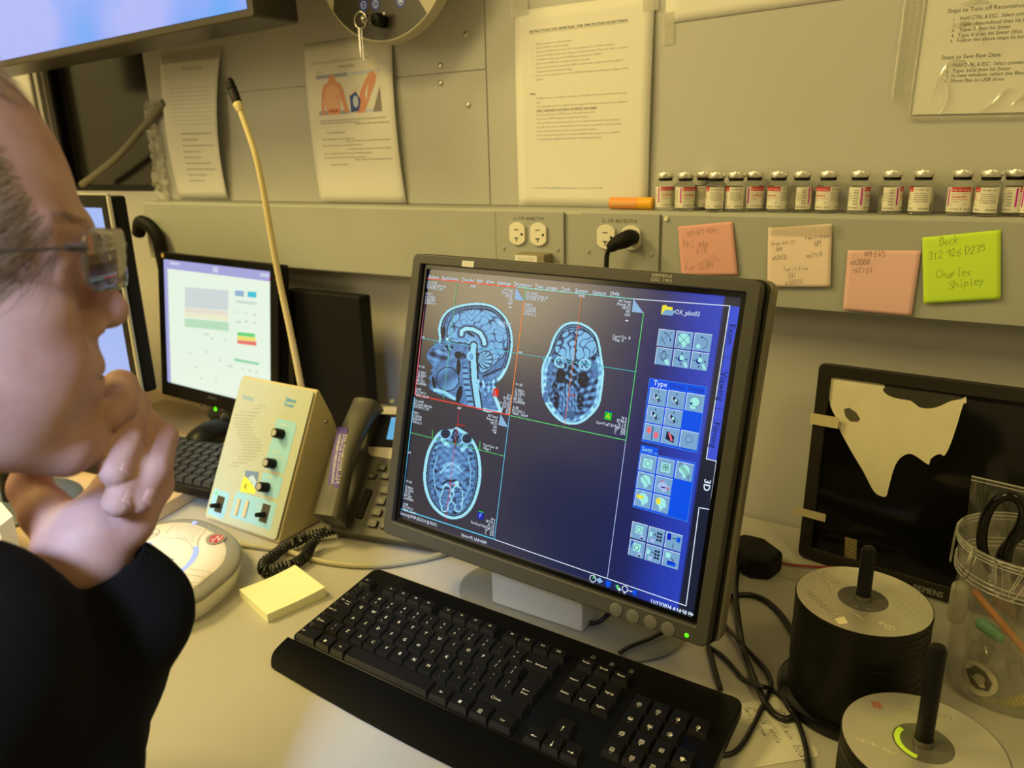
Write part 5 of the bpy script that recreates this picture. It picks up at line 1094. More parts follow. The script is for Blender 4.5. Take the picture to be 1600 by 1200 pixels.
# palm rest, sloping down towards the person
def pr_pt(u, v, top):
    x = -.0085 + .467*u; bow = .008*sin(pi*u); y = -.0702 - (.036 + bow)*v
    ins = .012*max(0, (v - .5)*2)**2; x += ins*(1 - 2*u)
    z = (-.0058 - .0065*v**1.6) if top else -.0170 + .0025*v
    return (x, y, z)
mb = MB(); nu, nv = 40, 8
for top in (1, 0): mb.grid(lambda u, v: pr_pt(u, v, top), nu, nv)
b0 = (nu+1)*(nv+1)
def ed(seq): 
    for a, b in zip(seq[:-1], seq[1:]): mb.f.append((a, b, b + b0, a + b0)); mb.m.append(0)
ed([i for i in range(nu+1)]); ed([nv*(nu+1)+i for i in range(nu+1)]); ed([j*(nu+1) for j in range(nv+1)]); ed([j*(nu+1)+nu for j in range(nv+1)])
mb.build('palm_rest', KB, t, T=ti, smooth=50)
mb = MB()
for x in (.03, .42): mb.box((x, .045, -.032), (x + .03, .062, -.0186))
mb.build('rear_foot', BLK, t, T=ti, smooth=0)
KEYM = mat('key_black', (.006, .006, .0065), rough=.34, spec=.16, bump=.04, bscale=2500); KEYS_ = mat('key_side', (.010, .0095, .008), rough=.32, spec=.9); LEG = mat('key_legend', (.80, .80, .76), rough=.5)
def key(x0, x1, yc, leg, hh=.0090, low=False, extra_down=0.0, left=False):
    # x0,x1 in key units; yc row centre (m)
    g = .00045; a = x0*.01905 + g; b = x1*.01905 - g; y1 = yc + hh; y0 = yc - hh - extra_down
    top = (.0010 if not low else 0); tx_ = .0014; mb = MB()
    B = [(a, y0, -.0060), (b, y0, -.0060), (b, y1, -.0060), (a, y1, -.0060)]
    Tt = [(a + tx_, y0 + .0030, 0), (b - tx_, y0 + .0030, 0), (b - tx_, y1 - .0012, .0004), (a + tx_, y1 - .0012, .0004)]
    mb.add(B + Tt, [(0, 1, 5, 4), (1, 2, 6, 5), (2, 3, 7, 6), (3, 0, 4, 7), (4, 5, 6, 7)], 0)
    for k_ in range(4): mb.m[k_] = 2
    q = Print(bend=lambda x, z, l: (x, z, .0005 + .00006*l)); cx = (a + b)/2
    for (s, dx, dy, h, *w) in leg:
        if callable(s): s(q, cx + dx, yc + dy, h)
        else: q.text(s, (a + .0030) if left else cx + dx, yc + dy, h*1.22, LEG, 1, 'l' if left else 'c', width=w[0]*1.12 if w else None)
    for f, m in zip(q.mb.f, q.mb.m): mb.f.append(tuple(i + 8 for i in f)); mb.m.append(1)
    mb.v += q.mb.v
    return mb.build('key', [KEYM, LEG, KEYS_], t, T=ti, smooth=0)
def win(q, x, y, h): [q.rect(x + a*.0017 - .0016, y + b*.0017 - .0014, x + a*.0017 - .0002, y + b*.0017, LEG, 1) for a in (0, 1) for b in (0, 1)]
def menu(q, x, y, h): q.line([(x-.0018, y-.002), (x+.0018, y-.002), (x+.0018, y+.002), (x-.0018, y+.002)], .0003, LEG, 1, True); [q.rect(x-.001, y-.001+k*.001, x+.001, y-.0007+k*.001, LEG, 1) for k in range(3)]
def arr(dx, dy):
    def f(q, x, y, h): q.line([(x-dx*.0028, y-dy*.0028), (x+dx*.0010, y+dy*.0010)], .0005, LEG, 1); n = (-dy, dx); q.poly([(x+dx*.0030, y+dy*.0030), (x+dx*.0006+n[0]*.0012, y+dy*.0006+n[1]*.0012), (x+dx*.0006-n[0]*.0012, y+dy*.0006-n[1]*.0012)], LEG, 1)
    return f
def sun(q, x, y, h):
    q.ring(x, y, .0013, .0003, LEG, 1, 14); [q.line([(x+.0018*cos(k*pi/4), y+.0018*sin(k*pi/4)), (x+.0026*cos(k*pi/4), y+.0026*sin(k*pi/4))], .0003, LEG, 1) for k in range(8)]
def half(q, x, y, h): q.ring(x, y, .0017, .0003, LEG, 1, 16); q.poly([(x, y-.0015), (x+.001, y-.001), (x+.0015, y), (x+.001, y+.001), (x, y+.0015)], LEG, 1)
def sunh(q, x, y, h): half(q, x, y, h); [q.line([(x+.0022*cos(k*pi/4), y+.0022*sin(k*pi/4)), (x+.0029*cos(k*pi/4), y+.0029*sin(k*pi/4))], .0003, LEG, 1) for k in range(8)]
def pic(q, x, y, h): q.line([(x-.002, y-.0012), (x+.002, y-.0012), (x+.002, y+.0014), (x-.002, y+.0014)], .0003, LEG, 1, True); q.poly([(x-.0018, y-.001), (x-.0006, y+.0006), (x+.0004, y-.0004), (x+.001, y+.0002), (x+.0018, y-.001)], LEG, 1)
def film_(q, x, y, h): q.line([(x-.0018, y-.0018), (x+.0018, y-.0018), (x+.0018, y+.0018), (x-.0018, y+.0018)], .0003, LEG, 1, True); q.ring(x, y, .0011, .0003, LEG, 1, 12)
def film2(q, x, y, h): film_(q, x, y, h); q.line([(x-.0010, y+.0022), (x+.0024, y+.0022), (x+.0024, y-.0012)], .0003, LEG, 1)
def scr_(q, x, y, h): q.rect(x-.002, y-.0008, x+.0014, y+.0018, LEG, 1); q.rect(x-.0012, y-.002, x+.0008, y-.0012, LEG, 1); q.line([(x+.0016, y), (x+.0032, y)], .0003, LEG, 1)
yF, yN, yQ, yA, yZ, yS = .0400, .0190, 0., -.0190, -.0380, -.0585
key(0, 1, yF, [('Esc', 0, .0005, .0017)], .0068)
for i in range(12): x = 1.98 + i + (.48 if i >= 4 else 0) + (.50 if i >= 8 else 0); key(x, x + 1, yF, [('F%d' % (i+1), 0, .0005, .0019)], .0068)
nums = list(zip("`1234567890-=", "~!@#$%^&*()_+"))
for i, (a_, b_) in enumerate(nums): key(i, i+1, yN, [(a_, 0, -.0058, .0022), (b_, 0, .0010, .0022)])
def bks(q, x, y, h): q.line([(x-.013, y+.0008), (x-.008, y+.0008)], .0004, LEG, 1); q.poly([(x-.0145, y+.0008), (x-.0125, y+.0018), (x-.0125, y-.0002)], LEG, 1)
key(13, 15, yN, [('Backspace', .003, -.0040, .0018, .0115), (bks, 0, -.004, 0)])
def tabk(q, x, y, h): [q.line([(x+.001, y+d), (x+.007, y+d)], .0004, LEG, 1) for d in (.001, -.0028)]; q.poly([(x, y+.001), (x+.002, y+.002), (x+.002, y)], LEG, 1); q.poly([(x+.008, y-.0028), (x+.006, y-.0018), (x+.006, y-.0038)], LEG, 1)
key(0, 1.5, yQ, [('Tab', -.006, 0, .0019), (tabk, -.0005, 0, 0)])
for i, c in enumerate('QWERTYUIOP'): key(1.5+i, 2.5+i, yQ, [(c, 0, -.0014, .0032)] + ([('6', -.001, -.0070, .0016)] if c == 'E' else []))
for i, (a_, b_) in enumerate((('[', '{'), (']', '}'))): key(11.5+i, 12.5+i, yQ, [(a_, 0, -.0050, .0022), (b_, 0, .0012, .0022)])
def ent(q, x, y, h): q.line([(x+.003, y+.003), (x-.003, y+.003)], .0004, LEG, 1); q.poly([(x-.005, y+.003), (x-.003, y+.004), (x-.003, y+.002)], LEG, 1)
key(13.75, 15, yQ, [('Enter', 0, -.0235, .0018, .0070), (ent, 0, -.0215, 0)], extra_down=.0190)
key(0, 1.75, yA, [('Caps Lock', 0, .0008, .0017, .011)], left=True)
for i, c in enumerate('ASDFGHJKL'): key(1.75+i, 2.75+i, yA, [(c, 0, -.0008, .0032)])
for i, (a_, b_) in enumerate(((';', ':'), ("'", '"'), ('\\', '|'))): key(10.75+i, 11.75+i, yA, [(a_, 0, -.0050, .0022), (b_, 0, .0012, .0022)])
def shf(q, x, y, h): q.line([(x-.0012, y-.001), (x+.0012, y-.001), (x+.0012, y+.0004), (x+.0024, y+.0004), (x, y+.0024), (x-.0024, y+.0004), (x-.0012, y+.0004)], .0003, LEG, 1, True)
key(0, 1.25, yZ, [('Shift', .0015, -.0006, .0018, .0055), (shf, -.0045, 0, 0)])
key(1.25, 2.25, yZ, [('\\', 0, -.0050, .0022), ('|', 0, .0012, .0022)])
for i, c in enumerate('ZXCVBNM'): key(2.25+i, 3.25+i, yZ, [(c, 0, -.0006, .0032)])
for i, (a_, b_) in enumerate(((',', '<'), ('.', '>'), ('/', '?'))): key(9.25+i, 10.25+i, yZ, [(a_, 0, -.0050, .0022), (b_, 0, .0012, .0022)])
key(12.25, 15, yZ, [('Shift', -.004, -.0040, .0018, .0060), (shf, -.010, -.0030, 0)])
for x0, x1, lg in ((0, 1.55, [('Ctrl', 0, -.0010, .0018)]), (1.6, 2.72, [(win, 0, -.0014, 0)]), (2.77, 3.85, [('Alt', 0, -.0010, .0018)]), (3.9, 9.85, []), (9.9, 11.1, [('Alt', 0, -.0012, .0018)]), (11.15, 12.4, [(win, 0, -.0016, 0)]), (12.45, 13.6, [(menu, 0, -.0020, 0)]), (13.65, 15, [('Ctrl', 0, -.0020, .0018)])): key(x0, x1, yS, lg, .0088, left=(x0 == 0))
U_ = .01905; nx = (.3078/U_, .3268/U_, .3458/U_)
for x, s in zip(nx, ('Prt Scr', 'Scroll', 'Pause')): key(x - .5, x + .5, yF, [(s, 0, -.0002, .0018, .0072)], .0068)
for x, s in zip(nx, ('Insert', 'Home', 'PgUp')): key(x - .5, x + .5, yN, [(s, 0, -.0048, .0018, .0078)])
for x, s in zip(nx, ('Delete', 'End', 'PgDn')): key(x - .5, x + .5, yQ, [(s, 0, -.0046, .0018, .0076 if s != 'End' else .005)])
key(nx[1] - .5, nx[1] + .5, yZ, [(arr(0, 1), 0, -.0035, 0)])
for x, (a_, b_) in zip(nx, ((-1, 0), (0, -1), (1, 0))): key(x - .5, x + .5, yS, [(arr(a_, b_), 0, -.0025, 0)])
npx = [v/U_ for v in (.3760, .3950, .4140, .4330)]
np_ = [[(sun, '-'), (sun, '+'), (half, '-'), (half, '+')], [(pic, '-'), (pic, '+'), (sunh, ''), None], [(film2, '-'), (film2, '+'), (film_, ''), (scr_, '')], [(film_, '-'), (film_, '+'), (menu, '')]]
for row, yy_ in zip(np_, (yN, yQ, yA, yZ)):
    for x, c in zip(npx, row):
        if c is None: continue
        key(x - .5, x + .5, yy_ , [(c[0], 0, -.0032, 0)] + ([(c[1], 0, -.0078, .0020)] if c[1] else []))
q = Print(bend=flat)
for x, s in ((.3070, '1'), (.3282, 'A'), (.3495, '3')): q.text(s, x, .0550, .0020, GREYP, 1, 'c'); q.line([(x-.0018, .0540), (x+.0018, .0540), (x+.0018, .0578), (x-.0018, .0578)], .0003, GREYP, 1, True)
q.build('lock_symbols', t, T=ti @ Matrix.Translation((0, 0, -.0058)))

# ================================================================ YELLOW NOTE PAD
c4 = [atz(*p, .012) for p in ((416.3, 960.6), (506.6, 921.3), (462, 884.1), (375.3, 920.7))]
cc_ = sum(c4, Vector())/4; d = (c4[1] - c4[0]); ang = math.atan2(d.y, d.x)
t = thing('sticky_note_pad', 'block of yellow sticky notes lying on the desk left of the keyboard', 'note pad', T=Matrix.Translation((cc_.x, cc_.y, 0)) @ Matrix.Rotation(ang, 4, 'Z'))
def padz(u, v): return .0118 + .0022*max(0, .5 - abs(u - 1))*1 + .0018*(u**3) - .001*sin(pi*u)*v
mb = MB(); n = 12
def side(u, v, z): return ((u - .5)*.0768, (v - .5)*.0768, z)
mb.grid(lambda u, v: side(u, v, padz(u, v)), n, n)
for f_, g_ in (((lambda s: (s, 0)), 0), ((lambda s: (1, s)), 0), ((lambda s: (1-s, 1)), 0), ((lambda s: (0, 1-s)), 0)):
    mb.grid(lambda s, w: (lambda uv: side(uv[0], uv[1], .0004 + (padz(*uv) - .0004)*w))(f_(s)), n, 10)
mb.grid(lambda u, v: side(1-u, v, .0004), 1, 1)
mb.build('note_block', pm('note_pad_yellow', (240, 226, 150), rough=.8, noise=.03, nscale=60), t, smooth=0)

# ================================================================ ROUND INTERCOM
PK = sm([(-.3815,-.600),(-.386,-.560),(-.4035,-.515),(-.445,-.4775),(-.50,-.459),(-.565,-.457),(-.608,-.490),(-.625,-.55),(-.605,-.625),(-.55,-.675),(-.475,-.695),(-.41,-.665)], 6)
pc = Vector((-.50, -.575))
t = thing('desk_intercom', 'round ivory and grey intercom with a red button and lit ring, under the black sleeve', 'intercom', loc=(pc.x, pc.y, 0))
def sc_(P, k): return [((x - pc.x)*k, (y - pc.y)*k) for x, y in P]
def loftrings(mb, rings):
    n = len(rings[0][0]); base = len(mb.v)
    for P, z in rings: mb.v += [(x, y, z) for x, y in P]
    for i in range(len(rings)-1):
        for k in range(n): k2 = (k+1) % n; mb.f.append((base+i*n+k, base+i*n+k2, base+(i+1)*n+k2, base+(i+1)*n+k)); mb.m.append(0)
    mb.f.append(tuple(base + k for k in range(n))[::-1]); mb.m.append(0); mb.f.append(tuple(base + (len(rings)-1)*n + k for k in range(n))); mb.m.append(0)
mb = MB(); loftrings(mb, [(sc_(PK, .93), .0005), (sc_(PK, .95), .006), (sc_(PK, .985), .018), (sc_(PK, .985), .0245)]); mb.build('intercom_body', IVORY, t, smooth=50)
mb = MB(); loftrings(mb, [(sc_(PK, .985), .0247), (sc_(PK, 1.0), .027), (sc_(PK, .995), .0295), (sc_(PK, .95), .0325), (sc_(PK, .84), .0345)]); mb.build('grey_rim', mat('intercom_grey', (.26, .25, .215), rough=.4), t, smooth=50)
mb = MB(); loftrings(mb, [(sc_(PK, .835), .0346), (sc_(PK, .825), .0356), (sc_(PK, .6), .0362), (sc_(PK, .1), .0366)]); mb.build('top_plate', mat('intercom_ivory', (.80, .73, .60), rough=.35), t, smooth=50)
q = Print(bend=lambda x, z, l: (x - pc.x, z - pc.y, .0369 + .00012*l)); GR = mat('groove_tan', (.42, .37, .27), rough=.6)
def PZ(px, py): v = atz(px, py, .0367); return (v.x, v.y)
def p6(x, y): return PZ(200 + x/6, 780 + y/6)
q.poly([p6(*p) for p in sm([(730, 395), (735, 360), (780, 330), (850, 322), (905, 335), (910, 365), (870, 405), (800, 425), (750, 420)], 3)][::-1], mat('button_ring', (.30, .27, .21)), 1)
q.poly([p6(*p) for p in sm([(765, 395), (768, 365), (800, 342), (850, 335), (892, 345), (895, 368), (860, 398), (805, 412)], 3)][::-1], pm('call_button_red', (176, 44, 50), rough=.4), 2)
for a_, b_ in (((790, 405), (845, 345)), ((845, 345), (850, 395)), ((790, 375), (800, 405)), ((850, 395), (885, 350))): q.line([p6(*a_), p6(*b_)], .0016, mat('button_mark', (.75, .6, .5)), 3)
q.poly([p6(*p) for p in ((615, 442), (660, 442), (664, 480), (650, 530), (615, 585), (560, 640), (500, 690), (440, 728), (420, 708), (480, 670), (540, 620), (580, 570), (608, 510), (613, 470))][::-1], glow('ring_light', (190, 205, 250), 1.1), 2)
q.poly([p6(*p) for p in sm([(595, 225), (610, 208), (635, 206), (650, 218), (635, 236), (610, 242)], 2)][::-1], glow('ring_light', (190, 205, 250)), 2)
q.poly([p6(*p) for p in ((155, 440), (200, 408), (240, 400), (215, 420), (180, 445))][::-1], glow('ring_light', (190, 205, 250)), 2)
for P in ([(320, 368), (400, 360), (480, 368), (550, 392), (590, 425), (608, 470)], [(785, 238), (720, 300), (670, 355), (652, 400), (655, 440)], [(430, 240), (350, 320)], [(515, 700), (650, 720), (730, 735)], [(580, 655), (780, 685), (660, 790), (480, 765)], [(500, 795), (625, 810)]): q.line([p6(*p) for p in P], .0009, GR, 1)
for k in range(7): q.line([p6(440 + k*0 , 238 + k*20), p6(560 + k*5, 250 + k*22), p6(690 - k*12, 285 + k*20)], .0007, GR, 1)
q.line([p6(*p) for p in sm([(110, 345), (130, 310), (190, 285), (260, 280), (292, 292), (285, 325), (230, 360), (160, 378), (120, 372)], 3)], .0010, mat('button_ring', (.3, .27, .21)), 1, True)
q.text('((', p6(155, 345)[0], p6(155, 345)[1], .004, INK, 2); q.text('TALK', p6(190, 325)[0], p6(190, 325)[1], .005, INK, 2, width=.013, ang=.2)
a = p6(405, 585); q.text('SIEMENS', a[0], a[1], .0060, mat('logo_teal', (.05, .14, .16)), 2, 'r', width=.040, bold=1, ang=.05)
a = p6(690, 705); q.text('+', a[0], a[1], .004, INKG, 2, 'c'); a = p6(622, 755); q.text('-', a[0], a[1], .005, INKG, 2, 'c')
q.build('face_markings', t)

# ================================================================ SPEAKER BOX (leaning scanner intercom)
SO = Vector((-.5275, -.4158, .005)); ST = .4749
SM_ = frame(SO, (1, 0, 0), (0, sin(ST), cos(ST)))
t = thing('speaker_control_box', 'cream wedge-shaped speaker box with three black knobs and a gooseneck microphone', 'speaker box', T=Matrix.Translation((SO.x, -.33, 0)))
ti0 = t.matrix_world.inverted(); ti = ti0 @ SM_; SMi = SM_.inverted(); Cs = SMi @ Vector(CAM)
def SB(px, py): v = SMi.to_3x3() @ Vector(ray(px, py)); k = -Cs.y/v.y; return (Cs.x + v.x*k, Cs.z + v.z*k)
def s7(x, y): return SB(300 + x/4, 560 + y/4)
hw = .0810
prof = [(-.4150, .0012), (-.3135, .2012), (-.3090, .2018), (-.2885, .157), (-.262, .075), (-.245, .0012)]
MB().prism(prof, SO.x - hw, SO.x + hw, axis='x').build('case', mat('box_cream', (.60, .52, .31), rough=.45, noise=.04, nscale=20), t, T=ti0, smooth=0, bevel=.004, seg=3)
FP = mat('box_face', (.47, .53, .46), rough=.5)
MB().prism(rrect(-hw + .0025, .0015, hw - .0025, .2195, .006), -.0018, -.0002, axis='y').build('front_panel', FP, t, T=ti, smooth=0, bevel=.0006)
q = Print(eps=.00015); TEAL = pm('panel_teal', (150, 186, 178), rough=.5); BLU = pm('logo_blue', (70, 150, 190), rough=.5); WH = mat('white_marks', (.8, .82, .75))
def rr_(pts, m, l=1): 
    A = [s7(*p) for p in pts]; xs_ = [a[0] for a in A]; zs_ = [a[1] for a in A]; q.poly(rrect(min(xs_[0], xs_[3]) if 0 else (xs_[0]+xs_[3])/2, (zs_[2]+zs_[3])/2, (xs_[1]+xs_[2])/2, (zs_[0]+zs_[1])/2, .004), m, l)
rr_([(528, 383), (660, 392), (592, 715), (462, 700)], TEAL); rr_([(447, 715), (577, 735), (548, 868), (418, 852)], TEAL); rr_([(140, 820), (240, 832), (212, 998), (105, 982)], TEAL); rr_([(278, 848), (540, 885), (502, 1058), (240, 1008)], TEAL)
a = s7(318, 256); q.text('Avotec', a[0], a[1], .0090, pm('logo_faded_blue', (120, 165, 180)), 2, width=.026); a = s7(588, 268); q.text('Silent', a[0], a[1], .0062, BLU, 2, width=.022, bold=2); a = s7(580, 298); q.text('Scan', a[0], a[1], .0062, BLU, 2, width=.019, bold=2); a = s7(650, 293); q.text('TM', a[0], a[1] + .002, .0015, BLU, 2)
DOT = mat('speaker_hole', (.22, .22, .16), rough=.8)
rows = [(297, 430, 470), (315, 395, 440), (335, 310, 425), (355, 280, 415), (375, 275, 395), (393, 275, 385), (411, 270, 380), (429, 280, 385), (447, 300, 385), (465, 300, 395), (483, 300, 410), (501, 310, 425), (519, 315, 440), (538, 325, 440), (556, 330, 440), (574, 325, 440), (592, 325, 420), (612, 305, 405), (632, 300, 385), (652, 265, 350), (672, 240, 290)]
for y, x0_, x1_ in rows:
    x = x0_
    while x <= x1_: a = s7(x, y + (x - x0_)*.05); q.disc(a[0], a[1], .0011, DOT, 1, 7); x += 16
for (x, y), s in (((545, 415), '( LEVEL )'), ((500, 583), 'TALKBACK'), ((470, 745), 'SOURCE'), ((465, 905), 'TALK'), ((160, 878), 'ON'), ((135, 930), 'OFF'), ((520, 620), 'AUX CD FM'), ((410, 930), 'SCAN')):
    a = s7(x, y); q.text(s, a[0], a[1], .0030, WH, 2, width=.0028*len(s)**.9)
a = s7(158, 842); q.disc(a[0], a[1], .0022, glow('led_green', (90, 240, 20)), 2)
q.poly([s7(*p) for p in ((340, 700), (425, 712), (400, 848), (305, 832))][::-1], pm('logo_yellow', (238, 206, 60)), 1)
q.poly([s7(*p) for p in ((340, 700), (425, 712), (405, 820), (385, 790), (350, 745), (335, 740))][::-1], pm('logo_slate', (110, 124, 140)), 2); q.poly([s7(*p) for p in ((360, 745), (390, 730), (410, 770), (398, 810), (380, 775), (365, 765))][::-1], pm('logo_pale', (180, 190, 190)), 3); q.poly([s7(*p) for p in ((330, 800), (352, 775), (345, 825))][::-1], pm('logo_olive', (150, 140, 40)), 3)
q.build('printing', t, T=ti @ Matrix.Translation((0, -.0019, 0)))
for x, y in ((293, 930), (345, 942)):
    a = s7(x, y); MB().box((a[0] - .0032, -.0040, a[1] - .0125), (a[0] + .0032, -.0019, a[1] + .0125)).build('slider', mat('slider_beige', (.66, .54, .36)), t, T=ti, smooth=0, bevel=.0008)
RYf = Matrix.Rotation(pi/2, 4, 'X')
for x, y in ((555, 475), (503, 660), (462, 808)):
    a = s7(x + 12, y); T_ = Matrix.Translation((a[0], -.0019, a[1])) @ RYf
    k = MB().lathe([(.0001, 0), (.0075, 0), (.0072, .014), (.0062, .0155), (.0001, .0155)], 24, cap=False, T=T_).build('knob', BLK, t, T=ti)
    MB().lathe([(.0001, .0156), (.0050, .0156), (.0046, .0163), (.0001, .0163)], 18, cap=False, T=T_).build('knob_cap', SILV, k)
for x, y, h_ in ((180, 912, .012), (462, 968, .013)):
    a = s7(x, y); MB().box((a[0] - .0075, -.0030, a[1] - h_), (a[0] + .0075, -.0019, a[1] + h_)).build('switch_plate', mat('switch_frame', (.05, .045, .03)), t, T=ti, smooth=0)
    mb = MB(); mb.tube([(a[0], -.003, a[1] - .002), (a[0] - .002, -.016, a[1] - .004)], [.0042, .0032], 12); mb.build('toggle', BLK, t, T=ti)
a = atd(505.5, 643, 1); 
MB().lathe([(.0001, 0), (.003, 0), (.0025, .0015), (.0001, .002)], 12, cap=False, T=ti0 @ Matrix.Translation((SO.x + hw + .0002, -.302, .150)) @ Matrix.Rotation(pi/2, 4, 'Y')).build('screw', STEEL, t)
# gooseneck microphone rising from the sloping back
GP = []
for px, py, y in ((473, 612, -.283), (464, 570, -.276), (452, 510, -.272), (437, 440, -.270), (424, 370, -.270), (412, 300, -.268), (400, 245, -.266), (387, 205, -.262), (375, 172, -.258)): GP.append(aty(px, py, y))
GP[0].z = min(GP[0].z, .165)
b0_ = Vector((GP[0].x, -.2860, .152)); path = smoothpath([b0_] + GP, 14)
mb = MB(); n = len(path); mb.tube(path, [.0052 - .0012*k/n + .0004*(k % 2) for k in range(n)], 12)
g = mb.build('gooseneck', mat('gooseneck_tan', (.62, .52, .28), rough=.5), t, T=ti0, smooth=0)
for f in g.data.polygons: f.use_smooth = True
dtop = (path[-1] - path[-3]).normalized(); m0 = path[-1]
mb = MB(); mb.tube([m0 - dtop*.002, m0 + dtop*.004, m0 + dtop*.010, m0 + dtop*.012], [.0050, .0062, .0072, .006], 16); mb.build('microphone_collar', mat('gooseneck_tan', (.62, .52, .28)), g)
mb = MB(); L_ = [(.0115, .0068), (.030, .0072), (.031, .0064), (.033, .0064), (.034, .0072), (.037, .0072), (.038, .0064), (.040, .0066), (.047, .0066), (.0505, .0052), (.052, .002)]
mb.tube([m0 + dtop*a_ for a_, _ in L_], [r_ for _, r_ in L_], 18); mb.build('microphone_head', BLKM, g)

# ================================================================ DESK TELEPHONE
yw, ptl = .2, .70; PO = Vector(atz(478, 822, .016)); PX = Vector((cos(yw), sin(yw), 0)); PY = Vector((-sin(yw)*cos(ptl), cos(yw)*cos(ptl), sin(ptl)))
PM = frame_xy(PO, PX, PY); t = thing('desk_telephone', 'dark grey desk telephone with a purple sticker on its handset', 'telephone', T=Matrix.Translation((PO.x + .1, PO.y + .1, 0)))
ti0 = t.matrix_world.inverted(); ti = ti0 @ PM; PMi = PM.inverted(); Cp = PMi @ Vector(CAM)
def TP(px, py, z=0.0): v = PMi.to_3x3() @ Vector(ray(px, py)); k = (z - Cp.z)/v.z; return (Cp.x + v.x*k, Cp.y + v.y*k)
def u6(x, y): return TP(560 + x/6.667, 620 + y/6.667)
PH = mat('telephone_grey', (.070, .066, .052), rough=.5, bump=.05, bscale=1500)
MB().prism(rrect(.034, .0, .205, .215, .010), -.018, 0).build('base', PH, t, T=ti, smooth=0, bevel=.003, seg=3)
mb = MB(); P_ = [PM @ Vector(p) for p in ((.040, .02, -.019), (.198, .02, -.019), (.198, .175, -.019), (.040, .175, -.019))]
mb.add([tuple(p) for p in P_] + [(p.x, p.y - .0, .0005) for p in P_], [(3,2,1,0), (4,5,6,7), (0,1,5,4), (1,2,6,5), (2,3,7,6), (3,0,4,7)]); mb.build('stand_foot', PH, t, T=ti0, smooth=0)
q = Print(bend=lambda x, z, l: (x, z, .0002 + .00015*l))
q.poly([u6(*p) for p in ((235, 182), (405, 190), (365, 530), (110, 515))][::-1], HOLE, 1)
q.poly([u6(*p) for p in ((345, 215), (520, 230), (500, 455), (292, 445))][::-1], glow('phone_lcd', (96, 172, 216), 1.0), 2)
q.poly([u6(*p) for p in ((212, 165), (240, 125), (280, 103), (520, 112), (520, 190), (215, 178))][::-1], mat('phone_label_grey', (.45, .42, .38)), 1)
q.poly([u6(*p) for p in ((105, 525), (125, 520), (520, 545), (510, 680), (130, 612), (102, 575))][::-1], mat('phone_label', (.62, .56, .42)), 1)
a = u6(350, 47); q.disc(a[0], a[1], .004, mat('phone_dome', (.16, .15, .11)), 1)
q.build('display', t, T=ti)
kb = []
def pkey(cx, cy, w_, h_, leg=None, m=mat('phone_key', (.040, .038, .030), rough=.45), name='button', rot=0.0, lh=.005):
    o = MB().prism([(cx + a_, cy + b_) for a_, b_ in rrect(-w_/2, -h_/2, w_/2, h_/2, min(w_, h_)*.25, 3)], .0003, .0042).build(name, m, t, T=ti, smooth=0, bevel=.0007)
    if leg: p2 = Print(bend=lambda x, z, l: (x, z, .0044 + .0001*l)); p2.text(leg, cx, cy - lh/2, lh, mat('phone_legend', (.42, .40, .33)), 1, 'c'); p2.build('legend', o)
for (x, y), lg in (((245, 745), '='), ((145, 828), 'o'), ((285, 832), 'm')): a = u6(x, y); pkey(a[0], a[1], .0145, .010, lg)
o1 = TP(600.5, 765.5); o4 = TP(597.5, 782.5); colv = Vector((.0195, 0)); rowv = Vector((0, -.0172))
K1 = Vector(TP(602, 767))
for r_ in range(4):
    for c_ in range(3): pkey(K1.x + c_*.0200, K1.y + r_*-.0172, .0155, .0115, ('123', '456', '789', '*0#')[r_][c_])
a = TP(574, 770); b = TP(565, 806); pkey((a[0]+b[0])/2 , (a[1]+b[1])/2, .0105, abs(a[1]-b[1]) + .010, None, BLK, 'volume_rocker')
# handset
Hc = [(.036, .200), (.038, .160), (.042, .100), (.047, .050), (.050, .002)]
HS = mat('handset_grey', (.075, .070, .055), rough=.38)
mb = MB(); path = smoothpath([(x, y, .030 + .016*sin(pi*(y)/.2)) for x, y in Hc], 8); n = len(path); vs = []; fs = []; sg = 20
for i, P in enumerate(path):
    u = i/(n-1); w_ = .0185 + .0045*(abs(2*u-1))**2.5; h_ = .0125 + .010*(abs(2*u-1))**3; e_ = min(1, min(u, 1-u)/.035 + .35)
    w_ *= e_; h_ *= e_
    for k in range(sg):
        a_ = 2*pi*k/sg; c_, s_ = cos(a_), sin(a_); vs.append((P.x + w_*np.sign(c_)*abs(c_)**.6, P.y, P.z + h_*np.sign(s_)*abs(s_)**.6 - h_*.4))
for i in range(n-1):
    for k in range(sg): k2 = (k+1) % sg; fs.append((i*sg+k, i*sg+k2, (i+1)*sg+k2, (i+1)*sg+k))
fs += [tuple(range(sg)), tuple(range((n-1)*sg, n*sg))[::-1]]; mb.add(vs, fs); mb.build('handset', HS, t, T=ti, smooth=60)
PUR = pm('sticker_purple', (70, 36, 112), rough=.5); q = Print(bend=lambda x, z, l: (x + .0065, z, .0302 + .0125*.6 + .016*sin(pi*z/.2) + .0004 + .0001*l))
h0, h1 = TP(531.5, 668, .05), TP(514, 760, .05); dx = (h1[0]-h0[0]); L = h0[1] - h1[1]
for k in range(20):
    y0_ = h1[1] + L*k/20; y1_ = h1[1] + L*(k+1)/20; xx0 = h1[0] - dx*k/20 - .001; xx1 = h1[0] - dx*(k+1)/20 - .001; q.poly([(xx0 - .008, y0_), (xx0 + .009, y0_), (xx1 + .009, y1_), (xx1 - .008, y1_)], PUR, 1)
aa = math.atan2(L, -dx)
for dd, s, hh in ((-.0035, 'NORTHWESTERN UNIVERSITY', .0040), (.0015, 'University Police', .0026), (.0060, '911  Emergency 456', .0030)): q.text(s, h1[0] + dd + .002, h1[1] + .006, hh, WH, 2, ang=aa, width=L*.84)
q.build('purple_sticker', t, T=ti)
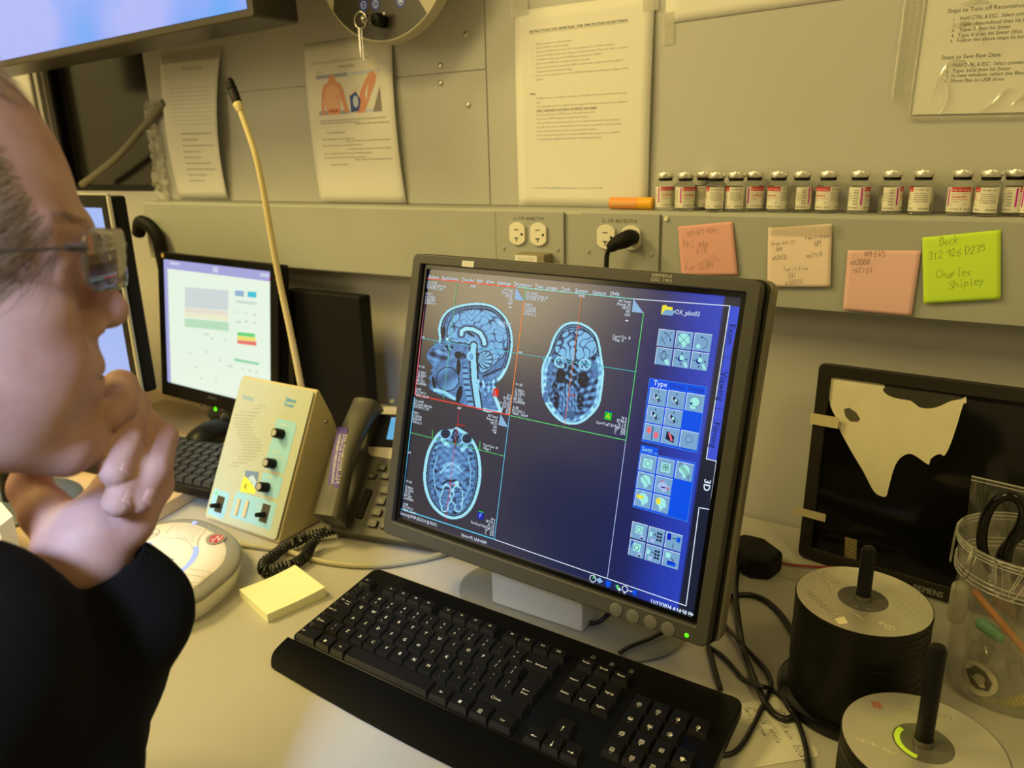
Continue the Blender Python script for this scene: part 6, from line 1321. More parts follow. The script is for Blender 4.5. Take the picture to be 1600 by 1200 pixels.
# curly cord: from the handset foot, out onto the desk and back
A0 = PM @ Vector((.047, -.004, .022)); ctr = [A0, atz(487, 850, .014), atz(478, 868, .011), atz(458, 882, .010), atz(432, 889, .009), atz(414, 893, .009), atz(413, 880, .009), atz(428, 868, .010), atz(447, 853, .011), atz(464, 846, .012), atz(480, 838, .012), PM @ Vector((.050, .004, -.010))]
cl = smoothpath(ctr, 40); n = len(cl); L = 0; hp = []
for i in range(1, n):
    seg_ = (cl[i] - cl[i-1]); L += seg_.length; tn = seg_.normalized(); s1 = tn.cross(Vector((0, 0, 1))).normalized(); s2 = s1.cross(tn)
    ph = L/.0052*2*pi; R_ = .0066*min(1, i/25, (n-i)/25); hp.append((cl[i], s1, s2, ph, R_))
fine = []
for i in range(len(hp)-1):
    a_, b_ = hp[i], hp[i+1]; m_ = max(1, int(abs(b_[3]-a_[3])/.55))
    for k in range(m_):
        f_ = k/m_; c_ = a_[0].lerp(b_[0], f_); ph = a_[3] + (b_[3]-a_[3])*f_; R_ = a_[4]*(1-f_) + b_[4]*f_; fine.append(c_ + a_[1]*cos(ph)*R_ + a_[2]*sin(ph)*R_)
for p in fine: p.z = max(p.z, .0022)
mb = MB(); mb.tube(fine, .0018, 6); mb.build('coiled_cord', RUB, t, T=ti0, smooth=60)

# thick beige cable in front of the telephone
def cable(name, label, pts, r, m, cat='cable', n=10, seg=10):
    P = [atz(px, py, z) for px, py, z in pts]; t = thing(name, label, cat, loc=(P[0].x, P[0].y, 0)); 
    mb = MB(); mb.tube([p - Vector((P[0].x, P[0].y, 0)) for p in smoothpath(P, n)], r, seg); o = mb.build('cable_run', m, t); return t
TANC = mat('cable_tan', (.42, .38, .25), rough=.5)
cable('cable', 'thick beige cable curving across the desk in front of the telephone', [(378, 851, .0045), (410, 855, .0045), (450, 862, .0045), (490, 874, .0045), (530, 881, .0045), (575, 884, .0045), (625, 880, .0045), (684, 868, .0045), (740, 848, .0045)], .0040, TANC)

# ================================================================ LEFT-HAND CLUTTER
t = thing('mouse_pad', 'tan mouse pad lying below the white-page monitor', 'mouse pad', loc=(-1.0, -.16, BZ))
P = [atz(*p, .026) for p in ((222, 634), (258, 624), (300, 632), (342, 652), (343, 660), (330, 672), (312, 682), (262, 668))]
Q = [(p.x + 1.0, p.y + .16) for p in P]; Q[0] = (Q[0][0], Q[0][1])
MB().prism(Q, 0, .003).build('pad', mat('pad_tan', (.42, .31, .17), rough=.7), t, smooth=0)
mp = atz(334, 676, .035); t = thing('computer_mouse', 'small black mouse on the tan pad, left of the cream speaker box', 'mouse', loc=(mp.x, mp.y, BZ))
mb = MB(); mb.grid(lambda u, v: (.034*(2*u-1)*sqrt(max(0, 1-(2*v-1)**2*.75)), .055*(2*v-1), .004 + .032*sqrt(max(0, 1-(2*u-1)**2))*sqrt(max(0, 1-(2*v-1)**2*.9))), 16, 20); mb.build('mouse_shell', BLK, t, smooth=180, solid=.001)
MB().lathe([(.0001, -.003), (.008, -.003), (.008, .003), (.0001, .003)], 16, cap=False, T=Matrix.Translation((0, .028, .034)) @ Matrix.Rotation(pi/2, 4, 'Y')).build('scroll_wheel', DGREY, t)
# second keyboard
ka = atz(338, 772, .034); kyaw = .12
t = thing('keyboard', 'out-of-focus black keyboard at left, partly hidden behind the raised hand', 'keyboard', T=Matrix.Translation((ka.x - .014, ka.y, BZ + .0002)) @ Matrix.Rotation(kyaw, 4, 'Z'))
MB().prism(rrect(-.44, -.004, .004, .158, .008), .0, .016).build('keyboard_body', BLK, t, smooth=0, bevel=.003)
base = MB().add([(-.0085, -.0085, 0), (.0085, -.0085, 0), (.0085, .0085, 0), (-.0085, .0085, 0), (-.0065, -.006, .0075), (.0065, -.006, .0075), (.0065, .0075, .0078), (-.0065, .0075, .0078)], [(0,1,5,4), (1,2,6,5), (2,3,7,6), (3,0,4,7), (4,5,6,7)])
k0 = base.build('key', mat('key_charcoal', (.03, .03, .032), rough=.45), t, smooth=0); first = True
for r_ in range(6):
    for c_ in range(16):
        x = -.012 - c_*.0195 - (.006*r_ % .012); y = .012 + r_*.0225
        if first: k0.location = (x, y, .0162); first = False; continue
        k = k0.copy(); COL.objects.link(k); k.parent = t; k.location = (x, y, .0162)
# grey round base and a paper corner at the far-left edge
t = thing('round_stand', 'blue-grey round stand base with dark cables at the far left, behind the wrist', 'stand', loc=(-.87, -.555, BZ))
MB().lathe([(.0001, .0003), (.088, .0003), (.09, .004), (.084, .009), (.02, .012), (.0001, .012)], 40, cap=False).build('base', mat('stand_bluegrey', (.10, .12, .15), rough=.4), t)
MB().lathe([(.0001, .0122), (.018, .0122), (.016, .10), (.0001, .10)], 20, cap=False).build('post', BLK, t)
mb = MB(); mb.tube(smoothpath([(.07, -.02, .014), (.03, .0, .02), (-.0, .05, .018), (-.06, .06, .016)], 6), .004, 8); mb.build('cable', RUB, t)
C_ = [atz(-40, 812, .09), atz(-2, 823, .09), atz(20, 806, .09), atz(2, 785, .09), atz(-40, 770, .09)]
t = thing('desk_tray', 'cream card corner standing up at the extreme left edge', 'card', loc=(C_[0].x, C_[0].y, BZ))
t.name = 'index_card_box'
mb = MB(); Q = [(p.x - C_[0].x, p.y - C_[0].y) for p in C_]; mb.prism(Q, .0, .09 - BZ); mb.build('card_block', PAPER, t, smooth=0)
# small dark hooks and cables between raceway and left monitors
t = thing('headset_hook', 'black rubber hook hanging under the left end of the raceway', 'hook', loc=(aty(218, 350, -.09).x, RY - .001, .32))
P0 = aty(214, 350, -.09)
mb = MB(); mb.tube(smoothpath([(-.03, -.02, .06), (.0, -.028, .085), (.035, -.022, .06), (.042, -.02, .0), (.05, -.02, -.06)], 6), .014, 12); mb.build('hook', BLKM, t)
t = thing('cable', 'grey cable sagging across the dark window at upper left', 'cable', loc=(wx0 + .02, -.012, wz0 + .02))
P = [aty(px, py, -.014) for px, py in ((128, 288), (150, 272), (180, 248), (205, 222), (225, 198), (242, 178), (256, 160))]; mb = MB(); mb.tube([p - Vector(t.location) for p in smoothpath(P, 6)], .0075, 10); mb.build('cable_run', mat('cable_grey', (.20, .19, .14), rough=.5), t)

# ================================================================ DISC SPINDLES
DISC = bpy.data.materials.new('disc_silver'); DISC.use_nodes = True; nt = DISC.node_tree; b_ = nt.nodes['Principled BSDF']
b_.inputs['Base Color'].default_value = (.72, .69, .62, 1); b_.inputs['Metallic'].default_value = .75; b_.inputs['Roughness'].default_value = .30
b_.inputs['Anisotropic'].default_value = .6; b_.inputs['Thin Film Thickness'].default_value = 420; b_.inputs['Thin Film IOR'].default_value = 1.4
tg = nt.nodes.new('ShaderNodeTangent'); tg.direction_type = 'RADIAL'; tg.axis = 'Z'; nt.links.new(tg.outputs[0], b_.inputs['Tangent'])
DEDGE = mat('disc_edge', (.010, .0095, .007), rough=.3, spec=.22)
def disc_mesh(mb, z): 
    mb.lathe([(.0076, z), (.0200, z), (.0590, z), (.0600, z + .0002)], 72, mi=0, cap=False); mb.lathe([(.0600, z + .0002), (.0600, z + .0010), (.0592, z + .0012)], 72, mi=1, cap=False); mb.lathe([(.0592, z + .0012), (.0222, z + .0012)], 72, mi=2, cap=False); mb.lathe([(.0222, z + .0012), (.0170, z + .0010), (.0168, z + .0012), (.0076, z + .0012), (.0076, z)], 72, mi=3, cap=False)
HUB = mat('disc_hub', (.10, .095, .08), rough=.15, spec=.8)
def spindle(label, glabel, x, y, nd, zt, zp, group, rb=.070):
    t = thing('disc_spindle', label, 'disc spindle', loc=(x, y, 0))
    MB().lathe([(.0001, .0003), (rb - .001, .0003), (rb, .002), (rb, .006), (rb - .004, .009), (.030, .0095), (.0001, .0095)], 64, cap=False).build('base', BLKG, t)
    MB().lathe([(.0001, .0096), (.0068, .0096), (.0068, zt + .004), (.0065, zt + .006), (.0065, zp - .004), (.0050, zp - .0008), (.0001, zp)], 28, cap=False).build('pole', BLK, t)
    MB().lathe([(.0070, zt + .0001), (.0074, zt + .0001), (.0072, zt + .0050), (.0070, zt + .0050)], 28, cap=False).build('collar', mat('collar_grey', (.12, .11, .09), rough=.2), t)
    mb = MB(); disc_mesh(mb, 0); d0 = mb.build('optical_disc', [DISC, DEDGE, DEDGE, HUB], None, smooth=30); d0.location = (x, y, zt - .0012*2 - .0001)
    tag(d0, glabel, 'disc', group)
    for k in range(1, nd):
        d = d0.copy(); COL.objects.link(d); d.location = (x + random.Random(k).uniform(-.0004, .0004), y + random.Random(k+50).uniform(-.0004, .0004), zt - .0012*2 - .0001 - k*.00122); d.rotation_euler = (0, 0, k)
    mb = MB(); disc_mesh(mb, 0); return mb
def top_disc(mb, label, x, y, zt, q):
    o = mb.build('disc', [DISC, DEDGE, DISC, HUB], None, smooth=30); t = thing('optical_disc', label, 'disc', loc=(x, y, zt - .0012)); o.parent = t; q.build('printing', t, T=Matrix.Translation((0, 0, .00125))); return t
DI = mat('disc_print', (.30, .28, .22), rough=.4); DIL = mat('disc_print_pale', (.72, .66, .42), rough=.3)
fl = lambda x, z, l: (x, z, .00008*l)
xa_, ya_ = .2991, -.348
mb = spindle('tall black spindle stacked high with blank discs, right of the monitor cables', 'blank disc seen edge-on in the tall stack, under its printed top disc', xa_, ya_, 82, .112, .167, 'blank discs on the tall spindle')
q = Print(bend=fl); z_ = .1121
def DA(px, py): v = atz(px, py, z_); return (v.x - xa_, v.y - ya_)
def d6(x, y): return DA(1200 + x/2.6, 740 + y/2.6)
a = d6(318, 608); b = d6(165, 470); q.text('Verbatim', a[0] - .006, a[1] + .006, .0085, DI, 1, ang=math.atan2(b[1]-a[1], b[0]-a[0]), width=.047)
for P in ([(270, 590), (310, 580), (325, 608), (290, 612)],): q.poly([d6(*p) for p in P], DIL, 1)
q.line([d6(*p) for p in ((182, 388), (215, 420), (248, 460), (256, 492))], .0006, DI, 1); q.line([d6(*p) for p in ((225, 400), (290, 438), (280, 448), (218, 415))], .0006, DI, 1, True); q.line([d6(*p) for p in ((305, 390), (355, 405), (340, 445), (295, 425))], .0006, DIL, 1, True)
a = d6(320, 440); q.text('52x', a[0], a[1], .0050, DIL, 1, ang=2.9, width=.010); a = d6(352, 418); q.text('80', a[0], a[1], .0050, DIL, 1, ang=2.9); a = d6(280, 440); q.text('700MB', a[0], a[1], .0040, DIL, 1, ang=2.9, width=.013); a = d6(522, 632); q.text('CD-R', a[0], a[1], .0065, DIL, 1, ang=2.6, width=.015)
for k in range(4): q.line([d6(505 + k*18, 520 - k*8), d6(600 + k*22, 612 - k*12)], .0003, DI, 1)
q.line([d6(*p) for p in ((305, 548), (350, 565), (385, 592))], .0006, DIL, 1)
top_disc(mb, 'tan printed disc on top of the tall stack, its lettering upside down', xa_, ya_, .112, q)
xb_, yb_ = .3653, -.4698; z_ = .0701
mb = spindle('shorter black disc spindle at the bottom right corner, its post before the tub', 'blank disc seen edge-on in the low front stack at bottom right', xb_, yb_, 46, .070, .160, 'blank discs on the low spindle', rb=.063)
q = Print(bend=fl)
def DB(px, py): v = atz(px, py, z_); return (v.x - xb_, v.y - yb_)
def d8(x, y): return DB(1300 + x/5.333, 1040 + y/5.333)
RDL = mat('logo_dull_red', (.30, .12, .09), rough=.4)
q.poly([d8(*p) for p in ((320, 292), (360, 298), (372, 355), (345, 350))][::-1], RDL, 1); q.poly([d8(*p) for p in ((362, 298), (400, 305), (425, 362), (378, 352))][::-1], RDL, 1)
a = d8(450, 372); b = d8(690, 405); q.text('Verbatim', a[0], a[1], .0080, DI, 1, ang=math.atan2(b[1]-a[1], b[0]-a[0]), width=.050)
a = d8(190, 608); q.text('CD-R  52x', a[0], a[1], .0034, DIL, 1, width=.030, ang=-.1)
top_disc(mb, 'silver disc with a dull red logo on top of the low front stack', xb_, yb_, .070, q)
mb = MB(); lime = pm('lime_ring', (200, 220, 50), rough=.4); 
q = Print(bend=fl); q.ring(0, 0, .0208, .0042, lime, 1, 24, radians(150), radians(262)); o = q.build('lime_hub_ring', None, T=Matrix.Translation((xb_, yb_, .0702))); tag(o, 'bright lime sliver of a ring around the post of the low front disc stack', 'ring')

# ================================================================ CLEAR JAR OF SMALL THINGS
jx, jy = .427, -.250
t = thing('plastic_jar', 'clear ribbed plastic tub holding scissors and a pencil at the right edge', 'jar', loc=(jx, jy, 0))
JP = film('tub_plastic', (.95, .95, .93), 1.6, .12, .06)
pr = [(.0001, .0006), (.0505, .0006), (.0525, .003), (.0545, .060), (.0560, .122), (.0590, .124), (.0592, .127), (.0575, .128), (.0592, .130), (.0592, .133), (.0580, .135), (.0596, .156), (.0616, .157), (.0616, .161), (.0600, .1615), (.0585, .155), (.0572, .136), (.0548, .122), (.0533, .060), (.0512, .0045), (.0001, .003)]
MB().lathe(pr, 64, cap=False).build('tub_wall', JP, t, smooth=50)
RIM = film('tub_rim', (.9, .9, .87), 3.0, .15, .35)
for z, r_ in ((.1605, .0616), (.1570, .0612), (.1535, .0606), (.1330, .0592), (.1285, .0592), (.1240, .0590)):
    MB().tube([((r_)*cos(2*pi*k/64), r_*sin(2*pi*k/64), z) for k in range(65)], .0007, 6, cap=False).build('rib', RIM, t)
# pale round sticker (plain stand-in) on the tub wall
ca_ = math.atan2(atz(1540, 1075, .03).y - jy, atz(1540, 1075, .03).x - jx)
th = math.atan2(CAM[1] - jy, CAM[0] - jx) - .38
def bj(x, z, l): a_ = th + x/.0545; r_ = .0552 + .0001*l; return (r_*cos(a_), r_*sin(a_), z + .030)
q = Print(bend=bj); n = 26; q.poly([(.017*cos(2*pi*k/n), .017*sin(2*pi*k/n)) for k in range(n)], mat('sticker_pale', (.60, .55, .42), rough=.5), 1); q.poly([(-.006, -.009), (-.013, .002), (-.005, .012), (.006, .010), (.012, .002), (.010, -.008), (.0, -.011)], mat('sticker_dark', (.12, .11, .085), rough=.5), 2); q.disc(.001, .001, .005, mat('sticker_mid', (.38, .35, .26)), 3)
q.build('round_sticker', t)
# paper clips hooked on the rim
for i, a_ in enumerate((th - .36, th - .02, th + .36, th - .95)):
    c = thing('paper_clip', ('wire paper clip hooked on the tub rim, left-hand one', 'wire paper clip hooked on the tub rim, middle one', 'wire paper clip hooked on the tub rim, nearest the scissors', 'wire paper clip hanging off the far left of the tub rim')[i], 'paper clip', T=Matrix.Translation((jx + .0622*cos(a_), jy + .0622*sin(a_), .1615)) @ Matrix.Rotation(a_ + pi/2, 4, 'Z') @ Matrix.Rotation((.25, -.15, .3, .1)[i], 4, 'Y'), group='paper clips on the tub rim')
    P = [(0, 0, .001), (.0, -.0009, -.004), (.001, -.0012, -.030), (.004, -.0012, -.034), (.007, -.0012, -.030), (.007, -.0012, -.006), (.0045, -.0012, -.002), (.0022, -.0012, -.006), (.0022, -.0012, -.024)]
    MB().tube(smoothpath(P, 5), .00055, 6).build('wire', STEEL, c)
# scissors standing in the tub
t = thing('scissors', 'black-handled scissors standing handles-up in the clear tub', 'scissors', loc=(jx + .01, jy, .006))
def SP3(px, py, y): return aty(px, py, y) - Vector(t.location)
l1 = [SP3(px, py, -.262) for px, py in ((1553, 893), (1538, 868), (1534, 838), (1541, 805), (1556, 782), (1576, 775), (1594, 784), (1600, 802), (1594, 822), (1583, 840), (1574, 862), (1568, 885))]
l2 = [SP3(px, py, -.246) for px, py in ((1565, 893), (1565, 870), (1577, 850), (1596, 834), (1622, 828), (1650, 838), (1660, 862), (1648, 888), (1620, 898), (1590, 902))]
mb = MB(); mb.tube(smoothpath(l1, 6, True) + [smoothpath(l1, 6, True)[0]], .0048, 12, cap=False); mb.build('handle', BLKG, t)
mb = MB(); mb.tube(smoothpath(l2, 6, True) + [smoothpath(l2, 6, True)[0]], .0052, 12, cap=False); mb.build('handle', BLKG, t)
p0 = SP3(1560, 893, -.255)
for s_ in (-1, 1):
    mb = MB(); e_ = Vector((.006*s_, .0, .004)); w_ = .0055
    mb.add([(p0.x - w_ + s_*.004, p0.y + s_*.0012, p0.z), (p0.x + w_ + s_*.004, p0.y + s_*.0012, p0.z), (e_.x + .001, e_.y + s_*.0012, e_.z), (e_.x - .001, e_.y + s_*.0012, e_.z)], [(0, 1, 2, 3)]); mb.build('blade', STEEL, t, smooth=0, solid=.0012)
# pencil
A_ = aty(1517, 922, -.285) - Vector((jx, jy, 0)); A_ = Vector((-.043, -.010, .133)); Bp = Vector((.040, -.016, .012)); Vp = (Bp - A_)
t = thing('pencil', 'orange pencil leaning inside the clear tub', 'pencil', loc=(jx, jy, .004))
A_ = aty(1520, 922, -.268) - Vector(t.location); B2 = aty(1606, 1022, -.272) - Vector(t.location); dv = (B2 - A_).normalized(); Bp = A_ + dv*.115
MB().tube([A_ + dv*.0005, Bp], .0036, 6).build('pencil_body', pm('pencil_orange', (226, 134, 46), rough=.45), t, smooth=0)
MB().tube([A_ - dv*.0004, A_ + dv*.0003], .0030, 12).build('cut_end', mat('pencil_wood', (.5, .33, .16)), t, smooth=0)
# little plastic charms
def blob(mb, P, r, seg=14): mb.tube(smoothpath(P, 5) if len(P) > 2 else P, r, seg)
def small(name, label, cat, px, py, y, mk, m):
    c = aty(px, py, y); t = thing(name, label, cat, loc=c); mb = MB(); mk(mb); mb.build('body', m, t); return t
def capsule(mb, a, b, r, n=6):
    a, b = Vector(a), Vector(b); d = (b-a).normalized(); P = []; R = []
    for k in range(n+1): th_ = -pi/2 + (pi/2)*k/n; P.append(a + d*r*sin(th_)); R.append(max(.0001, r*cos(th_)))
    for k in range(n+1): th_ = (pi/2)*k/n; P.append(b + d*r*sin(th_)); R.append(max(.0001, r*cos(th_)))
    mb.tube(P, R, 14)
small('plastic_charm', 'green rounded plastic piece behind the pencil in the tub', 'charm', 1548, 985, -.250, lambda mb: capsule(mb, (-.008, 0, .004), (.008, 0, -.004), .0065), pm('charm_green', (110, 170, 110), rough=.4))
small('plastic_charm', 'green plastic piece at the bottom of the tub near the yellow twist', 'charm', 1586, 1128, -.262, lambda mb: capsule(mb, (-.006, 0, -.003), (.010, 0, .005), .0062), pm('charm_green2', (120, 165, 80), rough=.4))
small('plastic_charm', 'purple plastic piece next to the yellow twist', 'charm', 1592, 1108, -.255, lambda mb: capsule(mb, (-.003, 0, 0), (.010, 0, .006), .0055), pm('charm_purple', (120, 90, 130), rough=.4))
small('glue_cap', 'pinkish round cap near the top right of the tub', 'cap', 1600, 925, -.235, lambda mb: capsule(mb, (-.003, 0, 0), (.006, 0, 0), .007), pm('cap_pink', (190, 140, 110), rough=.5))
def spool(mb): mb.lathe([(.0001, 0), (.009, 0), (.009, .002), (.005, .003), (.005, .014), (.009, .015), (.009, .017), (.0001, .017)], 20, cap=False, T=Matrix.Rotation(1.1, 4, 'X'))
small('thread_spool', 'white translucent plastic spool beside the pencil in the tub', 'spool', 1566, 925, -.232, spool, mat('spool_white', (.5, .47, .38), rough=.4))
small('plastic_tube', 'white plastic tube standing at the left inside of the tub', 'tube', 1500, 925, -.248, lambda mb: capsule(mb, (0, 0, .004), (.0, .004, -.030), .0085), mat('tube_pale', (.50, .47, .38), rough=.4))
small('glass_marker', 'clear bulbous bottle inside the tub above the round sticker', 'bottle', 1535, 1020, -.262, lambda mb: mb.lathe([(.0001, -.02), (.010, -.02), (.012, -.012), (.012, .006), (.005, .012), (.004, .02), (.0001, .02)], 20, cap=False), JP)
def twist(mb):
    P = [Vector((-.022 + .044*k/60, 0, -.006 + (.0 if k < 22 else .00035*(k-22)**1.25)*.6)) for k in range(61)]
    mb.tube(P, [.0050*(1 + (.22*sin(k*1.5) if k > 20 else .1)) if k > 3 else .002 + .001*k for k in range(61)], 12)
tw = small('plastic_charm', 'yellow ridged twist charm lying low in the tub', 'charm', 1572, 1096, -.284, twist, pm('charm_yellow', (200, 170, 60), rough=.45))
# clear bag standing behind the tub
t = thing('plastic_bag', 'clear plastic bag corner standing behind the tub at the right edge', 'plastic bag', loc=aty(1515, 830, -.20))
a0, a1 = aty(1515, 860, -.20) - Vector(t.location), aty(1518, 744, -.20) - Vector(t.location); b1 = aty(1610, 765, -.20) - Vector(t.location); b0 = aty(1610, 862, -.20) - Vector(t.location); a0.z = b0.z = -.130; 
MB().grid(lambda u, v: tuple((a0.lerp(a1, v)).lerp(b0.lerp(b1, v), u) + Vector((0, .003*sin(u*7 + v*4), 0))), 14, 14).build('film', film('bag_film', (.95, .95, .92), 1.8, .12, .05), t, smooth=180)
mb = MB(); mb.tube([a1.lerp(b1, k/12) + Vector((0, 0, .0)) for k in range(13)], .0009, 6); mb.tube([a1.lerp(b1, k/12) - Vector((0, 0, .004)) for k in range(13)], .0006, 6); mb.build('bag_seam', RIM, t)

# ================================================================ CABLES ON THE RIGHT
def z8(x, y, z=.0035): return (1040 + x/3.333, 840 + y/3.333, z)
cable('cable', 'thick black cable running down from behind the monitor to the tall disc stack base', [z8(392, 60, .020), z8(383, 110, .012), z8(370, 200), z8(365, 300, .010), z8(385, 470), z8(405, 580, .008), z8(440, 680), z8(480, 780, .009), z8(525, 870, .004), z8(570, 922), z8(625, 946), z8(668, 935)], .0034, RUB)
cable('cable', 'black cable arching right from the monitor and vanishing behind the tall disc stack', [z8(300, 330, .0035), z8(330, 312), z8(370, 300, .0035), z8(430, 297), z8(490, 312), z8(545, 345), z8(595, 395), z8(635, 450), z8(668, 510), z8(690, 560)], .0033, RUB)
cable('cable', 'thin black cable making an S through the tangle and ending at the keyboard corner', [z8(285, 425), z8(320, 470), z8(390, 548, .0100), z8(450, 610), z8(505, 668), z8(540, 725), z8(548, 775), z8(530, 830, .0030), z8(495, 900), z8(455, 985), z8(410, 1065), z8(370, 1110), z8(325, 1130), z8(272, 1133)], .0024, RUB)
cable('cable', 'thin black cable from the monitor corner running off the bottom edge', [z8(228, 570), z8(290, 612), z8(345, 668), z8(395, 728), z8(440, 758), z8(500, 775, .0150), z8(555, 792), z8(605, 835), z8(645, 890, .0105), z8(680, 945), z8(708, 1015), z8(728, 1090), z8(740, 1160), z8(745, 1240)], .0024, RUB)
cable('cable', 'flat black double cable between the monitor corner and the keyboard', [z8(222, 565, .0035), z8(238, 620), z8(256, 690), z8(285, 790)], .0030, RUB)
cable('cable', 'short black cable crossing the grey stand base toward the keyboard', [(1042, 984, .014), (1015, 998, .013), (985, 1010, .0130), (968, 1020, .0135)], .0024, RUB)
cable('cable', 'short black loop of cable beside the silver monitor neck', [(958, 950, .03), (946, 964, .018), (934, 972, .0130), (922, 973, .0135)], .0028, RUB)
cable('cable', 'thin red cable at the foot of the dark monitor', [(1166, 842, .020), (1174, 856, .012), (1185, 866, .006), (1203, 875, .004), (1235, 882, .004), (1268, 885, .004), (1300, 886, .004)], .0016, pm('cable_red', (150, 50, 38), rough=.5))
# black power adapter behind the monitor
pa = atz(1182, 862, 0); t = thing('power_adapter', 'black angular power adapter in the shadow left of the dark monitor', 'adapter', T=Matrix.Translation((.150, -.145, 0)) @ Matrix.Rotation(-.5, 4, 'Z'))
MB().prism([(-.035, -.022), (.018, -.030), (.036, -.010), (.028, .020), (-.012, .028), (-.036, .014)], .0004, .030).build('adapter_body', BLKM, t, smooth=0, bevel=.006, seg=3)
MB().tube([(-.030, -.004, .028), (-.042, -.004, .034)], .004, 10).build('cable_end', WHITE, t)
# handwritten paper beneath the cables
def flatpaper(label, pts, m, z0, name='note_paper', cat='paper'):
    P = [atz(px, py, z0) for px, py in pts]; t = thing(name, label, cat, loc=(P[0].x, P[0].y, z0)); MB().prism([(p.x - P[0].x, p.y - P[0].y) for p in P][::-1], -.0001, .0001).build('paper', m, t, smooth=0); return t, P[0]
t, p0 = flatpaper('slanting handwritten paper under the black cables, right of the keyboard', [(1152, 1100), (1214, 1089), (1278, 1175), (1279, 1182), (1245, 1188), (1184, 1199), (1130, 1206), (1100, 1150)], mat('note_paper_tan', (.60, .58, .50), rough=.8), .0004)
q = Print(bend=lambda x, z, l: (x - p0.x, z - p0.y, .0001 + .0001*l))
def zz8(x, y): v = atz(1040 + x/3.333, 840 + y/3.333, .0006); return (v.x, v.y)
dA = Vector(zz8(700, 1020)) - Vector(zz8(600, 870)); an = math.atan2(dA.y, dA.x)
for s, x, y, h in (('AP', 565, 895, .0072), ('58 min', 590, 965, .0065), ('blank', 665, 1085, .0075), ('SAVINE', 455, 890, .0065), ('Swirl', 405, 885, .006), ('myelo', 540, 1000, .0062), ('cook', 480, 985, .006), ('TM', 525, 900, .005)): a = zz8(x, y); q.hand(s, a[0], a[1], h, PEN, .00045, 1, an, seed=len(s)+x)
q.line([zz8(485, 875), zz8(595, 1030)], .0004, PEN, 1); q.build('handwriting', t)
t, p0 = flatpaper('clear-edged grey sheet lying at the foot of the dark monitor', [(1157, 869), (1200, 877), (1196, 894), (1245, 908), (1262, 893), (1225, 872), (1180, 860)], mat('sheet_grey', (.42, .40, .33), rough=.6), .0005)

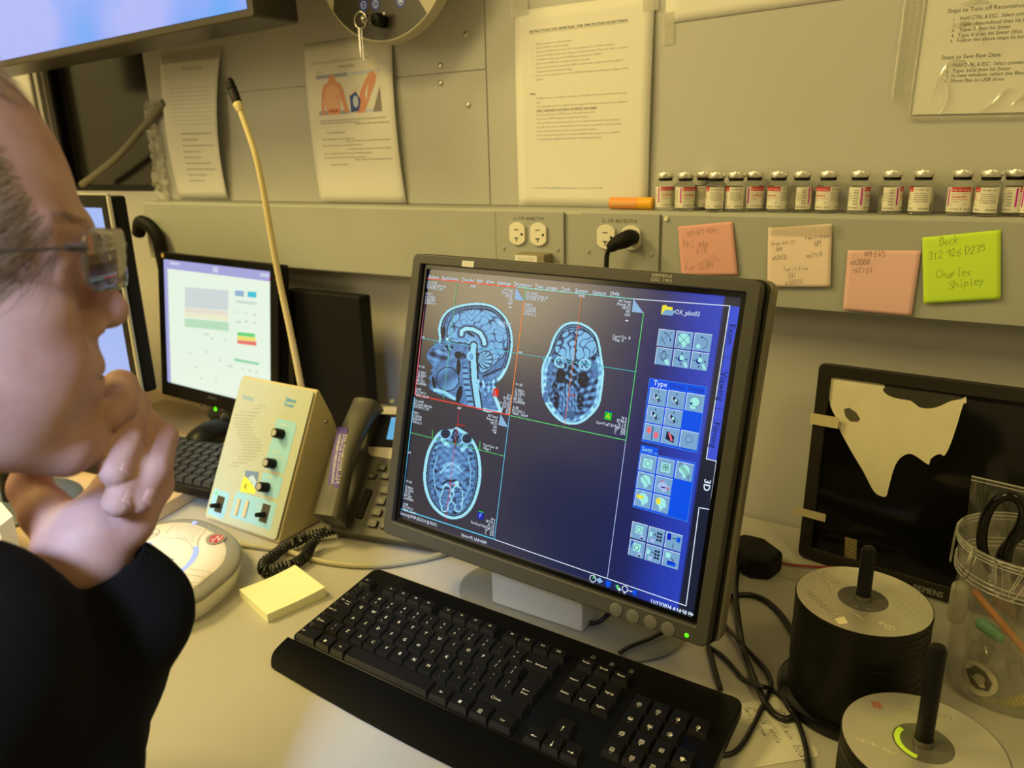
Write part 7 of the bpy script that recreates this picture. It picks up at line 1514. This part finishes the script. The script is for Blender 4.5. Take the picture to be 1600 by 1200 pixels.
# ================================================================ THE SEATED PERSON
class Field:
    """smooth union of solids sampled on a grid, skinned as one continuous surface"""
    def __init__(s, lo, hi, h):
        s.lo = np.array(lo, float); s.h = h; s.n = np.ceil((np.array(hi) - s.lo)/h).astype(int) + 1
        s.V = np.full(s.n, .05, np.float32); s.ax = [s.lo[i] + h*np.arange(s.n[i]) for i in range(3)]
    def box(s, lo, hi):
        a = np.clip(np.floor((np.array(lo) - s.lo)/s.h).astype(int), 0, s.n - 1); b = np.clip(np.ceil((np.array(hi) - s.lo)/s.h).astype(int) + 1, 1, s.n)
        sl = tuple(slice(a[i], b[i]) for i in range(3))
        X, Y, Z = np.meshgrid(s.ax[0][sl[0]], s.ax[1][sl[1]], s.ax[2][sl[2]], indexing='ij', sparse=True); return sl, X, Y, Z
    def _mix(s, sl, D, k, mode):
        V = s.V[sl]; D = D.astype(np.float32)
        if D.size == 0: return
        if mode == 'add': h = np.clip(.5 + .5*(V - D)/k, 0, 1); s.V[sl] = V*(1-h) + D*h - k*h*(1-h)
        else: D = -D; h = np.clip(.5 - .5*(V - D)/k, 0, 1); s.V[sl] = V*(1-h) + D*h + k*h*(1-h)
    def cone(s, a, b, ra, rb, k=.006, mode='add'):
        a = np.array(a, float); b = np.array(b, float); m = max(ra, rb) + 3*k + .01; sl, X, Y, Z = s.box(np.minimum(a, b) - m, np.maximum(a, b) + m)
        d = b - a; L2 = d @ d + 1e-12; t = np.clip(((X-a[0])*d[0] + (Y-a[1])*d[1] + (Z-a[2])*d[2])/L2, 0, 1)
        D = np.sqrt((X-a[0]-t*d[0])**2 + (Y-a[1]-t*d[1])**2 + (Z-a[2]-t*d[2])**2) - (ra + (rb-ra)*t); s._mix(sl, D, k, mode)
    def ell(s, c, R3, A, k=.008, mode='add'):
        # R3 radii along the unit axes A (rows)
        c = np.array(c, float); m = max(R3) + 3*k + .008; sl, X, Y, Z = s.box(c - m, c + m); q = 0; g = 0
        for i in range(3): w = (X-c[0])*A[i][0] + (Y-c[1])*A[i][1] + (Z-c[2])*A[i][2]; q = q + (w/R3[i])**2; g = g + (w/R3[i]**2)**2
        q = np.sqrt(q); D = q*(q - 1)/(np.sqrt(g) + 1e-6); s._mix(sl, D, k, mode)
    def mesh(s, name, m, parent):
        V = s.V.astype(np.float64); n = s.n; S_ = V < 0
        c0 = [slice(0, -1), slice(1, None)]; anyv = np.zeros(n - 1, bool); allv = np.ones(n - 1, bool)
        for i in (0, 1):
            for j in (0, 1):
                for k in (0, 1): a = S_[c0[i], c0[j], c0[k]]; anyv |= a; allv &= a
        act = np.argwhere(anyv & ~allv); idx = -np.ones(n - 1, np.int64); idx[tuple(act.T)] = np.arange(len(act))
        P = np.zeros((len(act), 3)); C_ = np.zeros(len(act)); cor = [(i, j, k) for i in (0, 1) for j in (0, 1) for k in (0, 1)]
        vals = {c: V[act[:,0]+c[0], act[:,1]+c[1], act[:,2]+c[2]] for c in cor}
        for a in cor:
            for ax in range(3):
                if a[ax]: continue
                b = list(a); b[ax] = 1; b = tuple(b); va, vb = vals[a], vals[b]; cr = (va < 0) != (vb < 0); t = np.where(cr, va/(va - vb + 1e-20*(va == vb)), 0)
                q = np.array(a, float)[None] + np.zeros((len(act), 1)); q[:, ax] += t; P += q*cr[:, None]; C_ += cr
        P = (act + P/C_[:, None])*s.h + s.lo; F = []
        for ax in range(3):
            o1, o2 = [(1, 2), (2, 0), (0, 1)][ax]; A_ = S_[tuple(slice(0, -1) if q == ax else slice(1, -1) for q in range(3))]; B_ = S_[tuple(slice(1, None) if q == ax else slice(1, -1) for q in range(3))]
            e = np.argwhere(A_ != B_); e[:, o1] += 1; e[:, o2] += 1; ins = S_[tuple(e.T)]
            def id_(d1, d2): q = e.copy(); q[:, o1] -= d1; q[:, o2] -= d2; return idx[tuple(q.T)]
            Q = np.stack([id_(1, 1), id_(0, 1), id_(0, 0), id_(1, 0)], 1); Q[~ins] = Q[~ins][:, ::-1]; F.append(Q)
        F = np.concatenate(F); F = F[(F >= 0).all(1)]; me = bpy.data.meshes.new(name)
        me.vertices.add(len(P)); me.vertices.foreach_set('co', P.ravel()); me.loops.add(F.size); me.loops.foreach_set('vertex_index', F.ravel().astype(np.int32))
        me.polygons.add(len(F)); me.polygons.foreach_set('loop_start', np.arange(0, F.size, 4, dtype=np.int32)); me.polygons.foreach_set('loop_total', np.full(len(F), 4, np.int32))
        me.polygons.foreach_set('use_smooth', np.ones(len(F), bool)); me.materials.append(m); me.update(calc_edges=True); me.validate()
        o = bpy.data.objects.new(name, me); COL.objects.link(o); o.parent = parent
        if parent is not None: o.matrix_parent_inverse = parent.matrix_world.inverted()
        return o
haz, hpt, hrl = radians(30), radians(5), radians(4)
HF = np.array([sin(haz)*cos(hpt), cos(haz)*cos(hpt), -sin(hpt)]); HR = np.array([cos(haz), -sin(haz), 0]); HU = np.cross(HR, HF); HR, HU = cos(hrl)*HR + sin(hrl)*HU, cos(hrl)*HU - sin(hrl)*HR; HA = [HF, HR, HU]
NT = np.array(atd(199, 493, .470)); HO = NT - HF*.118 + HU*.008
HS_ = .00101
def H(f, r, u): return HO + HF*f*HS_ + HR*r*HS_ + HU*u*HS_
person = thing('person', 'person in a black top with grey hair and glasses, resting chin on hand', 'person', loc=(-.20, -1.10, -.30))
SKIN = bpy.data.materials.new('skin'); SKIN.use_nodes = True; nt = SKIN.node_tree; b_ = nt.nodes['Principled BSDF']
b_.inputs['Roughness'].default_value = .60; b_.inputs['Specular IOR Level'].default_value = .35; b_.inputs['Subsurface Weight'].default_value = .25; b_.inputs['Subsurface Radius'].default_value = (.010, .0035, .0018); b_.inputs['Subsurface Scale'].default_value = .6
tc = nt.nodes.new('ShaderNodeTexCoord'); nz = nt.nodes.new('ShaderNodeTexNoise'); nz.inputs['Scale'].default_value = 28; nz.inputs['Detail'].default_value = 5; nt.links.new(tc.outputs['Object'], nz.inputs['Vector'])
cr = nt.nodes.new('ShaderNodeValToRGB'); cr.color_ramp.elements[0].position = .35; cr.color_ramp.elements[0].color = (.43, .24, .215, 1); cr.color_ramp.elements[1].position = .68; cr.color_ramp.elements[1].color = (.55, .345, .31, 1)
nt.links.new(nz.outputs['Fac'], cr.inputs[0]); nt.links.new(cr.outputs[0], b_.inputs['Base Color'])
n2 = nt.nodes.new('ShaderNodeTexNoise'); n2.inputs['Scale'].default_value = 420; n2.inputs['Detail'].default_value = 3; nt.links.new(tc.outputs['Object'], n2.inputs['Vector']); bp = nt.nodes.new('ShaderNodeBump'); bp.inputs['Strength'].default_value = .25; bp.inputs['Distance'].default_value = .0006
nt.links.new(n2.outputs['Fac'], bp.inputs['Height']); nt.links.new(bp.outputs['Normal'], b_.inputs['Normal'])

HK = .915
Wr = np.array(atd(128, 872, .540*HK)); EL = np.array(atd(70, 1175, .575)); SHL = np.array([-.36, -1.02, .17]); SHR = np.array([.0, -1.13, .16])
NB = H(-45, 0, -150); CH = np.array([-.19, -1.12, .0]); PV = np.array([-.19, -1.16, -.165])
lo = np.minimum.reduce([H(-120, -90, -170), EL - .07, SHL - .07, PV - .19]) ; hi = np.maximum.reduce([H(135, 90, 165), H(0, 0, 170), NT + .03, Wr + .08, SHR + .09, np.array(atd(265, 640, .50)) + .03])
B = Field(lo, hi, .0028)
e = lambda f, r, u, a, b, c, k=8, mode='add': B.ell(H(f, r, u), (a/1000, b/1000, c/1000), HA, k/1000, mode)
def c_(p, q, ra, rb, k=6, mode='add'): B.cone(H(*p), H(*q), ra/1000, rb/1000, k/1000, mode)
e(-2, 0, 56, 98, 77, 96, 4); e(34, 0, 30, 60, 64, 84, 14); e(-30, 0, 20, 62, 68, 60, 10)
e(44, 0, -30, 48, 52, 60, 14)
for s_ in (-1, 1):
    c_((8, 50*s_, -52), (78, 16*s_, -84), 18, 16, 14); e(50, 33*s_, -34, 42, 28, 44, 20); e(64, 36*s_, 2, 26, 21, 22, 16)
    c_((89, 10*s_, 43), (78, 40*s_, 42), 9, 8, 10); e(102, 32*s_, 25, 14, 16, 10, 8, 'sub'); e(79, 31*s_, 25, 14, 14, 13, 4)
    c_((88, 20*s_, 34), (82, 42*s_, 32), 4, 4, 4); c_((88, 22*s_, 15), (82, 42*s_, 17), 4, 4, 5)
    e(96, 12*s_, -11, 10, 8, 9, 5); e(70, 30*s_, -30, 24, 18, 20, 12)
    B.ell(H(-8, 78*s_, 6), (.016, .006, .031), HA, .004); B.ell(H(-6, 84*s_, 10), (.009, .005, .020), HA, .003, 'sub')
e(76, 0, -76, 22, 25, 22, 12); e(89, 0, -82, 13, 15, 13, 10); e(79, 0, -42, 24, 30, 28, 12)
c_((93, 0, 36), (104, 0, 3), 8.0, 9.0, 6); e(107, 0, -4, 11.5, 12, 11.5, 4); e(92, 0, 44, 10, 14, 10, 10); c_((93, 0, -10), (90, 0, -24), 9, 7, 8)
for s_ in (-1, 1): e(101, 6.5*s_, -15, 7, 3.6, 5, 2, 'sub')
c_((92, -16, -38), (92, 16, -38), 5.5, 5.5, 6); c_((95, -6, -36), (95, 6, -36), 6, 6, 5); c_((92, -13, -50), (92, 13, -50), 6, 6, 6); e(102, 0, -43.5, 14, 26, 1.2, 2.5, 'sub')
c_((-18, 0, -50), (-40, 0, -150), 56, 60, 16); B.cone(NB, CH + [0, .02, .13], .062, .10, .03)
B.cone(CH + [-.10, 0, .09], CH + [.10, -.01, .08], .09, .09, .04); B.cone(CH, PV, .15, .14, .05); B.cone(CH + [0, 0, .10], SHL, .07, .06, .03); B.cone(CH + [0, 0, .10], SHR, .07, .06, .03)
B.cone(SHL, EL, .048, .040, .02); B.cone(EL, Wr, .040, .029, .01)
# left hand, loosely closed under the chin: px, py, depth of each joint
def J(px, py, d): return np.array(atd(px, py, d*(HK if d > .5 else 1)))
WT = J(148, 835, .540)
B.cone(Wr, WT, .028, .025, .008)
MC = [J(208, 712, .585), J(222, 722, .588), J(232, 738, .586), J(236, 758, .578)]
for m in MC: B.cone(WT, m, .019, .0125, .008)
B.cone(J(135, 850, .548), J(196, 812, .548), .020, .017, .008); B.cone(J(196, 812, .548), MC[3], .017, .013, .008)
FG = [[MC[0], J(188, 604, .562), J(190, 634, .532), J(172, 648, .518)], [MC[1], J(206, 632, .566), J(197, 688, .532), J(179, 738, .514)],
      [MC[2], J(226, 666, .572), J(210, 726, .536), J(183, 786, .514)], [MC[3], J(252, 684, .570), J(240, 734, .542), J(216, 782, .526)]]
RA = [(.0135, .0108, .0096, .0088), (.0135, .0110, .0100, .0092), (.0135, .0108, .0098, .0090), (.0130, .0104, .0094, .0086)]
for ch, ra in zip(FG, RA):
    for i in range(3): B.cone(ch[i], ch[i+1], ra[i], ra[i+1], .0018 if i else .004)
    B.ell(ch[1], (ra[1]*1.06,)*3, np.eye(3), .002)
TH = [J(118, 852, .545), J(72, 800, .555), J(46, 762, .562), J(56, 712, .565)]
for i in range(3): B.cone(TH[i], TH[i+1], (.020, .0150, .0120, .0105)[i], (.0150, .0120, .0105, .010)[i], .008)
body = B.mesh('body', SKIN, person)
pinv = person.matrix_world.inverted()
def pchild(mb, name, m, **k): return mb.build(name, m, person, T=pinv, **k)
# fingernails
NAIL = mat('fingernail', (.54, .31, .28), rough=.3)
for ch, ra in zip(FG[1:], RA[1:]):
    a_, b2 = ch[2], ch[3]; d_ = (b2 - a_)/np.linalg.norm(b2 - a_); out_ = -_f*0 + _r*.95 - _f*.30; out_ = out_ - d_*(out_ @ d_); out_ /= np.linalg.norm(out_); sd = np.cross(d_, out_); o_ = b2 - d_*.003 + out_*(ra[3]*.93)
    mb = MB(); mb.grid(lambda u, v: tuple(o_ + d_*(v-.5)*.011 + sd*(u-.5)*.009 - out_*((u-.5)**2*.006) + out_*.0006), 6, 6); pchild(mb, 'fingernail', NAIL, smooth=180, solid=.0005)
# eyes
EW = mat('eye_white', (.75, .72, .68), rough=.1)
for s_ in (-1, 1):
    mb = MB(); T_ = Matrix.Translation(Vector(H(78.5, 31*s_, 25))); n_ = 16
    mb.lathe([(.0122*sin(pi*k/n_) + 1e-5, -.0122*cos(pi*k/n_)) for k in range(n_+1)], 20, cap=False, T=T_ @ Matrix.Rotation(-haz, 4, 'Z') @ Matrix.Rotation(-pi/2, 4, 'X'))
    eye = pchild(mb, 'eye', EW, smooth=180); mb = MB(); mb.lathe([(.0001, .0124), (.0055, .0115), (.0060, .0108)], 18, cap=False, T=T_ @ Matrix.Rotation(-haz, 4, 'Z') @ Matrix.Rotation(-pi/2, 4, 'X')); o = mb.build('iris', mat('iris_blue_grey', (.08, .11, .14), rough=.1), eye)
# hair: combed-back strands over a thin under-layer
rs = np.random.RandomState(5)
HM = [mat('hair_grey', (.30, .22, .17), rough=.5), mat('hair_dark', (.15, .10, .07), rough=.5), mat('hair_silver', (.55, .46, .40), rough=.45)]
def scalp(th, ph, off=0.0):
    # th from the vertex, ph around (0 = front, 90 deg = right)
    f = -2 + (98+off)*sin(th)*cos(ph); r = (77.5+off)*sin(th)*sin(ph); u = 56 + (96+off)*cos(th)
    if u < 30: r *= 1 - .0006*(30-u)
    return f, r, u
def hairy(f, r, u):
    edge = 80 - .30*max(0, u - 45) - 1.5*max(0, 30 - u)
    if ((f + 8)/15)**2 + ((u - 6)/30)**2 < 1: return 0
    if u > 106: return .55 if f < 92 else .0
    if f > edge: return 0
    if u < -20 and f > 12: return 0
    if u < -38: return 0
    if 98 < u and f > 28: return .10
    return 1
from mathutils.bvhtree import BVHTree
_bv = BVHTree.FromPolygons([v.co.copy() for v in body.data.vertices], [tuple(p.vertices) for p in body.data.polygons])
HC = np.array([-2., 0., 40.]); HM_ = np.stack([HF, HR, HU])
def onskin(p, off=0.0):
    # push a head-space point onto the modelled skin, off millimetres above it
    d = np.array(p, float) - HC; d /= np.linalg.norm(d); w = H(*(HC + d*170)); dr = -(HM_.T @ d)
    h = _bv.ray_cast(Vector(w), Vector(dr), .2)
    if h[0] is None: return np.array(p, float)
    q = HM_ @ (np.array(h[0]) - HO)/HS_; return q + d*off
mb = MB(); vs, fs, ms = [], [], []; made = 0
hb = Vector(H(0, 0, 0))
while made < 15000:
    th, ph = math.acos(rs.uniform(-.75, 1)), rs.uniform(-pi, pi); f, r, u = scalp(th, ph, 0.5); pr_ = hairy(f, r, u)
    if rs.rand() > pr_: continue
    if ph < 0 and rs.rand() < .6: continue
    made += 1; top = u > 108; L = rs.uniform(18, 34) if not top else rs.uniform(30, 55); P = []; d = np.array([-1, .10*np.sign(r)*rs.rand(), -.38 if not top else -.02]) + rs.normal(0, .13, 3); d /= np.linalg.norm(d); cur = np.array([f, r, u]); w_ = rs.uniform(.16, .30)
    ns = 4
    for k in range(ns + 1):
        P.append(cur.copy()); nn = np.array([(cur[0]+2)/98**2, cur[1]/75.5**2, (cur[2]-56)/96**2]); nn /= np.linalg.norm(nn); t_ = d - nn*(d @ nn); t_ /= np.linalg.norm(t_); cur = cur + t_*L/ns; q_ = sqrt(((cur[0]+2)/98)**2 + (cur[1]/75.5)**2 + ((cur[2]-56)/96)**2); off = 1 + (.006 + .030*sin(pi*min(1, (k+1)/ns)*.8)*(rs.rand()*.6 + .5)); ctr = np.array([-2, 0, 56.]); cur = ctr + (cur - ctr)*off/q_
        d = d + rs.normal(0, .07, 3)
    base = len(vs); side_ = np.cross(nn, t_)
    P = [onskin(p, .8 + (9 if top else 4.2)*sin(pi*.45*k/ns)*(.5 + .5*rs.rand()) if k else .2) for k, p in enumerate(P)]
    for k, p in enumerate(P):
        ww = w_*(1 - .75*k/ns)
        for sgn in (-1, 1): vs.append(H(*(p + side_*ww*sgn)))
    mi = int(rs.choice(3, p=(.45, .22, .33) if not top else (.2, .05, .75)))
    for k in range(ns): fs.append((base+2*k, base+2*k+1, base+2*k+3, base+2*k+2)); ms.append(mi)
me = bpy.data.meshes.new('hair'); me.from_pydata([tuple(v) for v in vs], [], fs); [me.materials.append(m) for m in HM]; me.polygons.foreach_set('material_index', ms)
o = bpy.data.objects.new('hair', me); COL.objects.link(o); o.parent = person; o.matrix_local = pinv
FH = Field(H(-125, -95, -50), H(110, 95, 145), .004) if False else None
mb = MB(); NU, NV = 90, 60; gv = []
for j in range(NV+1):
    for i in range(NU+1): th = 2.35*j/NV + .001; ph = -pi + 2*pi*i/NU; gv.append(tuple(onskin(scalp(th, ph, 0), 1.6)))
hv = [min(hairy(*p_), hairy(p_[0] + 10, p_[1], p_[2] - 6)) for p_ in (scalp(2.35*j/NV + .001, -pi + 2*pi*i/NU) for j in range(NV+1) for i in range(NU+1))]
fsx = [(j*(NU+1)+i, j*(NU+1)+i+1, (j+1)*(NU+1)+i+1, (j+1)*(NU+1)+i) for j in range(NV) for i in range(NU) if hv[j*(NU+1)+i] >= 1 and hv[(j+1)*(NU+1)+i+1] >= 1]
mb.add([tuple(H(*p)) for p in gv], fsx); mb.build('hair_underlayer', mat('hair_root', (.23, .165, .125), rough=.8, noise=.35, nscale=90, bump=.8, bscale=300), o, smooth=180)
# eyebrows
for s_ in (-1, 1):
    mb = MB()
    for k in range(160):
        u_ = rs.rand(); p = onskin((95.5 - 11*u_**1.6, (12 + 32*u_)*s_, 45 + 4*sin(u_*2.4) + rs.uniform(-3, 3)), .2); d_ = np.array([.15, .8*s_, .35]) + rs.normal(0, .2, 3); q1 = onskin(p + d_*5, 1.6); mb.add([tuple(H(*(p + [0, 0, .25]))), tuple(H(*(p - [0, 0, .25]))), tuple(H(*q1))], [(0, 1, 2)])
    pchild(mb, 'eyebrow', HM[0], smooth=0)
# glasses
LENS = film('spectacle_lens', (.52, .47, .47), 2.2, .03, .04); WIRE = mat('spectacle_wire', (.10, .08, .07), rough=.3, metal=.6)
gl = bpy.data.objects.new('eyeglasses', None); COL.objects.link(gl); gl.parent = person
def gp(r, u): return H(119 - .0052*r*r - .10*abs(r), r, u)
for s_ in (-1, 1):
    O_ = rrect(9, 10, 57, 44, 10, 5); n_ = len(O_)
    mb = MB()
    def lensgrid(u, v):
        x = 9 + 48*u; y = 10 + 34*v; cx, cy, hx, hy, rr_ = 33, 27, 24, 17, 11; dx = abs(x-cx)-(hx-rr_); dy = abs(y-cy)-(hy-rr_)
        if dx > 0 and dy > 0: q_ = sqrt(dx*dx+dy*dy); 
        if dx > 0 and dy > 0 and q_ > rr_: x = cx + np.sign(x-cx)*((hx-rr_)+dx*rr_/q_); y = cy + np.sign(y-cy)*((hy-rr_)+dy*rr_/q_)
        return tuple(gp(x*s_, y))
    mb.grid(lensgrid, 14, 10); mb.build('lens', LENS, gl, smooth=180, solid=.0018, T=Matrix.Identity(4))
    P = [gp(56*s_, 33), H(99, 66*s_, 34), H(92, 72*s_, 34), H(60, 76*s_, 32), H(20, 79*s_, 30), H(0, 80*s_, 27), H(-14, 80*s_, 10)]
    mb = MB(); mb.tube(smoothpath(P, 6), .00095, 8); mb.build('temple_arm', WIRE, gl)
    mb = MB(); mb.tube(smoothpath([gp(57*s_, 33) , H(97, 66*s_, 34), H(90, 73*s_, 34)], 6), .0020, 10); mb.build('hinge', WIRE, gl)
mb = MB(); mb.tube(smoothpath([gp(-10, 30), H(118, -5, 34), H(118.5, 0, 35), H(118, 5, 34), gp(10, 30)], 6), .0011, 8); mb.build('bridge', WIRE, gl)
gl.matrix_local = pinv
for ch_ in gl.children: ch_.matrix_local = Matrix.Identity(4)
# jacket
CLOTH = mat('black_knit', (.0045, .0045, .0047), rough=.95, spec=.15, bump=.5, bscale=1500)
Jk = Field(lo - .12, np.maximum(hi, np.array([.12, -.60, .3])) + .02, .0055)
c1, c2, c3, c4 = J(146, 892, .537), J(188, 962, .550), J(150, 1045, .58), J(84, 1140, .61)
Jk.cone(c1, c2, .033, .041, .010); Jk.cone(c2, c3, .041, .041, .02); Jk.cone(c3, c4, .041, .048, .02); Jk.cone(c4, EL, .055, .056, .02); Jk.cone(EL, SHL, .062, .085, .03)
Jk.cone(CH + [0, 0, .10], SHL, .10, .085, .04); Jk.cone(CH + [0, 0, .10], SHR, .10, .085, .04); Jk.cone(CH + [0, 0, .03], PV, .185, .175, .06); Jk.cone(CH + [-.1, 0, .09], CH + [.1, -.01, .08], .12, .12, .05)
RE = J(-60, 1120, .42); Jk.cone(SHR, J(-100, 1045, .40), .075, .062, .03); Jk.cone(J(-100, 1045, .40), RE, .062, .055, .03); Jk.cone(RE, J(95, 1235, .455), .055, .044, .02); Jk.cone(RE, c4, .05, .05, .03); Jk.cone(J(-70, 1050, .47), J(60, 1120, .53), .055, .06, .03)
rn = np.random.RandomState(2)
for k in range(10):
    a_ = c2 + (c4 - c2)*rn.rand() + _r*.03*rn.uniform(-1, 1.2) - _f*.035; Jk.cone(a_, a_ + (_r*rn.uniform(-.03, .03) - _u*.03), .006, .003, .006, 'add' if k % 2 else 'sub')
ax_ = (Wr - EL)/np.linalg.norm(Wr - EL); Jk.cone(Wr - ax_*.030, Wr + ax_*.09, .0315, .036, .002, 'sub'); Jk.cone(NB - [0, 0, .0], H(-30, 0, -60), .066, .075, .004, 'sub')
# trim the cuff to a slanted opening
cut = J(120, 780, .50); Jk.ell(J(108, 838, .520), (.040, .040, .034), np.eye(3), .004, 'sub')
jk = Jk.mesh('jacket', CLOTH, person)
# chair the person sits on (below the desk edge)
t = thing('office_chair', 'dark office chair under the seated person, below the picture', 'chair', loc=(-.19, -1.16, -DESK))
MB().prism(rrect(-.24, -.24, .24, .24, .06), .355, .405).build('seat', BLKM, t, smooth=0, bevel=.015)
MB().tube([(0, 0, .06), (0, 0, .355)], .025, 16).build('column', STEEL, t)
for k in range(5): a_ = 2*pi*k/5; mb = MB(); mb.tube([(0, 0, .09), (.26*cos(a_), .26*sin(a_), .055)], [.022, .014], 10); mb.lathe([(.0001, -.012), (.025, -.012), (.025, .012), (.0001, .012)], 16, cap=False, T=Matrix.Translation((.26*cos(a_), .26*sin(a_), .026)) @ Matrix.Rotation(pi/2, 4, 'X')); mb.build('castor_leg', BLK, t)

# ================================================================ lift everything onto the 0.75 m desk height
for o in list(SC.objects):
    if o.parent is None: o.location.z += DESK
